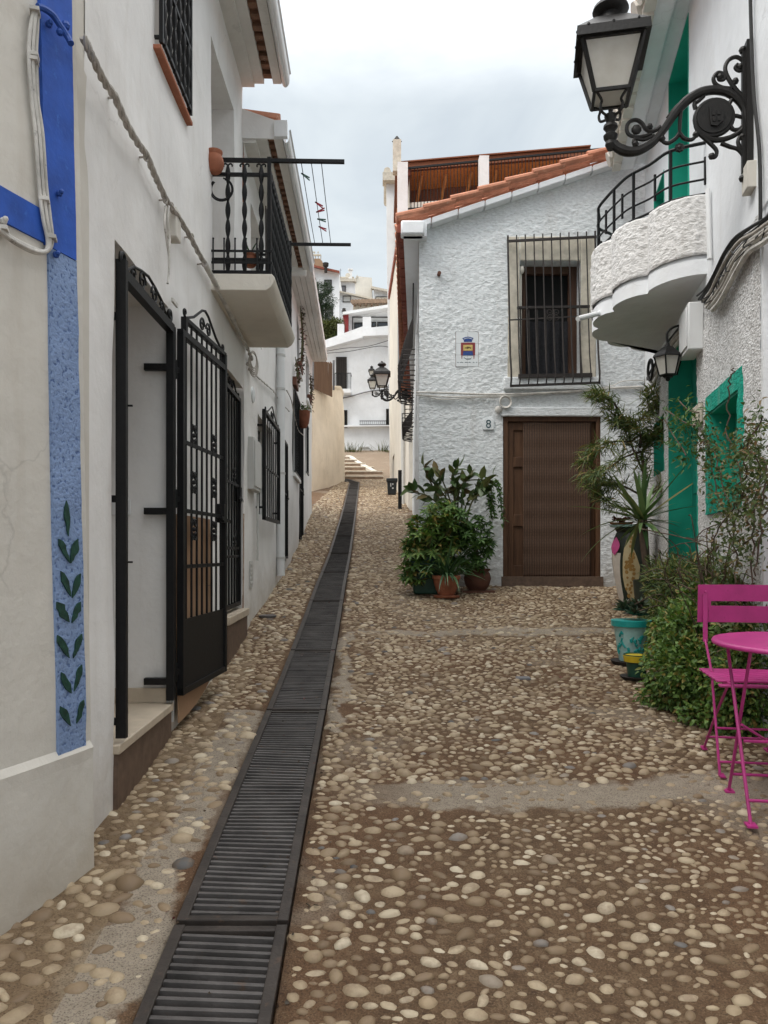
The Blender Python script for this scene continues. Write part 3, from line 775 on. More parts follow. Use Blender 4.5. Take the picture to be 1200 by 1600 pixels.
for sg in (-1, 1):
    cr.spiral(v(FL, mid + sg * .10, 1.255, dI), U * sg, W, .050, .012, math.pi, -1.4, .006)
    cr.spiral(v(FL, mid + sg * .24, 1.238, dI), U * sg, W, .034, .010, math.pi * .9, -1.4, .006)
    cr.tube([v(FL, mid + sg * .40, 1.21, dI), v(FL, mid + sg * .33, 1.225, dI), v(FL, mid + sg * .24, 1.275, dI), v(FL, mid + sg * .12, 1.30, dI), v(FL, mid, 1.315, dI)], .007, 6)
    cr.spiral(v(FL, mid + sg * .39, 1.25, dI), U * sg, W, .035, .012, -1.5, 1.1, .010)
cr.build('scroll_crest', 'iron', frame_o)

def gate(parent, H, uvec, w, v0, v1, solid, rails, nb, crest=True, lock=None, mat='iron', scrolls=True, toprail=.09, pp=False):
    """barred iron leaf: hinge point H (z ignored), unit vector uvec along it; parts are added under parent"""
    u = V(uvec).normalized(); H = V((H[0], H[1], 0)); Z = V((0, 0, 1)); nrm = V((u.y, -u.x, 0))
    g = lambda a, b, c=0: H + u * a + Z * b + nrm * c
    f = MB()
    f.beam(g(.018, v0), g(.018, v1 - toprail), .036, .036, nrm); f.beam(g(w - .018, v0), g(w - .018, v1), .036, .036, nrm)
    f.beam(g(0, v0 + .018), g(w, v0 + .018), .034, .034); f.beam(g(0, v1 - toprail), g(w, v1 - toprail), .034, .034)
    if toprail > .03: f.beam(g(.06, v1), g(w, v1), .03, .022); f.beam(g(.07, v1 - toprail), g(.07, v1 + .01), .03, .03, nrm)
    for r_ in rails: f.beam(g(.02, r_), g(w - .02, r_), .012, .022)
    o = f.build('leaf_frame', mat, parent)
    b = MB(); zb = v0 + .02 if solid is None else solid
    for k in range(nb):
        a = .045 + (w - .09) * (k + .5) / nb; b.tube([g(a, zb), g(a, v1)], .0075, 6)
    b.build('bars', mat, o)
    if solid is not None:
        p = MB(); p.hexa([g(.03, v0 + .02, -.004), g(w - .03, v0 + .02, -.004), g(w - .03, v0 + .02, .006), g(.03, v0 + .02, .006), g(.03, solid, -.004), g(w - .03, solid, -.004), g(w - .03, solid, .006), g(.03, solid, .006)]); p.build('kick_panel', mat, o)
    if scrolls:
        hh = v1 - v0
        for fz in scrolls:
            z = v0 + hh * fz
            for a in (w * .27, w * .73):
                s = MB()
                for sg in (-1, 1):
                    s.spiral(g(a + sg * .028, z + .035), u * sg, Z, .028, .008, math.pi, -1.3, .006, 18, 5); s.spiral(g(a + sg * .028, z - .035), u * sg, -Z, .028, .008, math.pi, -1.3, .006, 18, 5)
                s.sph(g(a, z), .014, 8); s.build('scroll', mat, o)
    if crest:
        t = v1 + .01; s = MB()
        for sg in (-1, 1):
            a = w * .52
            s.spiral(g(a + sg * .06, t + .05), u * sg, Z, .045, .010, math.pi, -1.4, .007, 20, 5)
            s.tube([g(a + sg * w * .42, t), g(a + sg * w * .25, t + .05), g(a + sg * .06, t + .135), g(a, t + .15)], .008, 6)
            s.spiral(g(a + sg * w * .43, t + .03), u * sg, Z, .022, .007, -1.6, 1.1, .007, 14, 5)
        s.build('crest', mat, o)
    if lock:
        q = MB(); q.box(g(lock[0], lock[1]), .05, .07, .12, Matrix.Rotation(math.atan2(u.y, u.x) - math.pi / 2, 3, 'Z')); q.beam(g(lock[0] - .08, lock[1] - .03, .02), g(lock[0] + .12, lock[1] - .05, .02), .012, .02); q.build('lock', mat, o)
    return o
Hh = v(FL, s_b + .035, 0, .055)
g1 = gate(h2, Hh, (.0735, 1, 0), .86, -.79, 1.28, -.38, (.60, .22, -.09), 8, True, (.80, .24), scrolls=(.70, .57, .44))
g1['label'] = 'tall barred iron gate leaf folded open against the wall'
for z in (.98, .28, -.66):
    hg = MB(); hg.tube([v(FL, s_b + .015, z - .05, .03), v(FL, s_b + .015, z + .05, .03)], .016, 8); hg.beam(v(FL, s_b - .02, z, .0), v(FL, s_b + .05, z, .05), .02, .03); hg.build('hinge', 'iron', g1)
# second doorway
panel('second_doorway_dark', 'void', FL, s_c, s_d, -.52, 1.40, -.165, -.158, h2)  # flat black sheet painting in the shade inside the doorway
g2 = gate(h2, v(FL, s_c + .03, 0, -.03), U, s_d - s_c - .06, -.47, 1.29, None, (.55, .02, -.05), 6, True, (s_d - s_c - .10, .48), scrolls=(.62, .30), toprail=.0)
g2['label'] = 'closed barred iron gate in the second doorway'
o = panel('doorstep', 'marble', FL, s_c - .02, s_d + .02, -.56, -.50, -.15, .05, h2, .006)
panel('riser', 'tread', FL, s_c, s_d, -.95, -.562, -.1, .036, o)
cb = MB(); cb.prism([v(FL, s_c + .10, .56, -.05), v(FL, s_c + .17, .55, -.05), v(FL, s_c + .24, .1, -.05), v(FL, s_c + .15, -.02, -.05), v(FL, s_c + .11, -.1, -.05)], (.012, 0, 0)); cb.build('hanging_cloth', 'curtain', h2)
# upper window with twisted rail
panel('window_back', 'interior', FL, w_a, w_b, 2.55, 4.1, -.146, -.139, h2)
panel('window_sill', 'terra', FL, w_a - .03, w_b + .05, 2.525, 2.548, -.1, .035, h2, .004)
def baluster(mb, a, b, r=.010, bul=5, k=7):
    a, b = V(a), V(b); n = bul * 6; pts = [a.lerp(b, i / n) for i in range(n + 1)]
    mb.tube(pts, [r * (.62 + .75 * abs(math.sin(math.pi * bul * i / n))) for i in range(n + 1)], k)
wr = MB()
for k in range(6):
    s = w_a + (w_b - w_a) * (k + .5) / 6; baluster(wr, v(FL, s, 2.58, .03), v(FL, s, 3.42, .03), .012, 7)
for z in (2.60, 2.95, 3.38): wr.beam(v(FL, w_a - .01, z, .03), v(FL, w_b + .02, z, .03), .016, .022)
for s in (w_a - .0, w_b + .01): wr.beam(v(FL, s, 2.57, .03), v(FL, s, 3.42, .03), .02, .02, (1, 0, 0)); wr.beam(v(FL, s, 2.6, .03), v(FL, s, 2.6, -.03), .015, .015)
wr.build('window_railing', 'iron', h2)
# balcony
pB = MB(); bz0, bz1 = 1.79, 1.905; bs0, bs1, bd = 5.28, 6.78, .425
sec = [(-.01, bz0), (bd - .05, bz0), (bd - .02, bz0 + .02), (bd, bz0 + .05), (bd + .012, bz1 - .025), (bd, bz1 - .01), (bd - .01, bz1), (-.01, bz1)]
pB.prism([v(FL, bs0, z, d) for d, z in sec], V(FL(bs1, 0, 0)) - V(FL(bs0, 0, 0)))
balc = pB.build('balcony', 'cream', h2, bevel=.006)
panel('balcony_door', 'interior', FL, b_a, b_b, 1.9, 3.58, -.226, -.219, h2)
rl = MB(); rz = 2.695
near = lambda d, z: v(FL, bs0 + .03, z, d); farp = lambda d, z: v(FL, bs1 - .03, z, d)
k_ = FL
for f_ in (near,):
    rl.beam(f_(.0, 1.925), f_(bd - .03, 1.925), .018, .02); rl.beam(f_(-.01, 2.60), f_(bd - .03, 2.60), .02, .022); rl.beam(f_(-.01, 2.01), f_(bd - .03, 2.01), .02, .022)
    for d in (.11, .225, .34):
        baluster(rl, f_(d, 1.92), f_(d, 2.66), .0135, 6); rl.sph(f_(d, 2.60), .02, 8); rl.sph(f_(d, 2.01), .02, 8)
        rl.spiral(f_(d - .02, 2.66), (1, 0, 0), (0, 0, 1), .018, .008, 0, .6, .006, 10, 5); rl.spiral(f_(d + .02, 2.66), (-1, 0, 0), (0, 0, 1), .018, .008, 0, .6, .006, 10, 5)
fr2 = lambda s, z: v(FL, s, z, bd - .03)
for z in (1.93, 2.02, 2.60): rl.beam(fr2(bs0 + .03, z), fr2(bs1 - .03, z), .02, .022)
for k in range(15):
    s = bs0 + .05 + (bs1 - bs0 - .1) * k / 14; baluster(rl, fr2(s, 1.92), fr2(s, 2.66), .0135, 6)
    rl.sph(fr2(s, 2.60), .018, 6)
for z in (2.60, 2.01): rl.beam(farp(0, z), farp(bd - .03, z), .018, .02)
for d in (.11, .225, .34): baluster(rl, farp(d, 1.92), farp(d, 2.66), .012, 6)
for s in (bs0 + .03, bs1 - .03): rl.beam(v(FL, s, 1.9, bd - .03), v(FL, s, 2.72, bd - .03), .026, .026, (1, 0, 0))
railing = rl.build('railing', 'iron', balc)
MB().beam(near(.06, rz + .005), near(.915, rz + .002), .024, .024).build('airer_arm', 'iron', balc); MB().beam(farp(.25, rz), farp(.93, rz), .022, .022).build('airer_arm', 'iron', balc)
lns = []
for j, d in enumerate((.615, .685, .755)):
    m = MB(); a, b = near(d, rz), farp(d, rz - .005); pts = [a.lerp(b, t / 10) - V((0, 0, .012 * math.sin(math.pi * t / 10))) for t in range(11)]; lns.append(pts)
    m.tube(pts, .003, 5); m.sph(a, .014, 6); m.sph(b, .010, 6); m.build('clothes_line', 'cable_black', balc)
m = MB(); pbox(m, FL, bs0 + .06, bs1 - .05, 1.93, 2.40, bd - .062, bd - .056); m.build('privacy_mat', 'cloth_dark', balc)
m = MB()
for k in range(6):
    d = .015 + k * .075; m.tube([near(d, 1.93) + V((0, -.03, 0)), near(d, 2.14) + V((0, -.03, 0))], .006, 5); m.sph(near(d, 2.145) + V((0, -.03, 0)), .008, 6)
for z in (1.98, 2.06): m.beam(near(-.0, z) + V((0, -.03, 0)), near(.42, z) + V((0, -.03, 0)), .008, .014)
m.build('plant_stand', 'iron', balc)
def ring(mb, c, u, w, R, r, n=24, a0=0, a1=2 * math.pi):
    c, u, w = V(c), V(u), V(w); full = abs(a1 - a0 - 2 * math.pi) < 1e-4
    pts = [c + u * R * math.cos(a0 + (a1 - a0) * i / n) + w * R * math.sin(a0 + (a1 - a0) * i / n) for i in range(n if full else n + 1)]
    mb.tube(pts, r, 6, closed=full)
m = MB(); cc = P(346, 296, 5.27); ring(m, cc, (1, 0, 0), (0, 0, 1), .078, .006, a0=.75 * math.pi, a1=2.45 * math.pi); ring(m, cc + V((.0, .01, .006)), (1, 0, 0), (0, 0, 1), .07, .005, a0=.75 * math.pi, a1=2.4 * math.pi)
m.beam(near(-.01, 2.60), near(.13, 2.60), .012, .012); m.build('pot_ring', 'iron', balc)
# eaves of this house
def eaves(parent, frame, s0, s1, zb, ds, zt, tilegap=.12):
    """ds: outward distances of wall cornice, tile course start/end, board end, gutter end"""
    a, b, c, d = ds
    o = MB(); pbox(o, frame, s0, s1, zb, zt, -.02, a * .55); pbox(o, frame, s0, s1, zb + .03, zt, a * .55, a); e = o.build('eaves', 'soffit', parent)
    t = MB(); n = int((s1 - s0) / tilegap)
    pbox(t, frame, s0, s1, zb + .075, zt, a, b)
    for k in range(n):
        s = s0 + (s1 - s0) * k / n; w = (s1 - s0) / n
        pbox(t, frame, s + .004, s + w * .5, zb + .045 + random.uniform(-.006, .006), zb + .08, a + .002, b + .004)
    t.build('tile_course', 'brick', e)
    o = MB(); pbox(o, frame, s0, s1, zb + .03, zt, b + .005, c); o.build('eave_board', 'soffit', e)
    g = MB()
    pts = []
    for k in range(9):
        an = math.pi + math.pi * k / 8; pts.append(((c + d) / 2 + (d - c) / 2 * math.cos(an), zb + .06 + .06 * math.sin(an)))
    q = [(c, zb + .11)] + pts + [(d, zb + .11), (d + .012, zb + .115)]
    for k in range(len(q) - 1):
        (d0, z0), (d1, z1) = q[k], q[k + 1]
        g.hexa([v(frame, s0, z0, d0), v(frame, s1, z0, d0), v(frame, s1, z0 + .004, d0 + .004), v(frame, s0, z0 + .004, d0 + .004), v(frame, s0, z1, d1), v(frame, s1, z1, d1), v(frame, s1, z1 + .004, d1 + .004), v(frame, s0, z1 + .004, d1 + .004)])
    g.build('gutter', 'plastic_white', e)
    return e
def rooftiles(name, parent, frame, s0, s1, d_out, z_out, run, rise, spacing=.2, thick=.08, mat='tile'):
    """sloping roof of half-round tile rows running up from the eaves; frame distance decreases inwards"""
    m = MB(); n = int((s1 - s0) / spacing); n = max(n, 1)
    A = lambda s, t, dz: v(frame, s, z_out + rise * t + dz, d_out - run * t)
    m.hexa([A(s0, 0, -thick), A(s1, 0, -thick), A(s1, 1, -thick), A(s0, 1, -thick), A(s0, 0, 0), A(s1, 0, 0), A(s1, 1, 0), A(s0, 1, 0)])
    for k in range(n):
        s = s0 + (s1 - s0) * (k + .5) / n; K = max(2, int(run / .35))
        for j in range(K):
            t0, t1 = j / K, min(1, (j + 1.15) / K); h = random.uniform(.0, .012)
            p0, p1 = A(s, t0, .02 + h), A(s, t1, .0 + h); m.tube([p0, p1], [spacing * .38, spacing * .30], 8)
    return m.build(name, mat, parent)
eaves(h2, FL, 2.9, 6.63, 4.0, (.185, .257, .335, .40), 4.13)
rooftiles('roof', h2, FL, 2.9, 6.62, .33, 4.20, 4.5, 1.5)

# things on the balcony
def pot_profile(r, h, neck=.8, lip=.06): return [(r * .55, 0), (r * .78, h * .08), (r * .97, h * .25), (r * 1.05, h * .45), (r * .97, h * .65), (r * neck, h * .82), (r * (neck + lip * 2), h * .93), (r * (neck + lip * 2), h), (r * neck * .9, h), (r * neck * .85, h * .6), (0, h * .58)]
c = P(335, 270, 5.25); pt = thing('jar', 'round terracotta jar perched at the wall end of the balcony rail', 'jar', c)
MB().lathe(pot_profile(.062, .145, .78), c, 28).build('body', 'terra', pt)
c = P(391, 425, 5.4); c.z = 1.99; pt = thing('flower_pot', 'small terracotta pot inside the black plant stand on the balcony', 'pot', c)
MB().lathe(pot_profile(.045, .09, .9), c, 20).build('body', 'terra', pt)
blades('leaves', 'leaf_blade', [(c + V((0, 0, .08)), (random.uniform(-.6, .6), random.uniform(-.6, .6), 1), .12, .016, .5) for _ in range(9)], pt)
for j, t, mt, w in ((1, .42, 'peg_red', 'upper red clothes peg on the middle clothes line'), (1, .52, 'peg_red', 'middle red clothes peg, sticking sideways from the line'), (1, .62, 'peg_green', 'grey-green clothes peg between red pegs on the line'), (1, .73, 'peg_red', 'lowest red clothes peg on the middle clothes line'), (0, .12, 'peg_green', 'grey-green clothes peg on the line nearest the wall')):
    p = lns[j][int(t * 10)].lerp(lns[j][int(t * 10) + 1], t * 10 % 1); m = MB(); a = random.uniform(-.6, .6)
    d = V((math.cos(a), 0, math.sin(a))) * .055
    m.beam(p - d * .3, p + d + V((0, 0, .008)), .010, .007); m.beam(p - d * .3, p + d - V((0, 0, .010)), .010, .007)
    o = m.build('clothes_peg', mt); tag(o, w, 'clothes peg', 'pegs on the balcony clothes lines')

# cables along the white house
root = thing('cable_bundle', 'grey twisted cable bundle sloping down the white wall from the blue corner to the balcony', 'cable', v(FL, 4, 1.6, .06))
m = MB(); q = MB(); path = tube_px(q, FL, [(130, 58, .05), (147, 95, .07), (163, 128, .07), (180, 153, .06), (196, 190, .06), (214, 222, .055), (229, 243, .05), (240, 270, .05), (250, 292, .05), (263, 318, .045), (280, 342, .05), (297, 370, .05), (310, 395, .045), (322, 415, .04)], .008, .06, steps=5)
twist(m, path, .0085, .008, 9, 3); m.build('strand', 'cable', root)
m = MB()
for x, y in ((181, 152), (228, 245), (258, 312), (268, 322), (300, 370), (318, 412)):
    c = FL.at(x, y, .05); c = V(c); m.tube([V(FL.at(x - 12, y + 1, 0)), c], .005, 6); ring(m, c, (.3, .9, .3), (0, -.3, 1), .016, .005, 12)
m.build('wall_hook', 'cable', root)
m = MB(); cpts = [FL.at(x, y, d) for x, y, d in ((320, 412, .045), (335, 440, .045), (352, 474, .04), (366, 503, .035))]; m.tube(cpts, .019, 10); m.build('conduit', 'cable_white', root)
m = MB(); q = MB(); path = tube_px(q, FL, [(364, 500), (376, 524), (388, 548), (394, 560)], .008, .035); twist(m, path, .007, .007, 3, 3); m.build('strand', 'cable_white', root)
m = MB()
for k in range(5): ring(m, V(FL.at(396, 562 + k * 2, .05)), (.25, .8, 0), (0, 0, 1), .075 + .008 * k, .006, 20)
for k in range(5): m.sph(FL.at(387 + 3 * (k % 3), 545 + k * 8, .04), .018, 8)
m.build('coil', 'cable', root)
m = MB(); tube_px(m, FL, [(396, 582), (408, 594), (420, 604), (428, 612), (437, 625), (446, 636), (452, 643)], .008, .02, wob=.006); m.build('strand', 'cable_white', root)
# splice box under the bundle
root = thing('splice_box', 'narrow whitewashed splice box with cable tail under the grey bundle', 'junction box', FL.at(263, 350, .03))
m = MB(); s, z = FL.px(263, 350); pbox(m, FL, s - .05, s + .06, z - .085, z + .075, .0, .055); m.build('box', 'white_warm', root, bevel=.006)
m = MB()
for dx in (-3, 2): tube_px(m, FL, [(262 + dx, 322), (260 + dx, 345), (263 + dx, 372), (264, 400), (264, 425), (262, 443)], .006, .06)
m.beam(v(FL, s - .04, z - .42, .03), v(FL, s + .07, z - .42, .03), .012, .02); m.build('tail', 'cable_white', root)

# cardboard behind the gate
root = thing('cardboard_sheet', 'tall brown cardboard sheet leaning on the wall behind the open gate', 'cardboard', (-1.13, 4.6, -.95))
m = MB(); g0 = v(FL, s_b + .06, 0, .03); g1_ = v(FL, 4.95, 0, .07)
N = 10; row0 = []; row1 = []
for i in range(N + 1):
    t = i / N; p = g0.lerp(g1_, t); bow = .02 * math.sin(math.pi * t)
    zb = -.945 + .07 * t + .09 * t * t; row0.append(p + V((.012 + bow * .5, 0, zb))); row1.append(p + V((-.01 + bow * .4, 0, .20)))
for i in range(N):
    a, b, c_, d = row0[i], row0[i + 1], row1[i + 1], row1[i]; e = V((-.006, 0, 0)); m.hexa([a, b, b + e, a + e, d, c_, c_ + e, d + e])
m.build('sheet', 'card', root, angle=60)
m = MB()
for t in (.42, .40): m.beam(row0[0].lerp(row1[0], .62) + V((.004, 0, t * .05)), row0[-1].lerp(row1[-1], .55) + V((.004, 0, t * .05)), .002, .004)
m.build('crease', 'tread', root)
o = MB().box(V(FL(s_b + .012, -.55, .02)), .012, .014, .75).build('corner_strip', 'plastic', root)

# ================================================================== SECOND WHITE HOUSE (window grille, downpipe)
h3 = thing('white_house', 'low white house beyond the balcony with a barred window and white downpipe', 'house', v(FL, 8, -.5))
x_a, _ = FL.px(391, 300); x_b, _ = FL.px(410, 300)
g_a, g_z1 = FL.px(401, 640); g_b, _ = FL.px(426, 640); GW = (g_a + .05, g_b - .05, .36, 1.34, .14)
wall('wall', 'white', FL, 6.645, 9.72, -1.2, 3.66, (GW, (x_a, x_b, 2.05, 3.2, .15)), .10, .011, 1.8, parent=h3, seed=3)
panel('window_recess', 'void', FL, GW[0], GW[1], .36, 1.34, -.146, -.139, h3); panel('upper_recess', 'interior', FL, x_a, x_b, 2.05, 3.2, -.157, -.15, h3)
m = MB(); pbox(m, FL, 6.645, 6.665, 3.4, 3.72, -3, .0); m.build('end_wall', 'white', h3)
eaves(h3, FL, 6.65, 9.75, 3.53, (.205, .26, .34, .395), 3.66)
rooftiles('roof', h3, FL, 6.64, 9.8, .30, 3.73, 3.5, .75)
m = MB(); m.hexa([v(FL, 6.63, 3.56, -.05), v(FL, 6.648, 3.56, -.05), v(FL, 6.648, 3.56, .27), v(FL, 6.63, 3.56, .27), v(FL, 6.63, 3.83, -.05), v(FL, 6.648, 3.83, -.05), v(FL, 6.648, 3.70, .33), v(FL, 6.63, 3.70, .33)]); m.build('verge', 'white', h3)
m = MB(); m.box(v(FL, 6.62, 3.63, .33), .11, .05, .14); m.build('gutter_end', 'plastic_white', h3)
g3 = gate(h3, v(FL, g_a, 0, .07), U, g_b - g_a, .30, 1.36, None, (.83,), 7, True, None, scrolls=None, toprail=.0); g3['label'] = 'black window grille with a pointed scroll crest'
m = MB()
for z in (.42, 1.22):
    for s in (g_a, g_b): m.beam(v(FL, s, z, .07), v(FL, s, z, -.02), .02, .02)
m.build('wall_lug', 'iron', g3)
s, _ = FL.px(432, 700); m = MB(); m.tube([v(FL, s, -.3, .05), v(FL, s, 3.5, .05)], .05, 12); dp = m.build('downpipe', 'plastic_white', h3)
m = MB()
for z in (-.1, .9, 1.9, 2.3): m.tube([v(FL, s, z, .05), v(FL, s, z + .025, .05)], .056, 12)
m.build('pipe_bracket', 'plastic', dp)
s0, z0 = FL.px(386, 765); s1, _ = FL.px(398, 690)
root = thing('meter_box', 'tall grey meter box on the white wall before the barred window', 'meter box', v(FL, s0, .8, .05))
m = MB(); pbox(m, FL, s0, s1, .55, 1.02, .0, .06); m.build('case', 'plastic', root, bevel=.006)
m = MB(); pbox(m, FL, s0 + .03, s1 - .03, .58, .99, .061, .068); m.build('lid', 'plastic', root, bevel=.003); m = MB(); m.tube([v(FL, s1 - .01, .55, .03), v(FL, s1 - .01, -.1, .03)], .012, 6); m.build('conduit', 'plastic', root)
c = V(FL.at(395, 617, .012)); m = MB(); m.lathe([(0, 0), (.075, 0), (.07, .02), (.04, .03), (0, .03)], c - V((.012, 0, 0)), 24, Matrix.Rotation(math.pi / 2, 3, 'Y')); o = m.build('wall_plate', 'ceramic'); tag(o, 'round white plate fixed on the wall above the grey meter box', 'wall plate')
s, z = FL.px(392, 897); m = MB(); pbox(m, FL, s - .1, s + .1, z - .12, z + .12, 0, .006)
for k in range(5): pbox(m, FL, s - .085, s + .085, z - .09 + k * .042, z - .07 + k * .042, .006, .010)
o = m.build('vent_grille', 'plastic'); tag(o, 'pale square vent cover low on the white wall', 'vent')

# ================================================================== THIRD WHITE HOUSE
h4 = thing('white_house', 'far white house on the left with flower boxes and wide boarded eaves', 'house', v(FL2, 13, 0))
def h2x(xa, xb, zlo, zhi, rv=.16): return (FL2.px(xa, 700)[0], FL2.px(xb, 700)[0], zlo, zhi, rv)
H4 = [h2x(441.5, 448.5, -.15, 1.48), h2x(456.5, 465.5, 1.15, 2.40), h2x(467.2, 473.5, .15, 2.2), h2x(475.8, 479, 1.45, 2.4), h2x(464.5, 469.5, 2.95, 3.80), h2x(478, 484, 2.95, 3.9)]
H4[4] = (12.35, 13.15, 2.95, 3.78, .16); H4[5] = (14.9, 16.1, 2.95, 3.85, .16); H4[2] = (12.85, 13.85, .15, 2.3, .16)
wall('wall', 'white_far', FL2, 9.72, 17.06, -1.0, 4.32, H4, .16, .02, 1.2, parent=h4, seed=8)
for i, h in enumerate(H4): panel('doorway_dark' if i in (0, 2) else 'window_pane', 'void' if i not in (4, 5) else 'pane', FL2, h[0], h[1], h[2], h[3], -.09, -.08, h4)  # black sheets paint in the dark of the rooms; upper two are glass
m = MB(); pbox(m, FL2, 17.04, 17.06, -1, 4.3, -4, -.01); m.build('end_wall', 'white_far', h4)
for i in (0, 2):
    h = H4[i]; gg = gate(h4, v(FL2, h[0] + .02, 0, -.0), V((-.0427, 1, 0)), h[1] - h[0] - .04, h[2] + .04, h[3] - .06, None, (h[2] + .9,), 5, False, (h[1] - h[0] - .1, h[2] + .9), scrolls=None, toprail=.0); gg['label'] = 'black barred door gate'
for i in (1, 3):
    h = H4[i]; m = MB()
    for k in range(5): m.tube([v(FL2, h[0] + (h[1] - h[0]) * (k + .5) / 5, h[2], .04), v(FL2, h[0] + (h[1] - h[0]) * (k + .5) / 5, h[3], .04)], .009, 5)
    for z in (h[2] + .02, h[3] - .02): m.beam(v(FL2, h[0], z, .04), v(FL2, h[1], z, .04), .02, .03)
    m.build('window_grille', 'iron', h4)
for i in (1, 4, 5): h = H4[i]; panel('window_sill', 'white_far', FL2, h[0] - .05, h[1] + .05, h[2] - .05, h[2], -.05, .05, h4)
m = MB()
A = lambda s, d, z: v(FL2, s, z, d)
def ez(s): return 3.82 + (s - 9.72) / 7.34 * .40
for k in range(4):
    a, b = -.01 + k * .078, -.01 + (k + 1) * .078 - .006
    m.hexa([A(9.75, a, ez(9.75)), A(17.2, a, ez(17.2)), A(17.2, b, ez(17.2)), A(9.75, b, ez(9.75)), A(9.75, a, ez(9.75) + .05), A(17.2, a, ez(17.2) + .05), A(17.2, b, ez(17.2) + .05), A(9.75, b, ez(9.75) + .05)])
e4 = m.build('boarded_eaves', 'soffit', h4)
m = MB(); n = 24
for k in range(n):
    a, b = 9.75 + 7.45 * k / n, 9.75 + 7.45 * (k + 1) / n - .015; t = random.uniform(-.01, .01)
    m.hexa([A(a, .295, ez(a) + .03), A(b, .295, ez(b) + .03), A(b, .335, ez(b) + .03), A(a, .335, ez(a) + .03), A(a, .295, ez(a) + .14 + t), A(b, .295, ez(b) + .14 + t), A(b, .34, ez(b) + .14 + t), A(a, .34, ez(a) + .14 + t)])
m.build('fascia', 'white', e4)
m = MB(); m.hexa([A(9.7, .32, 3.96), A(17.2, .32, 4.38), A(17.2, -3.5, 5.2), A(9.7, -3.5, 4.9), A(9.7, .32, 4.02), A(17.2, .32, 4.44), A(17.2, -3.5, 5.28), A(9.7, -3.5, 4.98)]); m.build('roof', 'tile', h4)
# gable piece where the taller roof begins
m = MB(); m.hexa([v(FL, 9.62, 3.5, -.3), v(FL, 9.8, 3.5, -.3), v(FL, 9.8, 3.5, .30), v(FL, 9.62, 3.5, .12), v(FL, 9.62, 4.05, -.3), v(FL, 9.8, 4.05, -.3), v(FL, 9.8, 4.0, .30), v(FL, 9.62, 4.0, .30)]); m.build('gable_corbel', 'white', h4)
def wallplant(label, s, zb, zt, frame, n, d=.05, mat='geranium'):
    root = thing('window_plant', label, 'plant', v(frame, s, zb, d), 'plants on the upper windows of the far white house')
    pts = []; drs = []
    for _ in range(n):
        t = random.random(); p = v(frame, s + random.gauss(0, .14), zb + (zt - zb) * t, d + abs(random.gauss(0, .03))); pts.append(p); drs.append((random.gauss(0.3, .6), random.gauss(0, .6), random.gauss(.1, .6)))
    leaves('foliage', mat, pts, drs, [random.uniform(.03, .075) for _ in pts], [random.uniform(.02, .04) for _ in pts], root)
    m = MB()
    for k in range(5): m.tube([v(frame, s - .2 + .1 * k, zb, d), v(frame, s - .18 + .1 * k, (zb + zt) / 2, d + .03), v(frame, s - .2 + .11 * k, zt, d)], .006, 5)
    m.build('stem', 'stem', root)
    m = MB(); pbox(m, frame, s - .25, s + .25, zb - .02, zb + .10, .0, .07); m.build('flower_box', 'terra_dark', root)
wallplant('dry trailing plant at the nearer upper window under the boarded eaves', 12.6, 2.95, 3.95, FL2, 150)
wallplant('bushy dark plant at the last upper window before the beige wall', 15.4, 2.98, 3.5, FL2, 150)
wallplant('thin twiggy plant above the lower barred window', 11.5, 2.45, 2.85, FL2, 90)
c = V(FL2.at(474, 655, .10)); root = thing('wall_planter', 'rust brown half-round planter hung high on the far white wall', 'planter', c)
m = MB(); m.lathe([(0, -.15), (.05, -.14), (.09, -.07), (.105, .04), (.11, .13), (.09, .13), (.07, .0), (0, -.05)], c, 20); m.build('body', 'rust', root)
leaves('foliage', 'leaf_vine', [c + V((random.gauss(0, .08), random.gauss(0, .08), .12 + random.random() * .12)) for _ in range(60)], rng.normal(size=(60, 3)), .07, .03, root)
m = MB(); tube_px(m, FL2, [(448, 610), (455, 625), (460, 650), (466, 672), (474, 680)], .008, .04); m.build('hanger', 'cable', root)

# ================================================================== BEIGE WALL AND REED SCREEN
bw = thing('garden_wall', 'tall smooth beige wall with rounded corner where the street bends', 'wall', (-1.8, 25.5, 2))
top = []; PTS = [(-4.2, 22.6), (-2.35, 23.7), (-2.0, 24.8), (-1.72, 26.0), (-1.52, 27.0), (-1.45, 27.7), (-1.56, 28.4), (-2.2, 29.4), (-4, 31)]
zt_ = [5.3, 5.25, 5.35, 5.55, 5.75, 5.7, 5.4, 5.3, 5.3]
N = 60; tt = np.linspace(0, len(PTS) - 1, N); px_ = np.interp(tt, range(len(PTS)), [p[0] for p in PTS]); py_ = np.interp(tt, range(len(PTS)), [p[1] for p in PTS]); pz_ = np.interp(tt, range(len(PTS)), zt_)
rows = 24; vs = []
for i in range(N):
    for j in range(rows + 1):
        z = .6 + (pz_[i] - .6) * j / rows; bul = .05 * float(fbm(np.array([i * .13]), np.array([z * .7]), 5, 2)[0]) - .03 * max(0, z - 4.6) ** 2
        vs.append((px_[i] + bul, py_[i] - bul * .5, z))
i, j = np.meshgrid(np.arange(N - 1), np.arange(rows), indexing='ij'); i = i.ravel(); j = j.ravel(); r1 = rows + 1
np_mesh('wall', vs, [np.stack([i * r1 + j, (i + 1) * r1 + j, (i + 1) * r1 + j + 1, i * r1 + j + 1], -1)], 'beige', bw)
m = MB(); m.prism([(px_[k], py_[k], pz_[k] - .01) for k in range(N)], (0, 0, .04)); m.build('coping', 'beige', bw, smooth=False)
m = MB(); m.box(P(532, 692, 27.6) + V((-.05, 0, 0)), .3, .12, .28); m.build('meter_hatch', 'shutter', bw)
rs = thing('reed_screen', 'brown reed screen standing on top of the beige wall', 'screen', (-2, 24, 5.3))
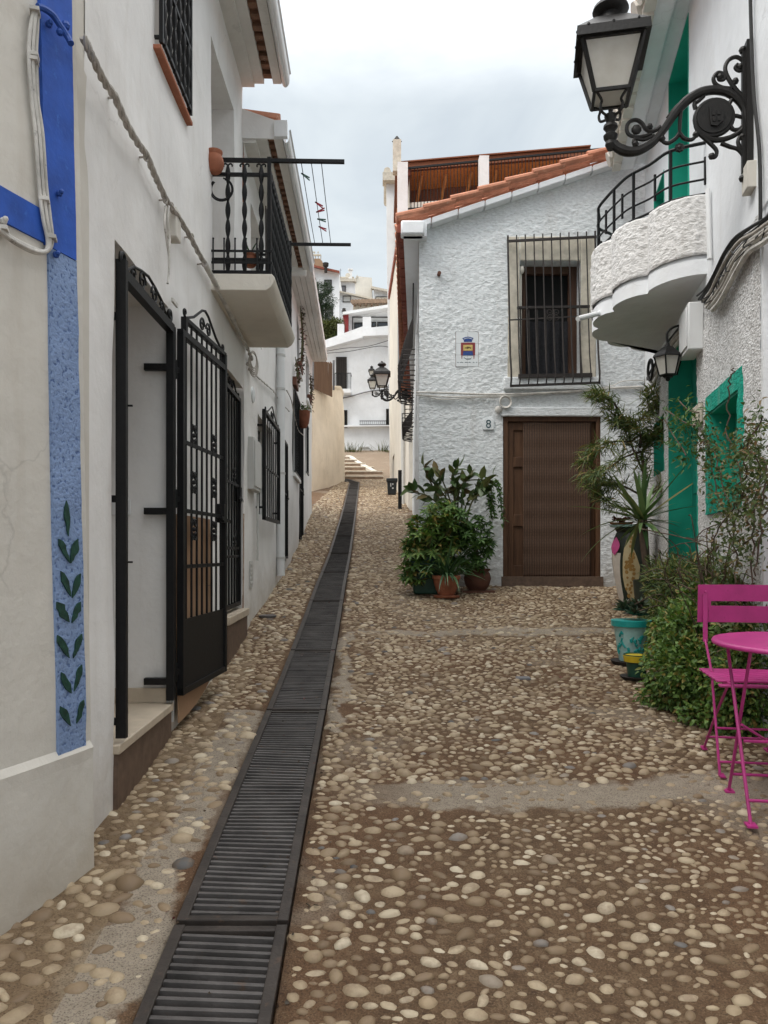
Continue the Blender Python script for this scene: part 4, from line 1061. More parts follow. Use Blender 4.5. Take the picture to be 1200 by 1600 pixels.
m = MB(); a, b = P(489, 600, 23.9), P(519, 600, 25.3); n = 90
for k in range(n):
    t = k / n; p = a.lerp(b, t); m.tube([V((p.x, p.y, 5.05)), V((p.x + random.uniform(-.012, .012), p.y + random.uniform(-.015, .015), 6.0 + .15 * t + random.uniform(-.04, .04)))], random.uniform(.008, .017), 5)
m.build('reeds', 'reed', rs); m = MB(); m.tube([b + V((.05, 0, -.2)), b + V((.05, 0, .78))], .035, 6); m.tube([a + V((.0, 0, -.2)), a + V((.0, 0, .8))], .035, 6); m.build('post', 'shutter', rs)
# ================================================================== HOUSE NUMBER 8
h8 = thing('white_stucco_house', 'white stuccoed corner house facing down the street with brown door and caged window', 'house', (1.6, 9, -.4))
dx0, dz1 = p8(786, 650); dx1, dz0 = p8(939, 905); wx0, wz1 = p8(812, 408); wx1, wz0 = p8(907, 590)
tx0, tz1 = p8(712, 518); tx1, tz0 = p8(748, 573)
topf = lambda s: 3.72 + .323 * (np.asarray(s) - .26)
wall('wall', 'stucco8', F8, .41, 3.6, -.9, 3.72, ((dx0, dx1, -.9, dz1, .12), (wx0, wx1, wz0, wz1, .24), (tx0, tx1, tz0, tz1, .02)), .0135, .012, 1.3, parent=h8, top=topf, rough=.006, rfreq=32)
F8S = fr(.41 - .27, .03, -1, .03)          # its side wall along the alley
wall('side_wall', 'stucco8', F8S, 9.0, 19.0, -.9, 4.0, ((10.6, 11.7, 1.9, 3.3, .15), (12.6, 13.6, 1.2, 2.2, .15)), .2, .01, 1.0, parent=h8)
# door: fixed wooden frame, one plain leaf edge and the woven blind
panel('threshold', 'tread', F8, dx0 - .02, dx1 + .02, -.42, dz0 + .03, -.12, .03, h8)
m = MB(); pbox(m, F8, dx0, dx0 + .06, dz0, dz1, -.118, -.02); pbox(m, F8, dx1 - .05, dx1, dz0, dz1, -.118, -.02); pbox(m, F8, dx0 + .06, dx1 - .05, dz1 - .06, dz1, -.118, -.02)
door = m.build('door', 'woodbrown', h8, bevel=.004)
m = MB(); a, b = dx0 + .062, dx1 - .052
pbox(m, F8, a, b, dz0 + .01, dz1 - .062, -.10, -.075)
for z0_, z1_ in ((dz0 + .02, dz0 + .16), (dz0 + .62, dz0 + .76), (dz0 + 1.32, dz0 + 1.44), (dz1 - .16, dz1 - .065)): pbox(m, F8, a, a + .28, z0_, z1_, -.0748, -.055)
pbox(m, F8, a, a + .07, dz0 + .01, dz1 - .064, -.0746, -.052)
m.build('leaf', 'woodbrown', door, bevel=.006)
N = 40; xs = np.linspace(dx0 + .24, dx1 - .11, N); zs = np.linspace(dz0 + .03, dz1 - .065, 60); XX, ZZ = np.meshgrid(xs, zs, indexing='ij')
vs = F8(XX, ZZ, -.040 + .004 * fbm(XX * 5, ZZ * 2, 0, 2) + .0025 * np.sin(ZZ * 30)).reshape(-1, 3); i, j = np.meshgrid(np.arange(N - 1), np.arange(59), indexing='ij'); i = i.ravel(); j = j.ravel()
bl = np_mesh('woven_blind', vs, [np.stack([i * 60 + j, (i + 1) * 60 + j, (i + 1) * 60 + j + 1, i * 60 + j + 1], -1)], 'woven', door); so = bl.modifiers.new('s', 'SOLIDIFY'); so.thickness = .006
panel('lintel', 'stucco8', F8, dx0 - .03, dx1 + .04, dz1 - .005, dz1 + .10, -.05, .026, h8, .01)
# window: stone surround, wooden frame, dark room with a curtain
win = MB()
x0, z1 = p8(793, 370); x1, z0 = p8(931, 603)
pbox(win, F8, x0, wx0, wz0, z1, -.02, .018); pbox(win, F8, wx1, x1, wz0, z1, -.02, .017); pbox(win, F8, wx0, wx1, wz1, z1, -.02, .018)
win = win.build('window', 'stone', h8, bevel=.012)
m = MB(); pbox(m, F8, wx0, wx0 + .10, wz0, wz1 - .0, -.235, -.17); pbox(m, F8, wx1 - .10, wx1, wz0, wz1, -.235, -.17); pbox(m, F8, wx0 + .1, wx1 - .1, wz1 - .09, wz1, -.235, -.17); pbox(m, F8, wx0 + .1, wx1 - .1, wz0, wz0 + .06, -.235, -.17); m.build('frame', 'woodframe', win, bevel=.005)
panel('pane', 'void', F8, wx0, wx1, wz0, wz1, -.30, -.241, win)  # black back sheet, the room's shade put into its colour
N = 60; xs = np.linspace(wx0 + .1, wx1 - .1, N); zs = np.linspace(wz0 + .06, wz0 + .72, 6); XX, ZZ = np.meshgrid(xs, zs, indexing='ij')
vs = F8(XX, ZZ, -.215 + .014 * np.sin(XX * 55) + .006 * np.sin(XX * 23 + ZZ)).reshape(-1, 3); i, j = np.meshgrid(np.arange(N - 1), np.arange(5), indexing='ij'); i = i.ravel(); j = j.ravel()
np_mesh('curtain', vs, [np.stack([i * 6 + j, (i + 1) * 6 + j, (i + 1) * 6 + j + 1, i * 6 + j + 1], -1)], 'curtain', win)
m = MB(); m.tube([p_ for p_ in (v(F8, wx0 + .02, wz1 - .10, -.05), v(F8, wx0 + .02, wz0, -.05))], .014, 8); m.sph(v(F8, wx0 + .03, wz1 - .09, -.03), .05, 10, (.6, .6, 1)); m.build('blind_roll', 'cream', win)
panel('sill', 'stucco8', F8, x0 - .05, x1 + .05, z0 - .05, wz0 - .001, -.1, .05, win, .01)
# iron cage in front
gm = MB(); A8 = lambda x, y, d: V(F8(*p8(x, y, d), d))
for k in range(11):
    xt = 793.5 + (930 - 793.5) * k / 10; xb = 798 + (936 - 798) * k / 10; yt = 368 - 7 * k / 10; yb = 603 - 5 * k / 10
    pts = [A8(xt, yt, .09), A8(xt, yt + 12, .09), A8(xt + (xb - xt) * .35, 450, .09), A8(xt + (xb - xt) * .6, 510, .11), A8(xt + (xb - xt) * .85, 555, .15), A8(xb + 1, 580, .17), A8(xb + 1, 592, .165), A8(xb, yb, .12)]
    if k in (0, 10): gm.tube(pts, .011, 6)
    else: gm.tube(pts, .0075, 6)
gm.beam(A8(792, 377, .09), A8(932, 370, .09), .022, .026); gm.beam(A8(797, 603, .12), A8(938, 598, .12), .022, .026)
gm.beam(A8(797, 500, .10), A8(925, 493, .10), .010, .014)
for x, y in ((793, 378), (931, 371)): gm.beam(A8(x, y, .09), A8(x, y, -.01), .014, .014)
for x, y in ((798, 602), (937, 597)): gm.beam(A8(x, y, .12), A8(x, y, -.01), .014, .014)
for s_ in (-1, 1): gm.spiral(A8(864 + s_ * 5, 497, .10), V((s_, 0, 0)), V((0, 0, 1)), .04, .012, math.pi, -1.4, .004, 18, 5); gm.spiral(A8(864 + s_ * 5, 487, .10), V((s_, 0, 0)), V((0, 0, -1)), .04, .012, math.pi, -1.4, .004, 18, 5)
gm.build('window_cage', 'iron_rust', win)
gm = MB(); gm.beam(A8(808, 481, .05), A8(921, 479, .05), .035, .028); gm.beam(A8(810, 588, .06), A8(925, 586, .06), .03, .045)
for k in range(8):
    x = 813 + 13.2 * k; gm.tube([A8(x, 481, .05), A8(x + 2, 588, .06)], .008, 6)
gm.build('balustrade', 'iron_rust', win)
# roof and verge
m = MB(); sl = math.atan(.323); n = 9; L = 3.2 / n; X0 = .17
for k in range(n + 1):
    xa = X0 + k * .315; za = 3.83 + .323 * (xa - .26)
    m.tube([V((xa - .03, 8.86, za + .045)), V((xa + .34, 8.86, za + .34 * .323 + .025))], [.044, .036], 10)
    m.tube([V((xa - .03, 9.0, za + .06)), V((xa + .34, 9.0, za + .34 * .323 + .03))], [.05, .042], 10)
m.hexa([V((.14, 9.02, 3.74)), V((3.7, 9.02, 4.89)), V((3.7, 19, 4.89)), V((.40, 19, 3.82)), V((.14, 9.02, 3.80)), V((3.7, 9.02, 4.95)), V((3.7, 19, 4.95)), V((.40, 19, 3.88))])
for k in range(40):
    y = 9.2 + .24 * k; m.tube([V((.14 + .03 * (y - 9), y, 3.83)), V((1.5, y, 4.27))], [.075, .06], 6)
m.build('roof', 'tile', h8)
m = MB()
for k in range(9):
    xa = .245 + k * .31; za = 3.76 + .323 * (xa - .26)
    m.hexa([V((xa, 8.87, za - .08)), V((xa + .30, 8.87, za + .02)), V((xa + .30, 9.02, za + .02)), V((xa, 9.02, za - .08)), V((xa, 8.87, za - .005)), V((xa + .30, 8.87, za + .095)), V((xa + .30, 9.02, za + .095)), V((xa, 9.02, za - .005))])
m.build('verge', 'white_cool', h8, bevel=.012)
m = MB(); E = lambda y, o: .20 + .045 * (y - 9) + o
pt_ = lambda y, o, z: V((E(y, o), y, z))
for a, b, z0_, z1_ in ((.03, .30, 3.62, 3.76),): m.hexa([pt_(8.85, a, z0_), pt_(8.85, b, z0_), pt_(18.9, b, z0_), pt_(18.9, a, z0_), pt_(8.85, a, z1_), pt_(8.85, b, z1_), pt_(18.9, b, z1_), pt_(18.9, a, z1_)])
e8 = m.build('eaves', 'white_cool', h8)
m = MB()
for k in range(60):
    y = 8.86 + k * .165; m.box(pt_(y + .07, .0, 3.72 + random.uniform(-.008, .008)), .09, .15, .10)
m.build('tile_course', 'brick_red', e8)
m = MB(); m.box(V((.33, 8.86, 3.70)), .27, .16, .16); m.build('corbel', 'white_cool', h8, bevel=.02)
# side window cages seen edge-on
for (ya, yb, z0_, z1_, bl_) in ((10.4, 11.9, 2.25, 4.05, .26), (12.4, 13.8, 1.95, 2.55, .22)):
    m = MB(); W_ = lambda y, z, d: v(F8S, y, z, d)
    for k in range(9):
        y = ya + (yb - ya) * k / 8; hh = z1_ - z0_
        m.tube([W_(y, z1_, .05), W_(y, z0_ + hh * .5, .06), W_(y, z0_ + hh * .3, bl_ * .7), W_(y, z0_ + hh * .12, bl_), W_(y, z0_ + .03, bl_ * .9), W_(y, z0_, .05)], .010, 6)
    for t in range(7):
        z = z0_ + .05 + t * .07; d = bl_ * (1 if t < 4 else .8)
        m.tube([W_(ya, z, .03), W_(ya, z, d), W_(yb, z, d), W_(yb, z, .03)], .008, 6)
    m.build('side_grille', 'iron_rust', h8)
c = A8(686, 428, .03); m = MB(); m.tube([c + V((0, .04, .004)), c + V((0, -.05, -.004))], .022, 10); m.build('spout', 'terra_dark', h8)
# tiled panel with the crest and its reading: a blue crown over a red, gold and blue shield
tp = thing('crest_panel', 'white tile panel with a crowned red and blue crest set in the stucco', 'tile panel', A8(730, 545, 0))
panel('tiles', 'ceramic', F8, tx0 + .004, tx1 - .004, tz0 + .004, tz1 - .004, -.022, -.004, tp)
sx, sz = (tx1 - tx0) / 36.5, (tz1 - tz0) / 55
Q = lambda x, y, d=-.0035: v(F8, tx0 + (x - 712) * sx, tz1 - (y - 518.5) * sz, d)
def sheet(name, mat, pts, d=0.0, th=.0012): MB().prism([Q(x, y, -.0035 + d) for x, y in pts], (0, -th, 0)).build(name, mat, tp, smooth=False)
# crop coordinates (12 per pixel) -> photograph pixels
K = lambda *q: [(700 + a / 12, 500 + b / 12) for a, b in q]
sheet('crown', 'c_blue', K((300, 415), (300, 390), (270, 345), (330, 325), (380, 315), (430, 325), (485, 345), (455, 390), (455, 415)))
sheet('crown_band', 'ceramic', K((296, 360), (340, 342), (380, 336), (420, 342), (462, 360), (455, 368), (420, 352), (380, 346), (340, 352), (302, 368)), .0013, .0006)
sheet('shield', 'c_red', K((243, 428), (515, 428), (515, 668), (243, 668)))
sheet('shield_field', 'c_yellow', K((290, 472), (465, 472), (465, 578), (290, 578)), .0013)
sheet('shield_base', 'c_blue', K((290, 590), (465, 590), (478, 668), (280, 668)), .0013)
sheet('castle_figure', 'c_brown', K((315, 540), (318, 515), (345, 522), (360, 500), (380, 512), (398, 500), (415, 520), (440, 512), (438, 545), (400, 535), (370, 548), (340, 538)), .0027, .0006)
for x in (262, 492): sheet('tassel', 'c_red', K((x - 10, 672), (x + 10, 672), (x + 6, 735), (x - 6, 735)))
sheet('scroll', 'c_navy', K((300, 700), (340, 730), (420, 728), (450, 705), (445, 716), (420, 742), (340, 744), (305, 715)))
for a, b in ((170, 205), (225, 290), (318, 372), (390, 430), (470, 500), (530, 555)):
    sheet('lettering', 'c_navy', K((a, 800), ((a + b) / 2, 790), (b, 800), (b, 806), ((a + b) / 2, 800), (a, 808)))
m = MB(); pbox(m, F8, tx0 + .2 * (tx1 - tx0) * 2.6, tx0 + .2 * (tx1 - tx0) * 2.6 + .002, tz0 + .005, tz1 - .005, -.0042, -.0036)
for k in (1, 2): zj = tz0 + (tz1 - tz0) * k / 3; pbox(m, F8, tx0 + .005, tx1 - .005, zj, zj + .002, -.0042, -.0036)
m.build('joint', 'shutter', tp)
# number plate
x0, z1 = p8(754.5, 655); x1, z0 = p8(771.5, 671.5)
np_ = thing('number_plate', 'pale tile with a blue number 8 beside the brown door', 'number plate', A8(763, 663, 0))
panel('tile', 'ceramic', F8, x0, x1, z0, z1, -.01, .012, np_, .003)
cu = bpy.data.curves.new('digit', 'FONT'); cu.body = '8'; cu.size = .135; cu.extrude = .0012; cu.align_x = 'CENTER'; cu.align_y = 'CENTER'
to = bpy.data.objects.new('tmp', cu); C.objects.link(to); dg = bpy.context.evaluated_depsgraph_get(); me = bpy.data.meshes.new_from_object(to.evaluated_get(dg)); bpy.data.objects.remove(to)
me.materials.clear(); me.materials.append(M['c_navy']); do = bpy.data.objects.new('digit', me); C.objects.link(do); do.parent = np_
do.location = v(F8, (x0 + x1) / 2, (z0 + z1) / 2, .0135) - np_.location; do.rotation_euler = (math.pi / 2, 0, 0)
# cables on the facade
root = thing('cable_bundle', 'painted cables running along the stucco above the brown door', 'cable', A8(760, 614, .02))
def p8path(pts, d): return [A8(x, y, d) for x, y in pts]
def smooth(q, steps=6):
    q = [V(p) for p in q]; out = []
    for i in range(len(q) - 1):
        p0, p1, p2, p3 = q[max(0, i - 1)], q[i], q[i + 1], q[min(len(q) - 1, i + 2)]
        for k in range(steps):
            t = k / steps; out.append(.5 * ((2 * p1) + (p2 - p0) * t + (2 * p0 - 5 * p1 + 4 * p2 - p3) * t * t + (3 * p1 - p0 - 3 * p2 + p3) * t ** 3))
    return out + [q[-1]]
for pts, r in (([(650, 613), (700, 614), (760, 616), (830, 615), (900, 611), (960, 606), (1006, 604)], .012), ([(650, 617), (700, 620), (760, 619), (800, 618), (860, 613), (920, 609), (960, 607), (1006, 607)], .009), ([(655, 616), (690, 624), (740, 621), (790, 620), (840, 616), (900, 613)], .007), ([(920, 608), (955, 603), (972, 596), (1000, 594), (1006, 596)], .006)):
    m = MB(); m.tube(smooth(p8path(pts, .03)), r, 7); m.build('strand', 'cable_white', root)
m = MB()
for k in range(4): ring(m, A8(790, 628, .03 + .008 * k), (1, 0, 0), (0, 0, 1), .058 + .004 * k, .006, 22)
m.sph(A8(779, 640, .03), .045, 10, (1, .5, 1)); m.build('coil', 'cable_white', root)

# ================================================================== BEIGE HOUSE BEYOND, WITH ROOF TERRACE
h5 = thing('beige_house', 'tall cream house behind number 8 with a railed roof terrace', 'house', (.6, 22, 1))
wall('wall', 'cream', FA, 19.0, 28.4, .2, 9.5, ((21.6, 23.2, 5.6, 7.6, .12), (25.4, 26.6, 2.2, 3.2, .12)), .3, .02, .8, parent=h5)
panel('shutter', 'shutter', FA, 21.6, 23.2, 5.6, 7.6, -.02, .03, h5); panel('shutter', 'shutter', FA, 25.4, 26.6, 2.2, 3.2, -.12, -.1, h5)
F19 = lambda s, z, d=0.0: np.stack(np.broadcast_arrays(np.asarray(s, float), 19 - .17 * np.asarray(s, float) + .1 - np.asarray(d, float), np.asarray(z, float)), -1)
def p19(x, y):
    k = (x - 600) / F; X = k * 19.1 / (1 + .17 * k); return X, (HY - y) / F * (19.1 - .17 * X)
wall('front_wall', 'cream', F19, .63, 6.2, .5, 8.6, (), .4, .01, .5, parent=h5)
panel('trim', 'brick_red', FA, 19.0, 28.4, 9.28, 9.5, -.02, .06, h5)
X0, zt0 = p19(637, 258); X1, zt1 = p19(621, 258)
a, _ = p19(621, 0); b, _ = p19(637, 0); MB().box(V(((a + b) / 2, 19.05, 8.9)), b - a, .35, 1.3).build('terrace_pillar', 'white_far', h5); m = MB(); a, zz = p19(747, 252); b, _ = p19(762, 0); m.box(V(((a + b) / 2, 18.55, 8.9)), b - a, .24, (zz - 8.9) * 2); m.build('terrace_pillar', 'white_far', h5)
m = MB(); a, zz = p19(614, 207); b, zc_ = p19(627, 262); zq = p19(620, 213)[1]; m.box(V(((a + b) / 2, 19.3, (zq + zc_) / 2)), b - a, .25, zq - zc_); ch = m.build('chimney', 'stone', h5)
m = MB(); m.lathe([(.13, 0), (.02, .14), (0, .15)], V(((a + b) / 2, 19.3, zq)), 4); m.build('cap', 'cloth_dark', ch)
rl = MB(); xs0, ztr = p19(637, 263); xs1, zte = p19(925, 234)
top_ = lambda s: ztr + (zte - ztr) * (s - xs0) / (xs1 - xs0)
R19 = lambda s, z, d=0: V(F19(s, z, d))
rl.beam(R19(xs0, ztr), R19(xs1 + .4, zte), .045, .045)
n = 54
for k in range(n):
    s = xs0 + (xs1 - xs0) * k / n; rl.tube([R19(s, 8.2), R19(s, top_(s))], .009, 5)
rl.beam(R19(xs0, 8.45), R19(xs1, 8.45), .03, .03); rl.build('terrace_railing', 'iron', h5)
back = lambda s, z, d: R19(s, z, -d)      # porch on the terrace: stacked boards on brackets under a dark fascia
def board(name, mat, z0, z1, d0, d1, par, tilt=0.0, s1=5.0):
    q = MB(); q.hexa([back(xs0 - .25, z0, d0 + tilt), back(s1, z0, d0 + tilt), back(s1, z0, d1 + tilt), back(xs0 - .25, z0, d1 + tilt), back(xs0 - .25, z1, d0), back(s1, z1, d0), back(s1, z1, d1), back(xs0 - .25, z1, d1)]); return q.build(name, mat, par)
porch = board('porch_fascia', 'porch_dark', 9.58, 9.76, .35, .45, h5)
board('porch_ceiling', 'porch', 9.36, 9.577, .46, .50, porch, .5); board('porch_beam', 'porch_dark', 9.02, 9.40, 1.0, 1.1, porch); board('porch_boards', 'porch', 8.3, 9.02, 1.2, 1.25, porch, .1)
q = MB()
for k in range(7):
    s = xs0 + .25 + .62 * k; q.beam(back(s + .12, 9.5, .55), back(s, 8.95, .98), .06, .08)
q.build('bracket', 'porch', porch)
q = MB(); q.hexa([back(xs0 - .3, 9.77, .3), back(5.0, 9.77, .3), back(5.0, 9.82, 4), back(xs0 - .3, 9.82, 4), back(xs0 - .3, 9.80, .3), back(5.0, 9.80, .3), back(5.0, 9.86, 4), back(xs0 - .3, 9.86, 4)]); q.build('porch_roof', 'porch_dark', porch)
m = MB(); m.tube([V(FA(20.5, .9, .06)), V(FA(20.5, 9.2, .06))], .05, 8); m.build('downpipe', 'plastic', h5)
h6 = thing('tall_cream_house', 'narrow tall pale house standing up behind the beige house', 'house', (.5, 31, 3))
m = MB(); m.hexa([V((.24, 28.5, 1)), V((5, 28.5, 1)), V((5, 36.5, 2)), V((.30, 36.5, 2)), V((.08, 28.5, 13.6)), V((5, 28.5, 13.6)), V((5, 36.5, 13.6)), V((.14, 36.5, 13.6))]); m.build('wall', 'white_far', h6)
m = MB(); m.box(V((2.4, 28.45, 13.75)), 4.9, .5, .3); m.tube([V((.12, 28.3, 14.0)), V((.12, 31, 14.0))], .13, 8); m.tube([V((.5, 28.3, 14.0)), V((.5, 31, 14.0))], .13, 8); m.build('cornice', 'stone', h6)
m = MB(); m.tube([V((.42, 28.42, 4)), V((.42, 28.42, 13))], .05, 6); m.build('downpipe', 'plastic', h6)
# litter bin
pz = gz(.40, 19.3); lb = thing('litter_bin', 'black litter bin hung on a dark post beside the alley wall', 'litter bin', (.40, 19.3, pz))
m = MB(); m.tube([V((.40, 19.3, pz - .1)), V((.40, 19.3, pz + .98))], .048, 10); m.build('post', 'iron', lb)
m = MB(); cx, cy, z0 = .20, 19.3, pz + .36; w0, w1, dd, hh = .105, .125, .11, .40
m.hexa([V((cx - w0, cy - dd, z0)), V((cx + w0, cy - dd, z0)), V((cx + w0, cy + dd, z0)), V((cx - w0, cy + dd, z0)), V((cx - w1, cy - dd * 1.15, z0 + hh)), V((cx + w1, cy - dd * 1.15, z0 + hh)), V((cx + w1, cy + dd * 1.15, z0 + hh)), V((cx - w1, cy + dd * 1.15, z0 + hh))]); m.build('body', 'bin', lb, bevel=.02)
m = MB(); m.box(V((cx, cy - .005, z0 + hh - .035)), w1 * 2.25, dd * 2.6, .09); m.build('lid', 'bin', lb, bevel=.015)
m = MB(); m.box(V((cx + .02, cy - dd * 1.1, z0 + .16)), .04, .008, .035); m.box(V((cx - .03, cy - dd * 1.14, z0 + .24)), .02, .008, .09); m.box(V((cx + .02, cy - dd * 1.15, z0 + .26)), .03, .008, .04); m.build('sticker', 'plastic', lb)

# ================================================================== STEPS, RAMP WALL AND VILLAGE BEHIND
st = MB(); rs_ = MB()
for k in range(6):
    y0 = 28.7 + k * 1.25; xr = [-.02, -.05, -.42, -.78, -1.18, -1.54][k]; z = [2.79, 3.10, 3.41, 3.70, 4.0, 4.28][k]
    st.hexa([V((-4, y0, 1.5)), V((xr, y0, 1.5)), V((xr - .1, y0 + 7, 1.5)), V((-4, y0 + 7, 1.5)), V((-4, y0, z)), V((xr, y0, z)), V((xr - .1, y0 + 7, z)), V((-4, y0 + 7, z))])
    rs_.box(((-4 + xr) / 2, y0 - .005, z - .14), xr + 3.99, .012, .20)
st = st.build('steps', 'stone', None, bevel=.02); st['kind'] = 'structure'; rs_.build('riser', 'riser', st)
rw = thing('low_wall', 'low white kerb wall curving down beside the far steps', 'wall', (-.6, 32, 3.2))
q = [P(541, 711, 36.5), P(548, 713, 35.2), P(556, 719, 33.9), P(566, 725, 32.6), P(575, 730, 31.2), P(585, 735.5, 30.0)]; m = MB(); qq = smooth(q, 5); vs = []; fs = []
for i, p in enumerate(qq):
    for dx, dz in ((-.10, -.9), (-.10, 0), (.10, 0), (.10, -.9)): vs.append((p.x + dx, p.y, p.z + dz))
for i in range(len(qq) - 1):
    for k in range(3): fs.append((i * 4 + k, i * 4 + k + 1, i * 4 + 5 + k, i * 4 + 4 + k))
fs.append(tuple(len(vs) - 4 + k for k in range(4))); fs.append((3, 2, 1, 0)); m.add(vs, fs); m.build('coping', 'cream', rw)
def hbox(m, pts, Y, depth, yb=None):
    """block whose front outline (photo pixels, clockwise) stands at distance Y"""
    m.prism([P(x, y, Y) for x, y in pts], (0, depth, 0))
def house(name, label, pts, Y, depth, mat='white_far', rot=0):
    r = thing(name, label, 'house', P(sum(p[0] for p in pts) / len(pts), max(p[1] for p in pts), Y), 'village houses on the hill')
    m = MB(); hbox(m, pts, Y, depth); m.build('wall', mat, r, smooth=False); return r
def opening(r, name, x0, y0, x1, y1, Y, mat='pane', deep=.12, bars=0, sill=False, frame=None):
    m = MB(); a, b = P(x0, y1, Y), P(x1, y0, Y); m.box(((a.x + b.x) / 2, Y - .01, (a.z + b.z) / 2), b.x - a.x, .06, b.z - a.z); w = m.build(name, mat, r)
    t = .05
    m = MB()
    for X_ in (a.x, b.x): m.box((X_, Y - .03, (a.z + b.z) / 2), t, .10, b.z - a.z + t)
    for Z_ in (a.z, b.z): m.box(((a.x + b.x) / 2, Y - .03, Z_), b.x - a.x - t, .10, t)
    m.build('frame', frame or 'cloth_dark', w)
    if bars:
        m = MB()
        for k in range(bars): m.tube([V((a.x + (b.x - a.x) * (k + .5) / bars, Y - .15, a.z)), V((a.x + (b.x - a.x) * (k + .5) / bars, Y - .15, b.z))], .015, 4)
        m.build('bars', 'iron', w)
    return w
Y = 38
hA = house('white_house', 'large white house closing the street with a balcony door and parapet', [(440, 720), (660, 720), (660, 545), (610, 524), (567, 527), (507, 546), (440, 560)], Y, 8, 'white_cool')
m = MB(); par = [(440, 555), (507, 541), (567, 522), (660, 516)]
for (xa, ya), (xb, yb) in zip(par[:-1], par[1:]): m.hexa([P(xa, ya + 7, Y) + V((0, -.45, 0)), P(xb, yb + 9, Y) + V((0, -.45, 0)), P(xb, yb + 9, Y), P(xa, ya + 7, Y), P(xa, ya - 5, Y) + V((0, -.45, 0)), P(xb, yb - 8, Y) + V((0, -.45, 0)), P(xb, yb - 8, Y), P(xa, ya - 5, Y)])
pr = m.build('parapet', 'white_cool', hA)
for x0, x1, y0, y1 in ((528, 538, 510, 530), (567, 580, 499, 524)):
    a, b = P(x0, y1, Y), P(x1, y0, Y); m = MB(); m.box(((a.x + b.x) / 2, Y - .25, (a.z + b.z) / 2), b.x - a.x, .35, b.z - a.z); m.build('post', 'white_cool', pr)
d = opening(hA, 'balcony_door', 526, 559, 541, 613, Y, 'void')
m = MB(); a, b = P(526, 613, Y), P(541, 559, Y)
for k in range(4): m.box((a.x + (b.x - a.x) * (k + .5) / 4, Y - .07, (a.z + b.z) / 2), .1, .05, b.z - a.z); 
m.build('shutter', 'cloth_dark', d)
m = MB(); a, b = P(525, 617, Y), P(549, 613, Y); m.box(((a.x + b.x) / 2, Y - .35, (a.z + b.z) / 2), b.x - a.x, .7, b.z - a.z + .06); bb = m.build('balcony', 'white_cool', hA)
m = MB()
za, zb_ = P(0, 614, Y).z, P(0, 588, Y).z
for k in range(10): X_ = a.x + (b.x - a.x) * k / 9; m.tube([V((X_, Y - .68, za)), V((X_, Y - .68, zb_))], .016, 5)
m.beam(V((a.x, Y - .68, zb_)), V((b.x, Y - .68, zb_)), .04, .03); m.beam(V((b.x, Y - .68, zb_)), V((b.x, Y, zb_)), .03, .03); m.build('railing', 'iron', bb)
opening(hA, 'window', 531, 642, 542, 668, Y, 'void', bars=4); opening(hA, 'window', 604, 640, 614, 665, Y, 'void')
m = MB()
for k in range(14): a = P(563 + 3.1 * k, 0, Y).x; m.tube([V((a, Y - .25, P(0, 664, Y).z)), V((a, Y - .25, P(0, 659, Y).z))], .016, 4)
for y in (659, 665): m.beam(P(562, y, Y) + V((0, -.25, 0)), P(606, y, Y) + V((0, -.25, 0)), .04, .03)
m.build('ledge_railing', 'iron', hA)
m = MB(); m.hexa([P(510, 668.5, Y) + V((0, -.30, 0)), P(630, 667, Y) + V((0, -.30, 0)), P(630, 667, Y), P(510, 668.5, Y), P(510, 666, Y) + V((0, -.3, 0)), P(630, 665.5, Y) + V((0, -.3, 0)), P(630, 665.5, Y), P(510, 666, Y)]); m.build('ledge', 'white_cool', hA)
opening(hA, 'vent', 562, 699, 576, 709, Y, 'plastic', frame='plastic')
for i, (pts, lb_) in enumerate((([(520, 625), (545, 620), (575, 612), (610, 608)], 'grey wire sagging below the balcony of the white end house'), ([(508, 549), (540, 544), (575, 541), (610, 531)], 'upper wire strung under the parapet of the white end house'), ([(508, 552), (545, 549), (590, 541), (610, 543)], 'lower wire strung under the parapet of the white end house'))):
    m = MB(); m.tube(smooth([P(x, y, Y - .6 if i else Y - .06) for x, y in pts]), .03 if i == 0 else .015, 5); o = m.build('wire', 'cable_black' if i else 'shutter'); tag(o, lb_, 'wire')
Y = 46
hB = house('white_house', 'white house with a dark red column and shaded porch above the parapet', [(533, 560), (660, 560), (660, 478), (610, 481), (541, 494), (533, 497)], Y, 5)
opening(hB, 'porch_recess', 551, 496, 640, 519, Y, 'plastic'); opening(hB, 'window', 554, 505, 566, 518, Y - .1, 'pane', bars=3); opening(hB, 'window', 581, 504, 587, 511, Y - .1, 'pane'); opening(hB, 'window', 590, 504, 610, 511, Y - .1, 'pane')
m = MB(); a, b = P(537, 522, Y), P(545, 494, Y); m.box(((a.x + b.x) / 2, Y - .3, (a.z + b.z) / 2), b.x - a.x, .5, b.z - a.z); m.build('column', 'red_paint', hB)
m = MB(); m.hexa([P(536, 497, Y) + V((0, -.7, 0)), P(660, 478, Y) + V((0, -.7, 0)), P(660, 478, Y), P(536, 497, Y), P(536, 493, Y) + V((0, -.7, 0)), P(660, 473, Y) + V((0, -.7, 0)), P(660, 473, Y), P(536, 493, Y)]); m.build('porch_roof', 'white_far', hB)
m = MB(); c = P(537.5, 490, Y - .3); m.lathe([(.12, 0), (.14, .15), (.10, .22), (.1, .3), (0, .3)], c, 10); o = m.build('chimney_pot', 'cloth_dark', hB)
Y = 55
hC = house('stone_house', 'pale stone house with curly tiled eaves behind the red column', [(549, 500), (660, 495), (660, 472), (553, 472)], Y, 6, 'stone')
m = MB()
for k in range(22): p = P(551 + 5 * k, 471 - .12 * k, Y - .5); m.tube([p, p + V((0, 3, .8))], .16, 8)
m.build('roof', 'tile_old', hC)
m = MB()
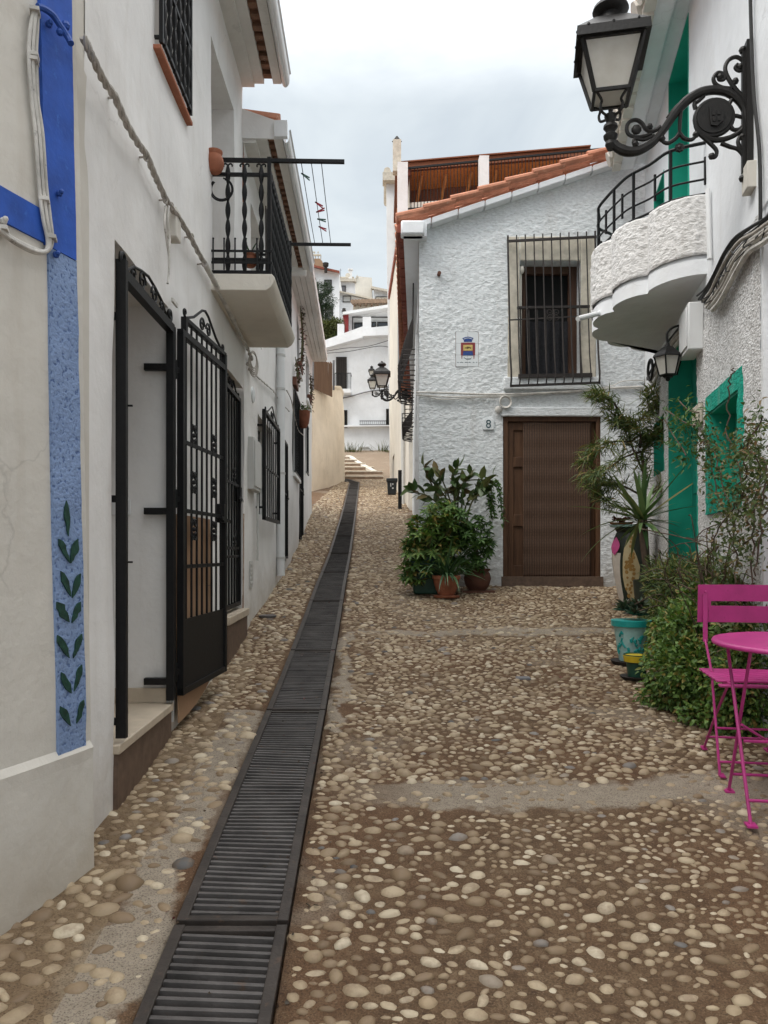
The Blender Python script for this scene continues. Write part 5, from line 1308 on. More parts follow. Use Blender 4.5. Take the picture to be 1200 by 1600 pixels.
for k in range(9): a, b = P(553 + 9 * k, 478, Y - .15), P(555 + 9 * k, 473, Y); m.box(((a.x + b.x) / 2, Y - .2, (a.z + b.z) / 2), .12, .5, b.z - a.z)
m.build('rafter_end', 'riser', hC)
Y = 62
hD = house('white_house', 'big white house with red-brown roof edge above the pine tree', [(440, 560), (530, 560), (530, 427), (478, 416), (440, 408)], Y, 9, 'white_cool')
m = MB(); m.hexa([P(440, 409, Y) + V((0, -.5, 0)), P(531, 430, Y) + V((0, -.5, 0)), P(531, 430, Y + 9), P(440, 409, Y + 9), P(440, 406, Y) + V((0, -.5, 0)), P(531, 426.5, Y) + V((0, -.5, 0)), P(531, 426.5, Y + 9), P(440, 406, Y + 9)]); m.build('roof', 'brick_red', hD)
for q_ in ((507, 438, 518, 456), (483, 435, 493, 455), (508, 480, 520, 502)): opening(hD, 'window', *q_, Y, 'shutter', bars=4)
hD2 = house('white_house', 'long white house stepping down from the big white house with tiled edge', [(520, 560), (590, 560), (590, 471), (560, 465), (528, 455)], Y + 1, 6, 'white_cool')
opening(hD2, 'window', 536, 463, 548, 472, Y + 1, 'plastic'); m = MB(); m.hexa([P(526, 458, Y + 1) + V((0, -.4, 0)), P(584, 471, Y + 1) + V((0, -.4, 0)), P(584, 471, Y + 5), P(526, 458, Y + 5), P(526, 455.5, Y + 1) + V((0, -.4, 0)), P(584, 468.5, Y + 1) + V((0, -.4, 0)), P(584, 468.5, Y + 5), P(526, 455.5, Y + 5)]); m.build('roof', 'stone', hD2)
Y = 72
hH = house('white_house', 'small flat-roofed white house with wide window below the satellite dish', [(526, 480), (556, 480), (554, 442), (526, 436)], Y, 6)
opening(hH, 'window', 529, 447, 540, 456, Y, 'shutter'); m = MB(); m.box(P(540, 439, Y), 2.0, .6, .25); m.box(P(540, 434, Y + 1), 1.6, .4, .06)
for k in range(6): m.tube([P(530 + 4 * k, 439, Y + 1), P(530 + 4 * k, 434, Y + 1)], .03, 4)
m.build('roof_rail', 'stone', hH)
m = MB(); a = P(547.5, 430, Y + .5); m.box(a, .32, .32, .9); m.box(a + V((0, 0, .5)), .45, .45, .1); ck = m.build('chimney', 'white_far', hH)
m = MB(); m.lathe([(0, 0), (.12, .03), (.22, .10)], P(543.5, 431, Y - .2), 16, Matrix.Rotation(1.4, 3, 'X')); m.build('satellite_dish', 'stone', hH)
m = MB(); m.tube([P(532, 440, Y), P(532, 420, Y)], .03, 4); m.beam(P(530, 422, Y), P(534, 422, Y), .02, .02); m.build('antenna', 'shutter', hH)
hF = house('cream_house', 'cream gabled house with blank wall on the skyline', [(540, 500), (582, 500), (581, 434), (558, 431.5), (546, 455)], Y + 3, 8, 'cream')
m = MB(); m.hexa([P(544, 457, Y + 3) + V((0, -.2, 0)), P(559, 432, Y + 3) + V((0, -.2, 0)), P(559, 432, Y + 11), P(544, 457, Y + 11), P(543.5, 455, Y + 3) + V((0, -.2, 0)), P(558.5, 430, Y + 3) + V((0, -.2, 0)), P(558.5, 430, Y + 11), P(543.5, 455, Y + 11)]); m.build('verge', 'stone', hF)
hG = house('white_house', 'white house with low sloping roof at the right of the skyline', [(581, 500), (640, 500), (640, 462), (604, 456), (584, 450)], Y + 1, 8)
m = MB(); m.hexa([P(580, 453, Y + 1) + V((0, -.5, 0)), P(640, 466, Y + 1) + V((0, -.5, 0)), P(640, 466, Y + 9), P(580, 453, Y + 9), P(580, 449.5, Y + 1) + V((0, -.5, 0)), P(640, 462.5, Y + 1) + V((0, -.5, 0)), P(640, 462.5, Y + 9), P(580, 449.5, Y + 9)]); m.build('roof', 'stone', hG); opening(hG, 'window', 587, 464, 606, 470, Y + .9, 'stone')
Y = 85
tw = thing('masonry_tower', 'brown masonry tower with railings on the hilltop at left', 'tower', P(490, 425, Y))
m = MB(); hbox(m, [(470, 440), (505.5, 440), (504, 409), (500, 404), (470, 404)], Y, 4); m.build('wall', 'tower', tw, smooth=False)
m = MB()
for k in range(8): m.box(P(472 + 4.2 * k, 401.5, Y + .1), .09, .1, .45)
m.beam(P(468, 399, Y), P(501, 398.5, Y), .2, .16); m.build('parapet', 'stone', tw)
m = MB()
for x in (489, 491.5, 497): m.tube([P(x, 399, Y), P(x, 393.5, Y)], .04, 4); m.sph(P(x, 394, Y), .1, 6)
m.build('finial', 'stone', tw)
m = MB(); c = P(509, 420, 61.5); m.lathe([(.12, -.3), (.12, .15), (.22, .2), (.24, .45), (.1, .5), (0, .5)], c, 10); tag(m.build('flue', 'cloth_dark'), 'black round flue pot rising over the red-brown roof edge', 'flue')
# trees
def tree(name, label, base, top, blobs, nl, L, W, mat, trunk=.12):
    r = thing(name, label, 'tree', base); m = MB(); base, top = V(base), V(top)
    m.tube([base, base.lerp(top, .4) + V((.1, 0, 0)), top], [trunk, trunk * .7, trunk * .25], 8)
    for c, rr in blobs: m.tube([base.lerp(top, .45), V(c)], [trunk * .4, trunk * .12], 6)
    m.build('trunk', 'bark', r); ps = []; ds = []
    tot = sum(rr[0] * rr[2] for c, rr in blobs)
    for c, rr in blobs:
        p, d = clump(int(nl * rr[0] * rr[2] / tot), c, rr, .35); ps.append(p); ds.append(d + rng.normal(size=d.shape) * .5)
    ps = np.concatenate(ps); ds = np.concatenate(ds)
    leaves('crown', mat, ps, ds, rng.uniform(.6, 1.3, len(ps)) * L, rng.uniform(.6, 1.2, len(ps)) * W, r); return r
Yp = 54
tree('pine_tree', 'dark green pine growing behind the left eaves, in front of the big white house', P(486, 545, Yp), P(497, 440, Yp), [(P(497, 455, Yp), (.9, .9, .6)), (P(511, 450, Yp), (.35, .5, .45)), (P(503, 470, Yp), (1.0, .8, .45)), (P(492, 478, Yp), (.8, .8, .8)), (P(508, 487, Yp), (.5, .5, .5)), (P(515, 478, Yp + 1), (.3, .4, .3)), (P(495, 498, Yp), (.7, .7, .6)), (P(486, 460, Yp), (.7, .7, .9))], 9000, .22, .035, 'leaf_pine', .16)
Yp = 45
tree('shrub_tree', 'olive green leafy tree below the pine, behind the white parapet', P(510, 560, Yp), P(515, 505, Yp), [(P(515, 515, Yp), (.75, .6, .5)), (P(525, 508, Yp), (.45, .5, .45)), (P(505, 520, Yp), (.6, .6, .7)), (P(520, 527, Yp), (.7, .6, .4))], 4500, .15, .075, 'leaf_far', .08)
def weeds(label, c, n, rad, h):
    r = thing('weed', label, 'plant', c, 'weeds along the foot of the end house')
    blades('leaves', 'leaf_far', [(V(c) + V((random.gauss(0, rad), random.gauss(0, rad * .3), -.05)), (random.gauss(0, .4), random.gauss(0, .3), 1), h * random.uniform(.5, 1.3), .03, .6) for _ in range(n)], r, 4)
weeds('bushy grey-green weed clump at the head of the steps', P(549, 714, 37.4), 140, .22, .75)
weeds('grass tuft in the middle of the end house foot', P(583, 714, 37.6), 60, .30, .4)
weeds('tall thin weed under the end house window', P(597, 713, 37.6), 40, .15, .8)
weeds('dark weed by the alley corner', P(606, 713, 37.2), 60, .15, .5)
# ================================================================== HOUSE ON THE RIGHT
hr = thing('white_house', 'rough-stuccoed white house on the right with green doors and a scalloped balcony', 'house', v(FR, 6, -.7))
def rx(x): return FR.px(x, 700)[0]
d_a, d_b = rx(1090), rx(1045); n_a, n_b = rx(1161), rx(1105); f_a, f_b = rx(1038), rx(1022)
nz1 = FR.px(1105, 622)[1]; nz0 = FR.px(1112, 803)[1]
DR = (d_a, d_b, -1.0, 1.80, .22); WN = (n_a + .09, n_b - .08, nz0 + .07, nz1 - .12, .20); WF = (f_a, f_b, FR.px(1030, 740)[1], FR.px(1030, 655)[1], .16)
z_c = 1.85
wall('wall', 'stuccoR', FR, 4.2, 8.7, -1.5, z_c, (DR, WN, WF), .022, .012, 1.4, parent=hr, rough=.0065, rfreq=34, seed=4)
wall('near_wall', 'white_cool', FR, .4, 4.2, -1.5, z_c, (), .12, .008, 1.4, parent=hr, d0=-.16, seed=5)
m = MB(); pbox(m, FR, 4.16, 4.20, -1.5, z_c, -.2, -.003); m.build('wall_return', 'white_cool', hr)
m = MB(); pbox(m, FR, .4, 4.2, z_c - .05, z_c + .0, -.2, -.005); m.build('wall_ledge', 'white_cool', hr)
U_a, U_b = rx(1076), rx(1045); uz = FR.px(1045, 130)[1]; fz = FR.px(1038, 264)[1]
DU = (U_a, U_b, 2.08, uz, .22); WU = (f_a, f_b, 2.45, fz, .16)
wall('upper_wall', 'white_cool', FR, .4, 8.7, z_c, 4.5, (DU, WU), .09, .008, 1.2, parent=hr, seed=6)
m = MB(); pbox(m, FR, 8.68, 8.70, -1, 4.4, -3, -.01); m.build('end_wall', 'white_cool', hr)
def greenjamb(h, t=.012):
    m = MB(); d0, d1 = -h[4], .004
    pbox(m, FR, h[0], h[0] + t, h[2], h[3], d0, d1); pbox(m, FR, h[1] - t, h[1], h[2], h[3], d0, d1); pbox(m, FR, h[0] + t, h[1] - t, h[3] - t, h[3], d0, d1); return m
for nm, h, mt in (('door', DR, 'green_dark'), ('balcony_door', DU, 'green'), ('far_window', WF, 'green'), ('upper_window', WU, 'green')):
    g_ = greenjamb(h).build(nm, 'green', hr)
    panel('leaf', mt, FR, h[0] + .012, h[1] - .012, h[2], h[3] - .012, -h[4] + .0, -h[4] + .02, g_)
    q = MB(); w_ = h[1] - h[0]
    for k in (0, 1):
        for t0, t1 in ((.06, .46), (.54, .94)):
            za, zb_ = h[2] + (h[3] - h[2]) * t0, h[2] + (h[3] - h[2]) * t1; sa, sb = h[0] + w_ * (.08 + .46 * k), h[0] + w_ * (.46 + .46 * k)
            pbox(q, FR, sa, sb, za, zb_, -h[4] + .021, -h[4] + .03)
    q.build('leaf_panel', mt, g_, bevel=.004)
panel('window_back', 'green_dark', FR, WN[0], WN[1], WN[2], WN[3], -.205, -.19, hr)
bd_ = wall('window_border', 'green_rough', FR, n_a, n_b, nz0, nz1, (WN[:4] + (.2,),), .022, .004, 3, parent=hr, d0=.012, rough=.005, rfreq=34, edge=.03, seed=4)
m = MB()
for s_, z_ in ((WN[0], WN[2]),): pbox(m, FR, WN[0], WN[0] + .015, WN[2], WN[3], -.19, .0); pbox(m, FR, WN[1] - .015, WN[1], WN[2], WN[3], -.19, .0); pbox(m, FR, WN[0] + .015, WN[1] - .015, WN[3] - .015, WN[3], -.19, .0); pbox(m, FR, WN[0] + .015, WN[1] - .015, WN[2], WN[2] + .015, -.19, .0)
m.build('shutter_frame', 'green', bd_)
panel('shutter', 'green', FR, WN[0] + .02, (WN[0] + WN[1]) / 2 - .004, WN[2] + .02, WN[3] - .02, -.188, -.16, bd_, .004); panel('shutter', 'green', FR, (WN[0] + WN[1]) / 2 + .004, WN[1] - .02, WN[2] + .02, WN[3] - .02, -.188, -.16, bd_, .004)
# eaves: plastered cove, a stepped cornice and the tile ends
m = MB(); zc = 4.24
pbox(m, FR, .4, 8.72, zc + .15, zc + .36, -.05, .12); pbox(m, FR, .4, 8.73, zc + .10, zc + .32, .12, .28); er = m.build('eaves', 'white_cool', hr, bevel=.02)
m = MB()
for k in range(38):
    s = .6 + k * .215; a, b = v(FR, s, zc + .15, .42), v(FR, s, zc + .30, .0); m.tube([a, b], [.085, .07], 8)
    pbox(m, FR, s - .085, s + .085, zc + .055, zc + .12, .28, .37)
m.build('tile_ends', 'white_warm', er)
rooftiles('roof', hr, FR, .4, 8.74, .40, zc + .30, 4, 1.3, .215)
# scalloped balcony
bz = FR.px(1104, 428)[1]
pix = [(840, 780), (740, 806), (640, 838), (560, 868), (500, 893), (480, 900), (450, 903), (400, 915), (350, 935), (312, 962), (300, 985), (298, 1000), (262, 1006), (232, 1022), (214, 1050), (207, 1085), (212, 1108), (240, 1135), (258, 1150), (262, 1175), (300, 1185), (360, 1192), (395, 1208), (440, 1222), (500, 1231), (575, 1232)]
plan = []
for cx_, cy_ in pix:
    x, y = 880 + cx_ / 3.75, 220 + cy_ / 3.75; Yp = bz * F / (HY - y); plan.append(V(((x - 600) / F * Yp, Yp, 0)))
sA, sB = FR.px(1104, 428)[0], None
cusp = [(845, 778), (495, 896), (298, 1000), (206, 1100), (262, 1176), (392, 1208), (578, 1232)]
def _pl(cx_, cy_):
    x, y = 880 + cx_ / 3.75, 220 + cy_ / 3.75; Yp = bz * F / (HY - y); return V(((x - 600) / F * Yp, Yp, 0))
cusp = [_pl(*q) for q in cusp]; mid_ = sum(cusp, V((0, 0, 0))) / len(cusp) + V((.3, 0, 0)); plan = []
for a, b in zip(cusp[:-1], cusp[1:]):
    n_ = V((b.y - a.y, a.x - b.x, 0)).normalized(); n_ = n_ if n_.dot((a + b) / 2 - mid_) > 0 else -n_
    for k in range(9): t = k / 9; plan.append(a.lerp(b, t) + n_ * ((b - a).length * .20 * (4 * t * (1 - t)) ** .7))
plan.append(cusp[-1])
last = plan[-1]; sB = min(8.2, last.y + .15)
ends = [v(FR, plan[0].y - .03, 0, -.02), v(FR, sB, 0, -.02)]; ends[0].z = ends[1].z = 0
pl = [ends[0]] + plan + [ends[1]]
def _pl(cx_, cy_):
    x, y = 880 + cx_ / 3.75, 220 + cy_ / 3.75; Yp = bz * F / (HY - y); return V(((x - 600) / F * Yp, Yp, 0))
def resample(q, step):
    out = [q[0].copy()]; 
    for a, b in zip(q[:-1], q[1:]):
        n = max(1, int((b - a).length / step)); out += [a.lerp(b, k / n) for k in range(1, n + 1)]
    return out
cen = sum(plan, V((0, 0, 0))) / len(plan); cen = V((cen.x + .35, cen.y, 0))
grow = lambda p, k: p + (p - cen).normalized() * k
m = MB()
m.prism([V((p.x, p.y, bz)) for p in pl], (0, 0, .11)); m.prism([V((q_.x, q_.y, bz + .112)) for q_ in [grow(p, -.02) for p in pl]], (0, 0, .03))
rb = m.build('balcony', 'white_cool', hr, angle=50)
fine = resample([pl[0]] + plan + [pl[-1]], .011); nf = len(fine); zz = np.arange(bz + .14, bz + .575, .011); nz = len(zz)
ln = np.cumsum([0] + [(b - a).length for a, b in zip(fine[:-1], fine[1:])])
vs = np.zeros((nf, nz + 4, 3))
for i, p in enumerate(fine):
    o_ = (p - cen).normalized(); t = i / (nf - 1); hgt = 1 + .10 * math.sin(math.pi * t)
    r_ = .0075 * np.maximum(-.5, fbm(np.full(nz, ln[i] * 42), zz * 42, 1.5, 3)); r_[0] -= .01; r_[-1] -= .01
    zt = bz + .14 + (zz - bz - .14) * hgt
    vs[i, :nz, 0] = p.x + o_.x * (r_ + .012); vs[i, :nz, 1] = p.y + o_.y * (r_ + .012); vs[i, :nz, 2] = zt
    for k, (off, zq) in enumerate(((-.03, zt[-1] + .012), (-.09, zt[-1] + .006), (-.11, zt[-1] - .05), (-.11, bz + .12))): vs[i, nz + k] = (p.x + o_.x * off, p.y + o_.y * off, zq)
i, j = np.meshgrid(np.arange(nf - 1), np.arange(nz + 3), indexing='ij'); i = i.ravel(); j = j.ravel(); r1 = nz + 4
np_mesh('parapet', vs.reshape(-1, 3), [np.stack([i * r1 + j, (i + 1) * r1 + j, (i + 1) * r1 + j + 1, i * r1 + j + 1], -1)], 'stuccoB', rb)
coarse = resample(smooth([pl[0]] + plan[::4] + [pl[-1]], 4), .05); nc = len(coarse)
def rp(i, z, ins=-.05):
    p = coarse[i]; o_ = (p - cen).normalized(); return V((p.x + o_.x * ins, p.y + o_.y * ins, z))
rm = MB(); pt_z = lambda i: bz + .575 + .05 * math.sin(math.pi * i / (nc - 1))
for hh, r_ in ((.385, .013), (.25, .008), (.12, .008), (.012, .010)):
    rm.tube([rp(i, pt_z(i) + hh) for i in range(0, nc - 1)], r_, 7)
for k in range(9):
    i = int((nc - 2) * (k + .3) / 9); rm.beam(rp(i, pt_z(i)), rp(i, pt_z(i) + .385), .02, .02, (1, 0, 0))
    i2 = min(nc - 2, i + int((nc) / 18)); rm.beam(rp(i2, pt_z(i2) + .08), rp(i2, pt_z(i2) + .28), .016, .016, (1, 0, 0))
rm.build('railing', 'iron', rb)
m = MB(); c = V(((934 - 600) / F * 6.55, 6.55, (HY - 490) / F * 6.55)); a = c; b = V(((903 - 600) / F * 6.35, 6.35, (HY - 498) / F * 6.35)); m.tube([a + (a - b) * .6, b], .022, 10); m.build('drain_spout', 'plastic_white', rb)
# street lamp ---------------------------------------------------------------
s_l = 4.37; WX = 1.22 + .2 * s_l; zL = 2.557
def br(xc, yc):
    px_, py_ = 860 + xc / 3.53, yc / 3.53; k = (px_ - 600) / F; d = (WX - s_l * k) / (.98 + .196 * k); Y_ = s_l + .196 * d
    return V((d, 0, (HY - py_) / F * Y_ - zL))
lamp = thing('street_lamp', 'cast iron street lamp with frosted lantern, nearest, on a scrolled bracket at upper right', 'street lamp', (0, 0, 0), 'lantern street lamps')
b = MB(); X_, Z_ = V((1, 0, 0)), V((0, 0, 1))
def bt(pts, r, n=8, st=6): 
    q = smooth([br(*p) for p in pts], st); N = len(q); rs = r if not hasattr(r, '__len__') else [np.interp(i / (N - 1), np.linspace(0, 1, len(r)), r) for i in range(N)]; b.tube(q, rs, n)
zt_, zb_ = br(1090, 235).z, br(1100, 1010).z
b.beam((.018, 0, zb_), (.018, 0, zt_), .07, .036, (1, 0, 0)); b.beam((.045, 0, zb_ + .06), (.045, 0, zt_ - .03), .03, .02, (1, 0, 0))
b.sph((.05, 0, zt_ - .04), .022, 8); b.sph((.05, 0, zb_ + .03), .022, 8)
bt([(350, 790), (372, 815), (425, 836), (490, 830), (560, 790), (615, 730), (660, 665), (705, 605), (760, 550), (830, 510), (900, 497), (970, 508), (1030, 545), (1070, 600), (1085, 660)], [.026, .030, .026, .022, .024, .028, .026, .024, .022, .02], 10)
bt([(640, 650), (700, 585), (770, 540), (830, 520)], [.004, .012, .012, .004])
mc = br(902, 650); R_ = .102
ring(b, mc, X_, Z_, R_ * 1.0, .014, 30); b.lathe([(0, -.018), (R_ * .92, -.018), (R_ * .96, 0), (R_ * .92, .018), (0, .018)], mc, 28, Matrix.Rotation(math.pi / 2, 3, 'X'))
bt([(800, 640), (805, 700), (840, 750), (900, 772), (970, 765), (1040, 730), (1085, 670)], [.012, .014, .016, .016, .015, .014, .012])
for pts in ([(985, 575), (1005, 545), (1035, 545), (1060, 575), (1070, 620)], [(990, 690), (1010, 715), (1045, 710), (1070, 680)], [(1000, 640), (1030, 640), (1060, 650)], [(1085, 560), (1020, 490), (975, 420), (965, 370), (985, 330), (1025, 315), (1060, 335), (1070, 370), (1045, 392), (1018, 375), (1035, 352)], [(1000, 490), (950, 485), (912, 465), (900, 430), (925, 402), (955, 412), (958, 438), (930, 440), (928, 425)], [(1000, 470), (1020, 450), (1025, 440)], [(830, 745), (880, 790), (915, 830), (910, 865), (885, 868), (882, 850)], [(940, 790), (990, 810), (1040, 830), (1090, 905)], [(1090, 850), (1050, 820), (1035, 780), (1050, 750), (1065, 765)], [(720, 600), (715, 660), (712, 730)], [(712, 735), (690, 765), (650, 790), (620, 780), (612, 760)], [(712, 735), (740, 765), (780, 770), (805, 745), (800, 738)], [(610, 700), (560, 725), (525, 710), (505, 680), (475, 662), (440, 670), (422, 700), (430, 740), (470, 755), (520, 750), (560, 735)], [(480, 800), (460, 785), (470, 765), (520, 770), (575, 745)], [(800, 600), (795, 570), (815, 560), (850, 530)]):
    bt(pts, [.013, .012, .011, .009], 7, 5)
for p in ((1045, 370), (935, 425), (890, 862), (1058, 755), (548, 700), (616, 765), (803, 742), (470, 795), (1020, 448)): b.sph(br(*p), .020, 8)
for k in range(8): b.sph(br(712, 815) + V((.017 * math.cos(k * math.pi / 4), 0, .017 * math.sin(k * math.pi / 4))), .012, 6)
b.sph(br(712, 815), .016, 8); b.sph(br(430, 838), .032, 10, (1, .8, .8)); b.sph(br(475, 715), .03, 10, (1, .6, 1))
bracket = b.build('bracket', 'iron_lamp', lamp)
sh = MB(); q = [(870, 600), (945, 595), (950, 640), (945, 680), (915, 708), (880, 702), (872, 650)]
sh.prism([br(*p) + V((0, -.018, 0)) for p in q], (0, -.012, 0)); sh.prism([br(*p) + V((0, .018, 0)) for p in q], (0, .012, 0))
for yy in (-.032, .032):
    c = br(908, 650) + V((0, yy, 0)); sh.box(c + V((-.014, 0, .015)), .018, .006, .03); sh.box(c + V((.014, 0, .015)), .018, .006, .03); sh.box(c + V((-.012, 0, -.022)), .016, .006, .024); sh.box(c + V((.012, 0, -.022)), .016, .006, .024)
sh.build('medallion_crest', 'iron_lamp', bracket)
dL = .775; cup = MB()
cup.lathe([(.018, -.20), (.032, -.17), (.028, -.15), (.040, -.13), (.042, -.115), (.026, -.10), (.030, -.085), (.042, -.07), (.040, -.055), (.024, -.04), (.030, -.02), (.036, -.005), (.036, .005), (.012, .02), (.014, .035), (0, .04)], (dL, 0, 0), 20)
for sx in (-1, 1):
    for sy in (-1, 1):
        cup.tube(smooth([V((dL, 0, -.01)), V((dL + sx * .05, sy * .05, .0)), V((dL + sx * .062, sy * .062, .035)), V((dL + sx * .055, sy * .055, .07)), V((dL + sx * .085, sy * .085, .105))], 5), .008, 7)
cup.build('cup', 'iron_lamp', lamp)
z0, z1, a0, a1 = .10, .375, .098, .168
fr__ = MB()
for k in range(4):
    an = [(-1, -1), (1, -1), (1, 1), (-1, 1)]; p, q = an[k], an[(k + 1) % 4]
    P0 = lambda s, a, z: V((dL + s[0] * a, s[1] * a, z))
    fr__.beam(P0(p, a0, z0), P0(p, a1, z1), .020, .020, (p[0], -p[1], 0)); fr__.beam(P0(p, a0, z0 + .006), P0(q, a0, z0 + .006), .018, .018); fr__.beam(P0(p, a1, z1), P0(q, a1, z1), .022, .022)
    # drip frame and hood
    fr__.hexa([P0(p, .205, z1 - .005), P0(q, .205, z1 - .005), P0(q, .178, z1 + .0), P0(p, .178, z1 + .0), P0(p, .200, z1 + .052), P0(q, .200, z1 + .052), P0(q, .178, z1 + .05), P0(p, .178, z1 + .05)])
    fr__.quad(P0(p, .200, z1 + .050), P0(q, .200, z1 + .050), P0(q, .115, z1 + .135), P0(p, .115, z1 + .135)); fr__.quad(P0(p, .115, z1 + .135), P0(q, .115, z1 + .135), P0(q, .085, z1 + .165), P0(p, .085, z1 + .165))
    for t in (-.7, 0, .7): c = P0(p, .196, z1 + .055).lerp(P0(q, .196, z1 + .055), (t + 1) / 2); fr__.sph(c, .010, 6)
fr__.quad(*[P0(s, .178, z1 + .02) for s in an]); fr__.quad(*[P0(s, .085, z1 + .165) for s in an])
fr__.lathe([(.07, z1 + .16), (.062, z1 + .19), (.062, z1 + .215), (.09, z1 + .225), (.105, z1 + .245), (.098, z1 + .265), (.07, z1 + .29), (.03, z1 + .305), (.02, z1 + .33), (0, z1 + .34)], (dL, 0, 0), 22)
lf = fr__.build('lantern', 'iron_lamp', lamp)
gl = MB()
for k in range(4):
    p, q = an[k], an[(k + 1) % 4]; i0, i1 = a0 - .004, a1 - .006
    A_, B_, C_, D_ = P0(p, i0, z0 + .01), P0(q, i0, z0 + .01), P0(q, i1, z1 - .005), P0(p, i1, z1 - .005)
    n_ = (B_ - A_).cross(D_ - A_).normalized() * .003; gl.hexa([A_, B_, B_ - n_, A_ - n_, D_, C_, C_ - n_, D_ - n_])
gl.box(V((dL, 0, z0 + .008)), .17, .17, .003); gl.build('glass', 'glass', lf)
lamp2 = copy_tree(lamp); lamp3 = copy_tree(lamp); lamp4 = copy_tree(lamp)
lamp.location = (WX, s_l, zL); lamp.rotation_euler = (0, 0, math.atan2(.196, -.98))
lamp2.location = (.725, 18.2, (HY - 611) / F * 18.2); lamp2.rotation_euler = (0, 0, math.pi); lamp2['label'] = 'larger of the distant lantern lamps, bracketed off the alley wall by number 8'
lamp3.location = (.31, 31, (HY - 611) / F * 31); lamp3.rotation_euler = (0, 0, math.pi); lamp3['label'] = 'lower small lantern lamp farther up the alley, left of the larger one'
lamp4.location = (P(581, 0, 38).x, 38, (HY - 589) / F * 37.3); lamp4.scale = (.8, .8, .8); lamp4.rotation_euler = (0, 0, -math.pi / 2); lamp4['label'] = 'smallest and farthest lantern lamp, on the white house closing the street'
# small wall lantern by the green door
wl = thing('wall_lantern', 'small black carriage lantern hanging beside the green door', 'lantern', v(FR, 5.95, 1.5, 0)); sw_ = 5.95
c = v(FR, sw_, FR.px(1055, 570, .2)[1], .20); c.z = (HY - 590) / F * c.y
m = MB(); m.tube(smooth([v(FR, sw_, c.z + .34, .0), v(FR, sw_, c.z + .40, .10), v(FR, sw_, c.z + .36, .20), v(FR, sw_, c.z + .24, .20)], 5), .009, 7); m.box(v(FR, sw_, c.z + .33, .01), .03, .09, .15)
m.lathe([(.035, .0), (.045, .015), (.075, .02), (.0, .02)], c, 6); m.lathe([(.118, .155), (.115, .17), (.05, .23), (.02, .245), (.012, .27), (0, .28)], c, 6)
for k in range(6): an_ = k * math.pi / 3; m.tube([c + V((.07 * math.cos(an_), .07 * math.sin(an_), .02)), c + V((.108 * math.cos(an_), .108 * math.sin(an_), .16))], .006, 5)
m.sph(c + V((0, 0, -.01)), .02, 8); m.build('frame', 'iron', wl)
m = MB(); m.lathe([(.066, .022), (.103, .158)], c, 6); m.build('glass', 'glass', wl, smooth=False)
# cable run and boxes on the right house
root = thing('cable_bundle', 'tangled dark and whitewashed cables sloping along the right house above the green door', 'cable', v(FR, 5, 1.95, .05))
def rpx(pts, d): return [V(FR.at(x, y, d)) for x, y in pts]
line = [(1230, 318), (1196, 342), (1172, 358), (1150, 374), (1132, 400), (1116, 430), (1104, 452), (1092, 466)]
line2 = [(1074, 495), (1062, 512), (1048, 530), (1034, 552), (1020, 575), (1012, 592)]
for j, (off, r_, d, mt) in enumerate(((0, .009, .05, 'cable_black'), (4, .008, .035, 'cable_black'), (7, .012, .05, 'cable'), (10, .007, .045, 'cable_black'), (13, .011, .045, 'cable_white'), (17, .012, .05, 'cable'), (21, .012, .045, 'cable_white'), (26, .016, .04, 'cable_white'), (-3, .007, .06, 'cable_black'))):
    m = MB(); q = smooth(rpx([(x + off * .8 + random.uniform(-1.5, 1.5), y + off * .7 + random.uniform(-2, 2)) for x, y in line], d), 6); m.tube(q, r_, 7); m.build('strand', mt, root)
    m = MB(); q = smooth(rpx([(x + off * .35 + random.uniform(-1.5, 1.5), y + off * .4 + random.uniform(-2, 2)) for x, y in line2], d), 6); m.tube(q, r_ * .9, 7); m.build('strand', mt, root)
for k in range(14):
    m = MB(); t = random.random(); i_ = min(6, int(t * 7)); (xa, ya), (xb, yb) = line[i_], line[i_ + 1]; u_ = random.random(); p = V(FR.at(xa + (xb - xa) * u_ + random.uniform(0, 12), ya + (yb - ya) * u_ + random.uniform(0, 12), .06)); m.tube(smooth([p, p + V((random.uniform(-.01, .01), random.uniform(-.06, .06), -.03)), p + V((random.uniform(-.01, .01), random.uniform(-.16, .16), -.05))], 4), .004, 5); m.build('loose_wire', 'cable_black', root)
m = MB()
for k in range(3): ring(m, V(FR.at(1016, 578, .05 + .015 * k)), (.1, 1, 0), (0, 0, 1), .085 + .01 * k, .012, 18)
m.build('coil', 'cable_black', root)
root = thing('meter_box', 'white meter box on the right house at the end of the cable run', 'meter box', FR.at(1085, 510, .06))
sm, zm0 = FR.px(1100, 545); _, zm1 = FR.px(1100, 470); m = MB(); pbox(m, FR, sm, sm + .34, zm0, zm1, .0, .11); m.build('case', 'plastic_white', root, bevel=.01); m = MB(); pbox(m, FR, sm + .03, sm + .31, zm0 + .03, zm1 - .03, .111, .12); m.build('lid', 'plastic_white', root, bevel=.004)
m = MB(); pbox(m, FR, sm + .341, sm + .344, zm0 + .08, zm0 + .2, .03, .09); m.build('warning_label', 'c_mint', root)
root = thing('conduit', 'thin dark cable dropping down the upper wall past the lamp bracket', 'cable', FR.at(1175, 200, .02)); m = MB(); m.tube(smooth(rpx([(1172, -20), (1174, 60), (1178, 150), (1186, 230), (1188, 300), (1188, 345)], .025), 5), .010, 7); m.build('strand', 'cable_black', root)
m = MB(); s_, z_ = FR.px(1178, 285); pbox(m, FR, s_ - .06, s_ + .06, z_ - .05, z_ + .1, .0, .05); m.build('clamp_box', 'white_warm', root, bevel=.005)
m = MB(); m.tube(rpx([(1106, 296), (1109, 405)], .02), .018, 8); m.build('white_pipe', 'plastic_white', root)
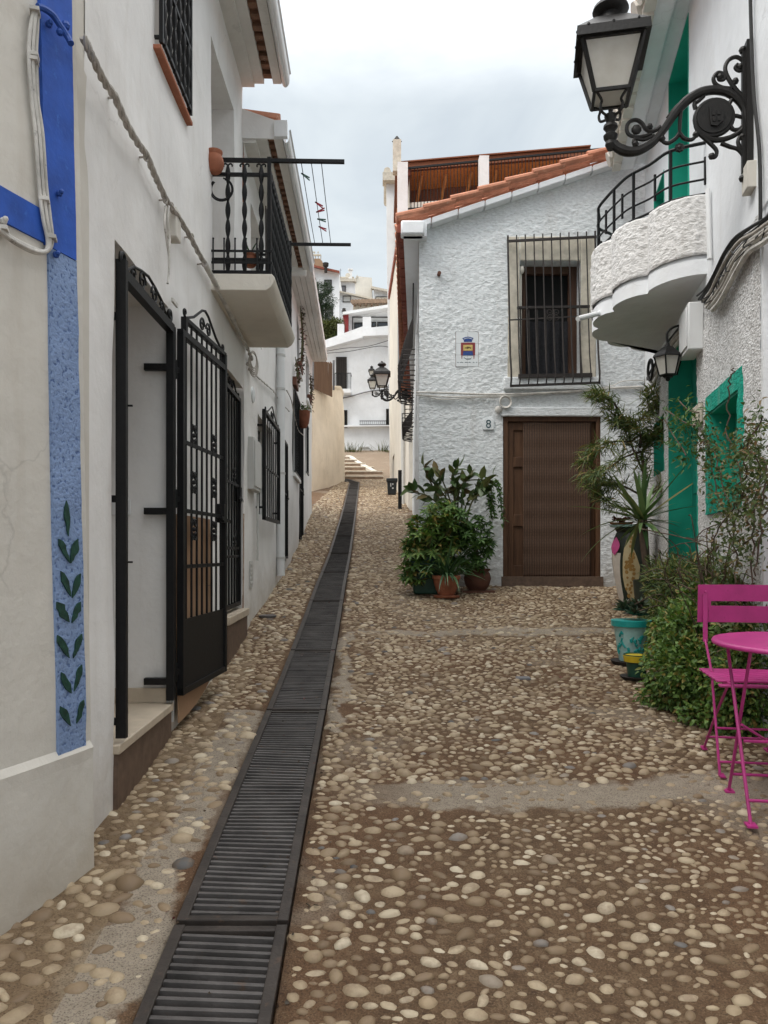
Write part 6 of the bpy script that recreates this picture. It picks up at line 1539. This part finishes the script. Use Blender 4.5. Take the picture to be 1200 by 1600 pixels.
s_, z_ = FR.px(1093, 650); m = MB(); pbox(m, FR, s_ - .13, s_ + .13, z_ - .07, z_ + .08, .0, .03); o = m.build('stone_plaque', 'stone', None, bevel=.01); tag(o, 'small brown stone plaque between the green door and the green window', 'plaque')

# ================================================================== PLANTS
def gpt(x, y): return V((x, y, gz(x, y)))
def blade_plant(root, c, n, L, W, dp, mat, spread=1.0, up=.9, name='leaves'):
    sp = []
    for k in range(n):
        a = random.random() * 2 * math.pi; e = random.uniform(.15, 1) * spread
        sp.append((V(c) + V((random.uniform(-.04, .04), random.uniform(-.04, .04), 0)), (math.cos(a) * e, math.sin(a) * e, up * random.uniform(.5, 1.2)), L * random.uniform(.6, 1.15), W * random.uniform(.7, 1.2), dp * random.uniform(.5, 1.3)))
    return blades(name, mat, sp, root)
# left group by number 8
c = gpt(.675, 8.32); r = thing('potted_plant', 'round orange terracotta pot of arching strap leaves by number 8', 'potted plant', c)
m = MB(); m.lathe([(.0, 0), (.135, 0), (.145, .02), (.12, .025), (.085, .03), (.115, .09), (.135, .15), (.142, .20), (.155, .205), (.155, .24), (.14, .24), (.13, .20), (0, .19)], c, 32); m.build('pot', 'terra', r)
m = MB(); m.lathe([(0, .2), (.13, .2)], c, 16); m.build('soil', 'soil', r); blade_plant(r, c + V((0, 0, .2)), 70, .52, .030, 1.5, 'leaf_blade', 1.0, .8)
c = gpt(.46, 8.55); r = thing('potted_shrub', 'bushy umbrella-leaved shrub in a square dark green planter at the house corner', 'potted plant', c)
m = MB(); m.hexa([c + V((-.13, -.13, 0)), c + V((.13, -.13, 0)), c + V((.13, .13, 0)), c + V((-.13, .13, 0)), c + V((-.17, -.17, .42)), c + V((.17, -.17, .42)), c + V((.17, .17, .42)), c + V((-.17, .17, .42))]); m.build('pot', 'g_paint', r, bevel=.012)
def whorls(root, centers, k, L, W, mat, name='foliage', spread=.9, droop=.3):
    ps, ds, ups = [], [], []
    for c_ in centers:
        ax = V((random.gauss(0, .5), random.gauss(0, .5) - .25, .8)).normalized(); u_ = ax.orthogonal().normalized(); w_ = ax.cross(u_); ph = random.random() * 6
        for q in range(k):
            a = ph + q * 2 * math.pi / k; d_ = (u_ * math.cos(a) + w_ * math.sin(a)) * spread + ax * random.uniform(-.1, .35); ps.append(V(c_)); ds.append(d_); ups.append(ax)
    return leaves(name, mat, ps, ds, rng.uniform(.75, 1.2, len(ps)) * L, rng.uniform(.8, 1.15, len(ps)) * W, root, up=ups, droop=droop)
cs = []
for c0, rr, n in (((.52, 8.45, .42), (.30, .22, .32), 130), ((.72, 8.5, .34), (.28, .2, .32), 130), ((.36, 8.42, .12), (.18, .18, .22), 70), ((1.0, 8.6, .36), (.26, .16, .30), 130), ((.66, 8.42, .66), (.26, .16, .18), 90), ((.34, 8.45, .36), (.14, .14, .14), 40)):
    p, _ = clump(n, (c0[0], c0[1], c0[2] - .35 + .06), rr, .45); cs += [V(q) for q in p]
cl = [q for q in cs if q.x < .80]; cr_ = [q for q in cs if q.x >= .80]
whorls(r, cl, 7, .088, .034, 'leaf_bush')
m = MB()
for q in cl[::5]: m.tube(smooth([c + V((0, 0, .4)), c.lerp(q, .5) + V((0, 0, .15)), q], 4), [.008] * 8 + [.004], 5)
m.build('stem', 'stem', r)
c = gpt(1.06, 8.72); r = thing('potted_shrub', 'umbrella-leaved shrub in a dark brown pot against the wall left of the door', 'potted plant', c)
m = MB(); m.lathe([(.09, 0), (.135, .06), (.155, .14), (.14, .20), (.125, .22), (.145, .235), (.145, .25), (.12, .25), (.11, .2), (0, .2)], c, 28); m.build('pot', 'terra_dark', r)
m = MB(); m.box(c + V((0, 0, -.01)), .36, .3, .03); m.build('stand', 'terra_dark', r); whorls(r, cr_, 7, .08, .030, 'leaf_dark')
m = MB(); m.tube(smooth([c + V((0, 0, .2)), c + V((-.02, -.02, .45)), c + V((-.06, -.06, .7))], 5), .028, 8); m.build('stem', 'bark', r)
# rubber plant: long bare branches with big oval leaves
c = gpt(.80, 8.78); r = thing('rubber_plant', 'rubber plant with long bare branches and large oval leaves over the pots', 'plant', c)
twigs = [[(700, 880), (690, 800), (668, 775), (650, 770), (640, 762)], [(705, 860), (690, 790), (675, 758), (665, 738), (662, 726)], [(708, 850), (700, 790), (690, 768), (670, 748)], [(712, 850), (705, 790), (690, 748), (680, 735)], [(715, 850), (710, 780), (706, 745), (716, 728)], [(720, 850), (722, 780), (726, 755), (738, 735)], [(722, 850), (735, 790), (750, 770), (758, 755), (772, 742)], [(716, 840), (716, 775), (728, 752), (765, 750)], [(718, 850), (728, 790), (745, 775), (752, 765)], [(712, 840), (708, 800), (716, 770), (710, 755)]]
m = MB(); ps, ds, Ls = [], [], []
for i_, t in enumerate(twigs):
    Yq = 8.62 + random.uniform(-.12, .12); q = smooth([P(x, y, Yq + (.05 * k if k < 2 else random.uniform(-.04, .04))) for k, (x, y) in enumerate(t)], 5); m.tube(q, [max(.004, .011 - .0003 * k) for k in range(len(q))], 6)
    N = len(q); cnt = 13
    for k in range(cnt):
        f_ = .34 + .66 * (k + .6) / cnt; a = q[min(N - 1, int(f_ * (N - 1)))]; tng = (q[-1] - q[int(N * .5)]).normalized()
        d_ = V((random.gauss(0, .8), random.gauss(-.2, .6), random.gauss(.15, .7))) + tng * .5; ps.append(a); ds.append(d_); Ls.append(random.uniform(.12, .19))
m.build('branch', 'stem', r); leaves('foliage', 'leaf_ficus', ps, ds, Ls, np.array(Ls) * .52, r, droop=.15, fold=.12)
# trailing plant to the right of it
c = P(772, 760, 8.75); r = thing('trailing_plant', 'thin trailing creeper hanging between the pots and the brown door', 'plant', c); ps, ds = [], []; m = MB()
for k in range(7):
    x0_ = random.uniform(756, 782); q = smooth([P(x0_ - 18, 770, 8.75), P(x0_ - 6, 748 + random.uniform(-5, 8), 8.72), P(x0_, 775, 8.7), P(x0_ + random.uniform(-3, 6), 800 + random.uniform(-10, 20), 8.72)], 6); m.tube(q, .004, 5)
    for a in q[4:]:
        for _ in range(3): ps.append(a + V((random.gauss(0, .012),) * 3)); ds.append((random.gauss(0, .7), random.gauss(-.2, .6), random.gauss(-.4, .5)))
m.build('stem', 'stem', r); leaves('foliage', 'leaf_dark', ps, ds, rng.uniform(.04, .075, len(ps)), rng.uniform(.02, .03, len(ps)), r)

# right bed ------------------------------------------------------------
def shrub(name, label, blobs, n, L, W, mat, base, jit=.6, mats=None):
    r = thing(name, label, 'shrub', base); ps, ds = [], []; tot = sum(b_[1][0] * b_[1][2] for b_ in blobs)
    for c_, rr in blobs:
        p, d_ = clump(int(n * rr[0] * rr[2] / tot), c_, rr, .5); k = p[:, 2] > gzv(p[:, 0], p[:, 1]) + .005; ps.append(p[k]); ds.append(d_[k] + rng.normal(size=d_[k].shape) * jit)
    ps = np.concatenate(ps); ds = np.concatenate(ds); leaves('foliage', mat, ps, ds, rng.uniform(.65, 1.3, len(ps)) * L, rng.uniform(.7, 1.2, len(ps)) * W, r)
    m = MB()
    for c_, rr in blobs:
        for _ in range(4): m.tube(smooth([V(base) + V((random.uniform(-.1, .1), random.uniform(-.1, .1), 0)), V(base).lerp(V(c_), .6) + V((random.gauss(0, .05), random.gauss(0, .05), .05)), V(c_) + V((random.gauss(0, .4) * rr[0], random.gauss(0, .4) * rr[1], random.gauss(0, .4) * rr[2]))], 4), .006, 5)
    m.build('stem', 'bark', r); return r
g_ = lambda x, y, h: (x, y, gz(x, y) + h)
shrub('shrub', 'dense dark green shrub spreading over the cobbles behind the pink chair', [(g_(1.88, 4.72, .22), (.28, .28, .28)), (g_(2.0, 4.55, .2), (.34, .26, .26)), (g_(2.0, 4.9, .42), (.28, .28, .22)), (g_(2.16, 4.45, .40), (.28, .25, .24)), (g_(2.02, 5.2, .28), (.20, .28, .28)), (g_(1.80, 4.75, .06), (.22, .2, .10)), (g_(2.0, 4.36, .05), (.34, .14, .10)), (g_(2.12, 5.1, .52), (.2, .28, .18)), (g_(1.98, 4.2, .22), (.20, .12, .30))], 15000, .034, .025, 'leaf_bush', g_(1.95, 4.75, 0))
shrub('shrub', 'fresh green feathery shrub between the painted urn and the green door', [(g_(2.30, 6.3, .45), (.16, .24, .28)), (g_(2.30, 5.9, .50), (.18, .26, .30)), (g_(2.16, 6.0, .25), (.14, .26, .2)), (g_(2.30, 5.5, .50), (.16, .26, .28)), (g_(2.26, 5.15, .72), (.14, .26, .22)), (g_(2.18, 4.75, .62), (.12, .24, .2))], 7600, .065, .012, 'leaf_feather', g_(2.2, 6.1, 0))
shrub('shrub', 'low mixed undergrowth along the wall under the green window', [(g_(2.18, 5.0, .55), (.2, .4, .25)), (g_(2.10, 4.6, .62), (.14, .3, .22)), (g_(2.02, 4.25, .45), (.13, .3, .30))], 3200, .05, .022, 'leaf_vine', g_(2.15, 4.7, 0))
lp = []; ld = []
for _ in range(260):
    if random.random() < .55: x_, y_ = random.gauss(1.75, .35), random.gauss(4.6, .9)
    else: y_ = random.uniform(1.9, 9); x_ = float(drx(y_)) + random.choice((-.2, .2, .0, .22)) + random.gauss(0, .05)
    lp.append((x_, y_, gz(x_, y_) + .012)); ld.append((random.gauss(0, 1), random.gauss(0, 1), random.gauss(0, .12)))
tag(leaves('leaf_litter', 'geranium', lp, ld, rng.uniform(.010, .028, 260), rng.uniform(.006, .014, 260)), 'dry brown leaf crumbs scattered by the drain and around the shrub', 'leaf litter', kind='stuff')
# climbing plant round the green window
r = thing('climbing_plant', 'straggly climber with browned leaves around the green window', 'climber', v(FR, 4.6, -.8, .1)); m = MB(); ps, ds = [], []
paths = [[(1150, 960), (1148, 880), (1152, 800), (1160, 740), (1172, 690), (1190, 650)], [(1165, 960), (1175, 880), (1180, 800), (1186, 740), (1180, 700)], [(1130, 930), (1140, 840), (1120, 760), (1105, 700), (1096, 670)], [(1150, 820), (1130, 760), (1115, 705), (1100, 690)], [(1160, 760), (1150, 720), (1160, 700), (1175, 680)], [(1180, 900), (1190, 820), (1196, 760), (1194, 720)], [(1140, 700), (1138, 640), (1141, 600), (1146, 575)], [(1100, 900), (1112, 850), (1140, 800), (1165, 770)], [(1170, 820), (1165, 780), (1158, 770)], [(1120, 960), (1130, 900), (1150, 860), (1185, 830)]]
for i_, t in enumerate(paths):
    q = smooth(rpx(t, .10 + .05 * random.random()), 6); q = [p + V((random.gauss(0, .008), random.gauss(0, .008), 0)) for p in q]; m.tube(q, .0045, 5)
    if i_ == 6: continue
    for a in q[6:]:
        for _ in range(17 if i_ < 6 else 13): ps.append(a + V((random.gauss(0, .045), random.gauss(0, .06), random.gauss(0, .055)))); ds.append((random.gauss(-.3, .7), random.gauss(-.2, .7), random.gauss(0, .7)))
m.build('stem', 'bark', r); leaves('foliage', 'leaf_vine', ps, ds, rng.uniform(.018, .042, len(ps)), rng.uniform(.010, .022, len(ps)), r)
r = thing('dry_brush', 'tangle of bare arching twigs in front of the white wall under the window', 'shrub', v(FR, 4.8, -.7, .1)); m = MB()
for k in range(60):
    s_ = random.uniform(4.2, 5.9); a = v(FR, s_, -.75 + random.uniform(0, .2), .06 + .15 * random.random()); b_ = a + V((random.gauss(0, .12), random.gauss(-.02, .12), random.uniform(.3, .75))); c_ = b_ + V((random.gauss(0, .16), random.gauss(0, .16), random.uniform(-.12, .15))); m.tube(smooth([a, a.lerp(b_, .5) + V((.02, .02, .04)), b_, c_], 4), .0035, 4)
m.build('twigs', 'bark', r)
# narrow-leaved small tree
r = thing('small_tree', 'small tree with sprays of narrow leaves on twisted branches beside the brown door', 'tree', gpt(2.62, 7.75)); m = MB(); ps, ds = [], []
Yt = 7.7
br_ = [[(1012, 880), (1008, 800), (1006, 740), (1004, 705), (1016, 690), (1040, 665)], [(1006, 740), (995, 715), (985, 690), (980, 660), (968, 655), (950, 640)], [(980, 660), (1000, 656), (1015, 640), (1030, 628)], [(1015, 640), (1012, 625), (1018, 612)], [(985, 690), (960, 690), (930, 700), (912, 720)], [(1004, 705), (975, 715), (945, 735), (915, 745)], [(1000, 700), (1000, 675), (985, 665), (960, 660)], [(968, 655), (960, 630), (940, 620), (925, 617)], [(1015, 640), (1040, 630), (1060, 628)], [(1012, 780), (975, 760), (950, 755), (930, 760)], [(1010, 790), (1035, 760), (1050, 740)], [(985, 690), (1000, 680), (1020, 680), (1050, 690)], [(1008, 800), (960, 790), (940, 770)]]
for i_, t in enumerate(br_):
    q = smooth([P(x, y, Yt + (random.uniform(-.18, .18) if k else (.0))) for k, (x, y) in enumerate(t)], 6); m.tube(q, [max(.005, (.022 if i_ == 0 else .012) * (1 - .7 * k / len(q))) for k in range(len(q))], 6)
    for k, a in enumerate(q[len(q) // 3:]):
        for _ in range(22):
            tg = (q[-1] - q[0]).normalized(); ps.append(a + V((random.gauss(0, .035), random.gauss(0, .06), random.gauss(0, .03)))); ds.append(V((random.gauss(0, .7), random.gauss(0, .7), random.gauss(-.15, .55))) + tg * .6)
m.build('trunk', 'bark', r); leaves('crown', 'leaf_feather', ps, ds, rng.uniform(.08, .16, len(ps)), rng.uniform(.009, .015, len(ps)), r, droop=.35)
r = thing('climbing_plant', 'dark creeper hanging over the green door from the cables', 'climber', v(FR, 6.2, 1.0, .1)); m = MB(); ps, ds = [], []
for t in ([(1040, 640), (1055, 650), (1070, 660), (1085, 665)], [(1038, 655), (1052, 680), (1066, 700), (1072, 712)], [(1060, 625), (1075, 640), (1092, 645)]):
    q = smooth(rpx(t, .25), 6); m.tube(q, .005, 5)
    for a in q[4:]:
        for _ in range(8): ps.append(a + V((random.gauss(0, .05), random.gauss(0, .05), random.gauss(0, .05)))); ds.append(rng.normal(size=3) + np.array([0, 0, -.4]))
m.build('stem', 'bark', r); leaves('foliage', 'leaf_dark', ps, ds, rng.uniform(.03, .06, len(ps)), rng.uniform(.009, .016, len(ps)), r)
# yucca in a tall dark pot
c = gpt(2.44, 6.95); r = thing('yucca', 'pale spiky yucca fanning out over the painted urn', 'plant', c); hd = P(1002, 812, 6.9)
m = MB(); m.lathe([(.13, 0), (.17, .3), (.18, .42), (.16, .42), (.15, .36), (0, .36)], c, 24); m.build('pot', 'urn_dark', r); m = MB(); m.tube(smooth([c + V((0, 0, .3)), c.lerp(hd, .6), hd], 5), .035, 8); m.build('trunk', 'bark', r)
sp = []
for tx, ty, dp, W_ in ((912, 757, .15, .05), (930, 778, .2, .048), (924, 866, 1.0, .045), (920, 828, .7, .05), (962, 745, .05, .05), (985, 740, .05, .05), (1005, 728, .05, .05), (1022, 735, .05, .05), (1045, 750, .1, .05), (1070, 728, .05, .052), (1100, 742, .1, .05), (1085, 790, .3, .045), (1060, 820, .5, .05), (990, 862, .9, .055), (975, 770, .1, .05), (1035, 775, .1, .05), (950, 800, .5, .045), (1010, 850, .9, .05), (1045, 855, 1.0, .045), (998, 745, 0, .05), (960, 765, .1, .05), (1020, 760, .1, .05), (905, 790, .3, .045)):
    dv = P(tx, ty, 6.9 + random.uniform(-.35, .2)) - hd; L_ = dv.length * (1.0 + .12 * dp); sp.append((hd + V((random.gauss(0, .015), random.gauss(0, .015), 0)), dv + V((0, 0, dp * .45 * dv.length)), L_ * 1.12, W_ * 1.25, dp))
for _ in range(26):
    a = random.random() * 6.28; sp.append((hd - V((0, 0, .03)), (math.cos(a), math.sin(a), random.uniform(-.3, .9)), random.uniform(.25, .45), .04, .5))
blades('leaves', 'leaf_yucca', sp, r, 8)
# painted urn
c = gpt(2.52, 7.85); r = thing('painted_urn', 'tall hand-painted urn with spotted cream band and pink oval by the brown door', 'urn', c)
prof = [(.085, 0), (.105, .03), (.13, .14), (.165, .32), (.185, .48), (.182, .60), (.16, .70), (.135, .755), (.15, .775), (.16, .79), (.145, .80), (.12, .77), (0, .75)]
pr_ = lambda z: float(np.interp(z, [p[1] for p in prof[:10]], [p[0] for p in prof[:10]]))
m = MB(); m.lathe(prof, c, 40); m.build('body', 'urn_dark', r)
up = lambda a, z, d=.003: c + V(((pr_(z) + d) * math.cos(a), (pr_(z) + d) * math.sin(a), z))
def patch(name, mat, pts, d=.003, n=14):
    """curved patch laid on the urn: pts = rows (z, a0, a1) of height and angle span"""
    m = MB(); vs, fs = [], []
    for z, a, b_ in pts:
        for k in range(n + 1): vs.append(up(a + (b_ - a) * k / n, z, d))
    for i in range(len(pts) - 1):
        for k in range(n): fs.append((i * (n + 1) + k, i * (n + 1) + k + 1, (i + 1) * (n + 1) + k + 1, (i + 1) * (n + 1) + k))
    m.add(vs, fs); return m.build(name, mat, r, smooth=True)
A0 = -math.pi / 2 - .33
patch('pale_side', 'urn_white', [(.02 + .04 * k, A0 - 1.35, A0 - .52 - .10 * math.sin(k * .25)) for k in range(14)], .002)
patch('spotted_band', 'urn_cream', [(.05, A0 + .12, A0 + .3), (.12, A0 - .15, A0 + .42), (.2, A0 - .38, A0 + .5), (.3, A0 - .45, A0 + .55), (.4, A0 - .42, A0 + .56), (.5, A0 - .38, A0 + .35), (.58, A0 - .33, A0 + .18), (.66, A0 - .22, A0 + .22), (.72, A0 - .05, A0 + .38), (.75, A0 + .1, A0 + .36)], .003)
m = MB()
for _ in range(34):
    z = random.uniform(.1, .7); a = A0 + random.uniform(-.3, .36) * (1 if z < .45 else .5) + (.05 if z > .6 else 0); s_ = random.uniform(.012, .026); pp = [up(a + s_ / .17 * math.cos(t) * random.uniform(.7, 1.1), z + s_ * 1.1 * math.sin(t) * random.uniform(.7, 1.1), .0045) for t in np.linspace(0, 2 * math.pi, 7)[:-1]]; m.quad(*pp)
m.build('spot', 'urn_spot', r, smooth=False)
patch('pink_oval', 'urn_pink', [(.52 + .013 * k, A0 - .90 - .42 * math.sin(math.pi * min(1, (k + .3) / 14.6)), A0 - .90 + .34 * math.sin(math.pi * min(1, (k + .3) / 14.6))) for k in range(15)], .012)
m = MB(); m.lathe([(.15, .80), (.20, .805), (.21, .825), (.0, .82)], c, 28); m.build('rim_saucer', 'c_mint', r)
c2 = c + V((-.10, -.02, .83)); r2 = thing('saucer', 'flat terracotta saucer with dry stems resting on the painted urn', 'saucer', c2); m = MB(); m.lathe([(0, 0), (.10, 0), (.12, .02), (.115, .02), (.09, .008), (0, .008)], c2, 24); m.build('dish', 'terra', r2)
m = MB()
for _ in range(14): a = random.random() * 6.28; m.tube(smooth([c2 + V((0, 0, .01)), c2 + V((.05 * math.cos(a), .05 * math.sin(a), .06)), c2 + V((.09 * math.cos(a + .8), .09 * math.sin(a + .8), random.uniform(.02, .10)))], 4), .007, 5)
m.build('stems', 'terra_dark', r2)
# decorated turquoise pot with succulent, small banded pot
c = gpt(1.84, 5.72); r = thing('potted_succulent', 'turquoise patterned pot holding a dark fleshy succulent', 'potted plant', c)
pp_ = [(.085, .03), (.105, .15), (.125, .28), (.138, .29), (.142, .325), (.128, .325), (.118, .29), (0, .27)]
m = MB(); m.lathe(pp_, c, 36); po = m.build('pot', 'c_mint', r); m = MB(); m.lathe([(.127, .283), (.141, .287), (.146, .33), (.139, .331)], c, 36); m.build('rim', 'c_teal', po)
m = MB(); m.lathe([(0, 0), (.13, 0), (.15, .03), (.14, .03), (0, .015)], c, 28); m.build('saucer', 'cloth_dark', r)
m = MB(); rr_ = lambda z: float(np.interp(z, [.03, .15, .28], [.085, .105, .125]))
for k in range(34):
    a = random.uniform(math.pi, 2 * math.pi) if k < 26 else random.uniform(0, 6.28); z = random.uniform(.07, .25); q = []
    for t in range(6): q.append(c + V(((rr_(z) + .002) * math.cos(a), (rr_(z) + .002) * math.sin(a), z))); a += random.uniform(-.12, .16); z = min(.27, max(.05, z + random.uniform(-.03, .03)))
    m.tube(smooth(q, 3), .0075, 5)
m.build('glaze_pattern', 'c_teal', po)
m = MB(); m.lathe([(0, .28), (.12, .285)], c, 16); m.build('soil', 'soil', r)
ps, ds = [], []
for k in range(7):
    a = random.random() * 6.28; hc = c + V((.06 * math.cos(a), .06 * math.sin(a), .36 + random.uniform(0, .08)))
    for q in range(26): t = q * 2.4; ps.append(hc); ds.append((math.cos(t), math.sin(t), -.1 + q * .05))
leaves('leaves', 'succulent', ps, ds, rng.uniform(.06, .10, len(ps)), .026, r, fold=.5, droop=-.15)
c = gpt(1.735, 5.27); r = thing('flower_pot', 'small dark green pot with a yellow band on a black saucer', 'pot', c)
m = MB(); m.lathe([(.06, .02), (.072, .12), (.085, .125), (.09, .17), (.083, .17), (.075, .13), (0, .12)], c, 30); po = m.build('pot', 'g_paint', r); m = MB(); m.lathe([(.0735, .118), (.0865, .122), (.0915, .162), (.088, .164)], c, 30); m.build('band', 'y_paint', po); m = MB(); m.lathe([(0, 0), (.095, 0), (.115, .022), (.107, .022), (0, .01)], c, 28); m.build('saucer', 'cloth_dark', r); m = MB(); m.lathe([(0, .15), (.08, .15)], c, 16); m.build('soil', 'soil', r)

# ================================================================== PINK CHAIR AND TABLE
SL = math.atan(.02)
def to_ground(root_xy, rz):
    x, y = root_xy; return V((x, y, gz(x, y)))
ch = thing('folding_chair', 'pink slatted folding bistro chair standing before the shrub', 'chair', (0, 0, 0)); w = .40
# local frame: x across, y towards the front (towards the camera is -y), origin under the middle of the seat
b = MB(); n = 14
front = [(-w / 2 + w * k / n, .0) for k in range(n + 1)]
def plate(mb, x0, x1, z0, z1, y, th=.004, bow=.012):
    vs, fs = [], []; K_ = 12
    for k in range(K_ + 1):
        x = x0 + (x1 - x0) * k / K_; yy = y + bow * (1 - (2 * (x - (-w / 2)) / w - 1) ** 2)
        vs += [(x, yy, z0), (x, yy, z1), (x, yy + th, z1), (x, yy + th, z0)]
    for k in range(K_):
        a = k * 4
        for q in range(4): fs.append((a + q, a + (q + 1) % 4, a + 4 + (q + 1) % 4, a + 4 + q))
    fs += [(0, 1, 2, 3), (K_ * 4 + 3, K_ * 4 + 2, K_ * 4 + 1, K_ * 4)]; mb.add(vs, fs)
yb_ = .20
plate(b, -w / 2, w / 2, .655, .738, yb_); plate(b, -w / 2, w / 2, .762, .845, yb_); plate(b, -w / 2, -w / 2 + .065, .7381, .7619, yb_); plate(b, w / 2 - .065, w / 2, .7381, .7619, yb_)
bk = b.build('backrest', 'pink', ch)
m = MB()
for sx in (-1, 1):
    for z in (.69, .81): m.sph((sx * (w / 2 - .035), yb_ - .004 + .003, z), .006, 6, (1, .5, 1))
m.build('rivet', 'pink', bk)
fm = MB()
for sx in (-1, 1):
    x = sx * (w / 2 - .035)
    fm.beam((x, yb_ + .01, .845), (x, yb_ - .02, .56), .022, .006, (0, 1, 0)); fm.tube([(x, yb_ - .02, .57), (x + sx * .0, .05, .44), (x + sx * .008, -.17, .0)], .0062, 8)
    fm.tube([(x - sx * .018, -.17, .435), (x - sx * .018, .02, .24), (x - sx * .012, .21, .0)], .0062, 8)
    fm.beam((x + sx * .012, -.17, .004), (x - sx * .012, -.17, .004), .05, .008); fm.beam((x, .21, .004), (x - sx * .024, .21, .004), .05, .008)
fm.tube([(-w / 2 + .03, -.145, .06), (w / 2 - .03, -.145, .06)], .006, 6); fm.tube([(-w / 2 + .05, .185, .07), (w / 2 - .05, .185, .07)], .006, 6); fm.tube([(-w / 2 + .03, -.08, .20), (w / 2 - .03, -.08, .20)], .006, 6)
fm.build('leg_frame', 'pink', ch)
sm_ = MB()
for k in range(7):
    y = -.20 + k * .058; sm_.box((0, y, .448 - .004 * k + .012 * (k == 0) * -1), w * .98, .036, .010)
for sx in (-1, 1): sm_.beam((sx * (w / 2 - .055), -.20, .438), (sx * (w / 2 - .055), .15, .415), .012, .02)
sm_.build('seat', 'pink', ch, bevel=.003)
kk = thing('bistro_table', 'round pink folding bistro table cut by the right edge of the view', 'table', (0, 0, 0))
m = MB(); R_ = .285; m.lathe([(0, .70), (R_ - .012, .70), (R_ - .003, .688), (R_, .690), (R_ + .002, .697), (R_ - .003, .706), (R_ - .02, .709), (0, .709)], (0, 0, 0), 72); m.build('tabletop', 'pink', kk, angle=60)
m = MB()
for sx in (-1, 1):
    m.tube([(sx * .20, .13, .70), (sx * .19, -.20, .0)], .0072, 8); m.tube([(sx * .175, -.13, .70), (sx * .165, .20, .0)], .0072, 8)
    m.beam((sx * .19 + .02, -.20, .004), (sx * .19 - .02, -.20, .004), .05, .008); m.beam((sx * .165 + .02, .20, .004), (sx * .165 - .02, .20, .004), .05, .008)
for y, z, x in ((-.165, .09, .19), (.165, .09, .165), (-.06, .3, .18)): m.tube([(-x, y, z), (x, y, z)], .007, 6)
m.tube([(-.18, -.03, .36), (0, .06, .24), (.18, .03, .36)], .006, 6); m.tube([(-.19, .1, .69), (.19, .1, .69)], .007, 6)
m.build('leg_frame', 'pink', kk)
ch.location = to_ground((1.755, 3.70), 0); ch.location.z += .012; ch.rotation_euler = (math.radians(5), 0, math.radians(-9))
kk.location = to_ground((1.668, 3.2), 0); kk.location.z += .01; kk.rotation_euler = (math.radians(2), 0, math.radians(-9))

# ================================================================== LIGHT AND CAMERA
world = bpy.data.worlds.new('World'); bpy.context.scene.world = world; world.use_nodes = True; nt = world.node_tree
bg = nt.nodes['Background']; sky = nt.nodes.new('ShaderNodeTexSky'); sky.sky_type = 'NISHITA'; sky.sun_disc = False
EL, AZ = math.radians(52), math.radians(238)
sky.sun_elevation = EL; sky.sun_rotation = AZ; sky.air_density = 1.2; sky.dust_density = 2.5; sky.altitude = 50
tc = nt.nodes.new('ShaderNodeTexCoord'); mp = nt.nodes.new('ShaderNodeMapping'); mp.inputs['Scale'].default_value = (1.5, 1.5, 3.2); nt.links.new(tc.outputs['Generated'], mp.inputs['Vector'])
no = nt.nodes.new('ShaderNodeTexNoise'); no.inputs['Scale'].default_value = 1.7; no.inputs['Detail'].default_value = 6; no.inputs['Roughness'].default_value = .55; no.inputs['Distortion'].default_value = .5; nt.links.new(mp.outputs['Vector'], no.inputs['Vector'])
cr = nt.nodes.new('ShaderNodeValToRGB'); cr.color_ramp.elements[0].position = .36; cr.color_ramp.elements[0].color = (.58, .58, .58, 1); cr.color_ramp.elements[1].position = .62; cr.color_ramp.elements[1].color = (.97, .97, .97, 1); nt.links.new(no.outputs['Fac'], cr.inputs['Fac'])
# overcast cloud deck: brighter towards the zenith
sp = nt.nodes.new('ShaderNodeSeparateXYZ'); nt.links.new(tc.outputs['Generated'], sp.inputs[0])
zr = nt.nodes.new('ShaderNodeValToRGB'); e = zr.color_ramp.elements; e[0].position = .0; e[0].color = (.31, .345, .37, 1); e[1].position = 1; e[1].color = (2.35, 2.33, 2.3, 1); k = e.new(.5); k.color = (.40, .435, .455, 1); nt.links.new(sp.outputs['Z'], zr.inputs['Fac'])
mul = nt.nodes.new('ShaderNodeMix'); mul.data_type = 'RGBA'; mul.blend_type = 'MULTIPLY'; mul.inputs[0].default_value = 1; nt.links.new(zr.outputs['Color'], mul.inputs[6]); CL = 18.0; mul.inputs[7].default_value = (CL, CL, CL, 1)
mx = nt.nodes.new('ShaderNodeMix'); mx.data_type = 'RGBA'; nt.links.new(cr.outputs['Color'], mx.inputs[0]); nt.links.new(sky.outputs['Color'], mx.inputs[6]); nt.links.new(mul.outputs[2], mx.inputs[7])
nt.links.new(mx.outputs[2], bg.inputs['Color']); bg.inputs['Strength'].default_value = .10
su = bpy.data.lights.new('sun', 'SUN'); su.energy = 1.5; su.angle = math.radians(30); su.color = (1, .96, .9); so = bpy.data.objects.new('sun', su); C.objects.link(so)
sd = V((math.sin(AZ) * math.cos(EL), math.cos(AZ) * math.cos(EL), math.sin(EL))); so.rotation_euler = sd.to_track_quat('Z', 'Y').to_euler(); so.location = sd * 50
cam = bpy.data.cameras.new('camera'); cam.sensor_fit = 'VERTICAL'; cam.sensor_height = 24; cam.lens = 24 * F / 1600; cam.shift_y = (HY - 800) / 1600; cam.clip_end = 2000; cam.clip_start = .02
co = bpy.data.objects.new('camera', cam); C.objects.link(co); co.location = (0, 0, 0); co.rotation_euler = (math.pi / 2, 0, 0); bpy.context.scene.camera = co
vs_ = bpy.context.scene.view_settings; vs_.view_transform = 'Standard'; vs_.look = 'None'; vs_.exposure = .25; vs_.gamma = 1; vs_.use_curve_mapping = False
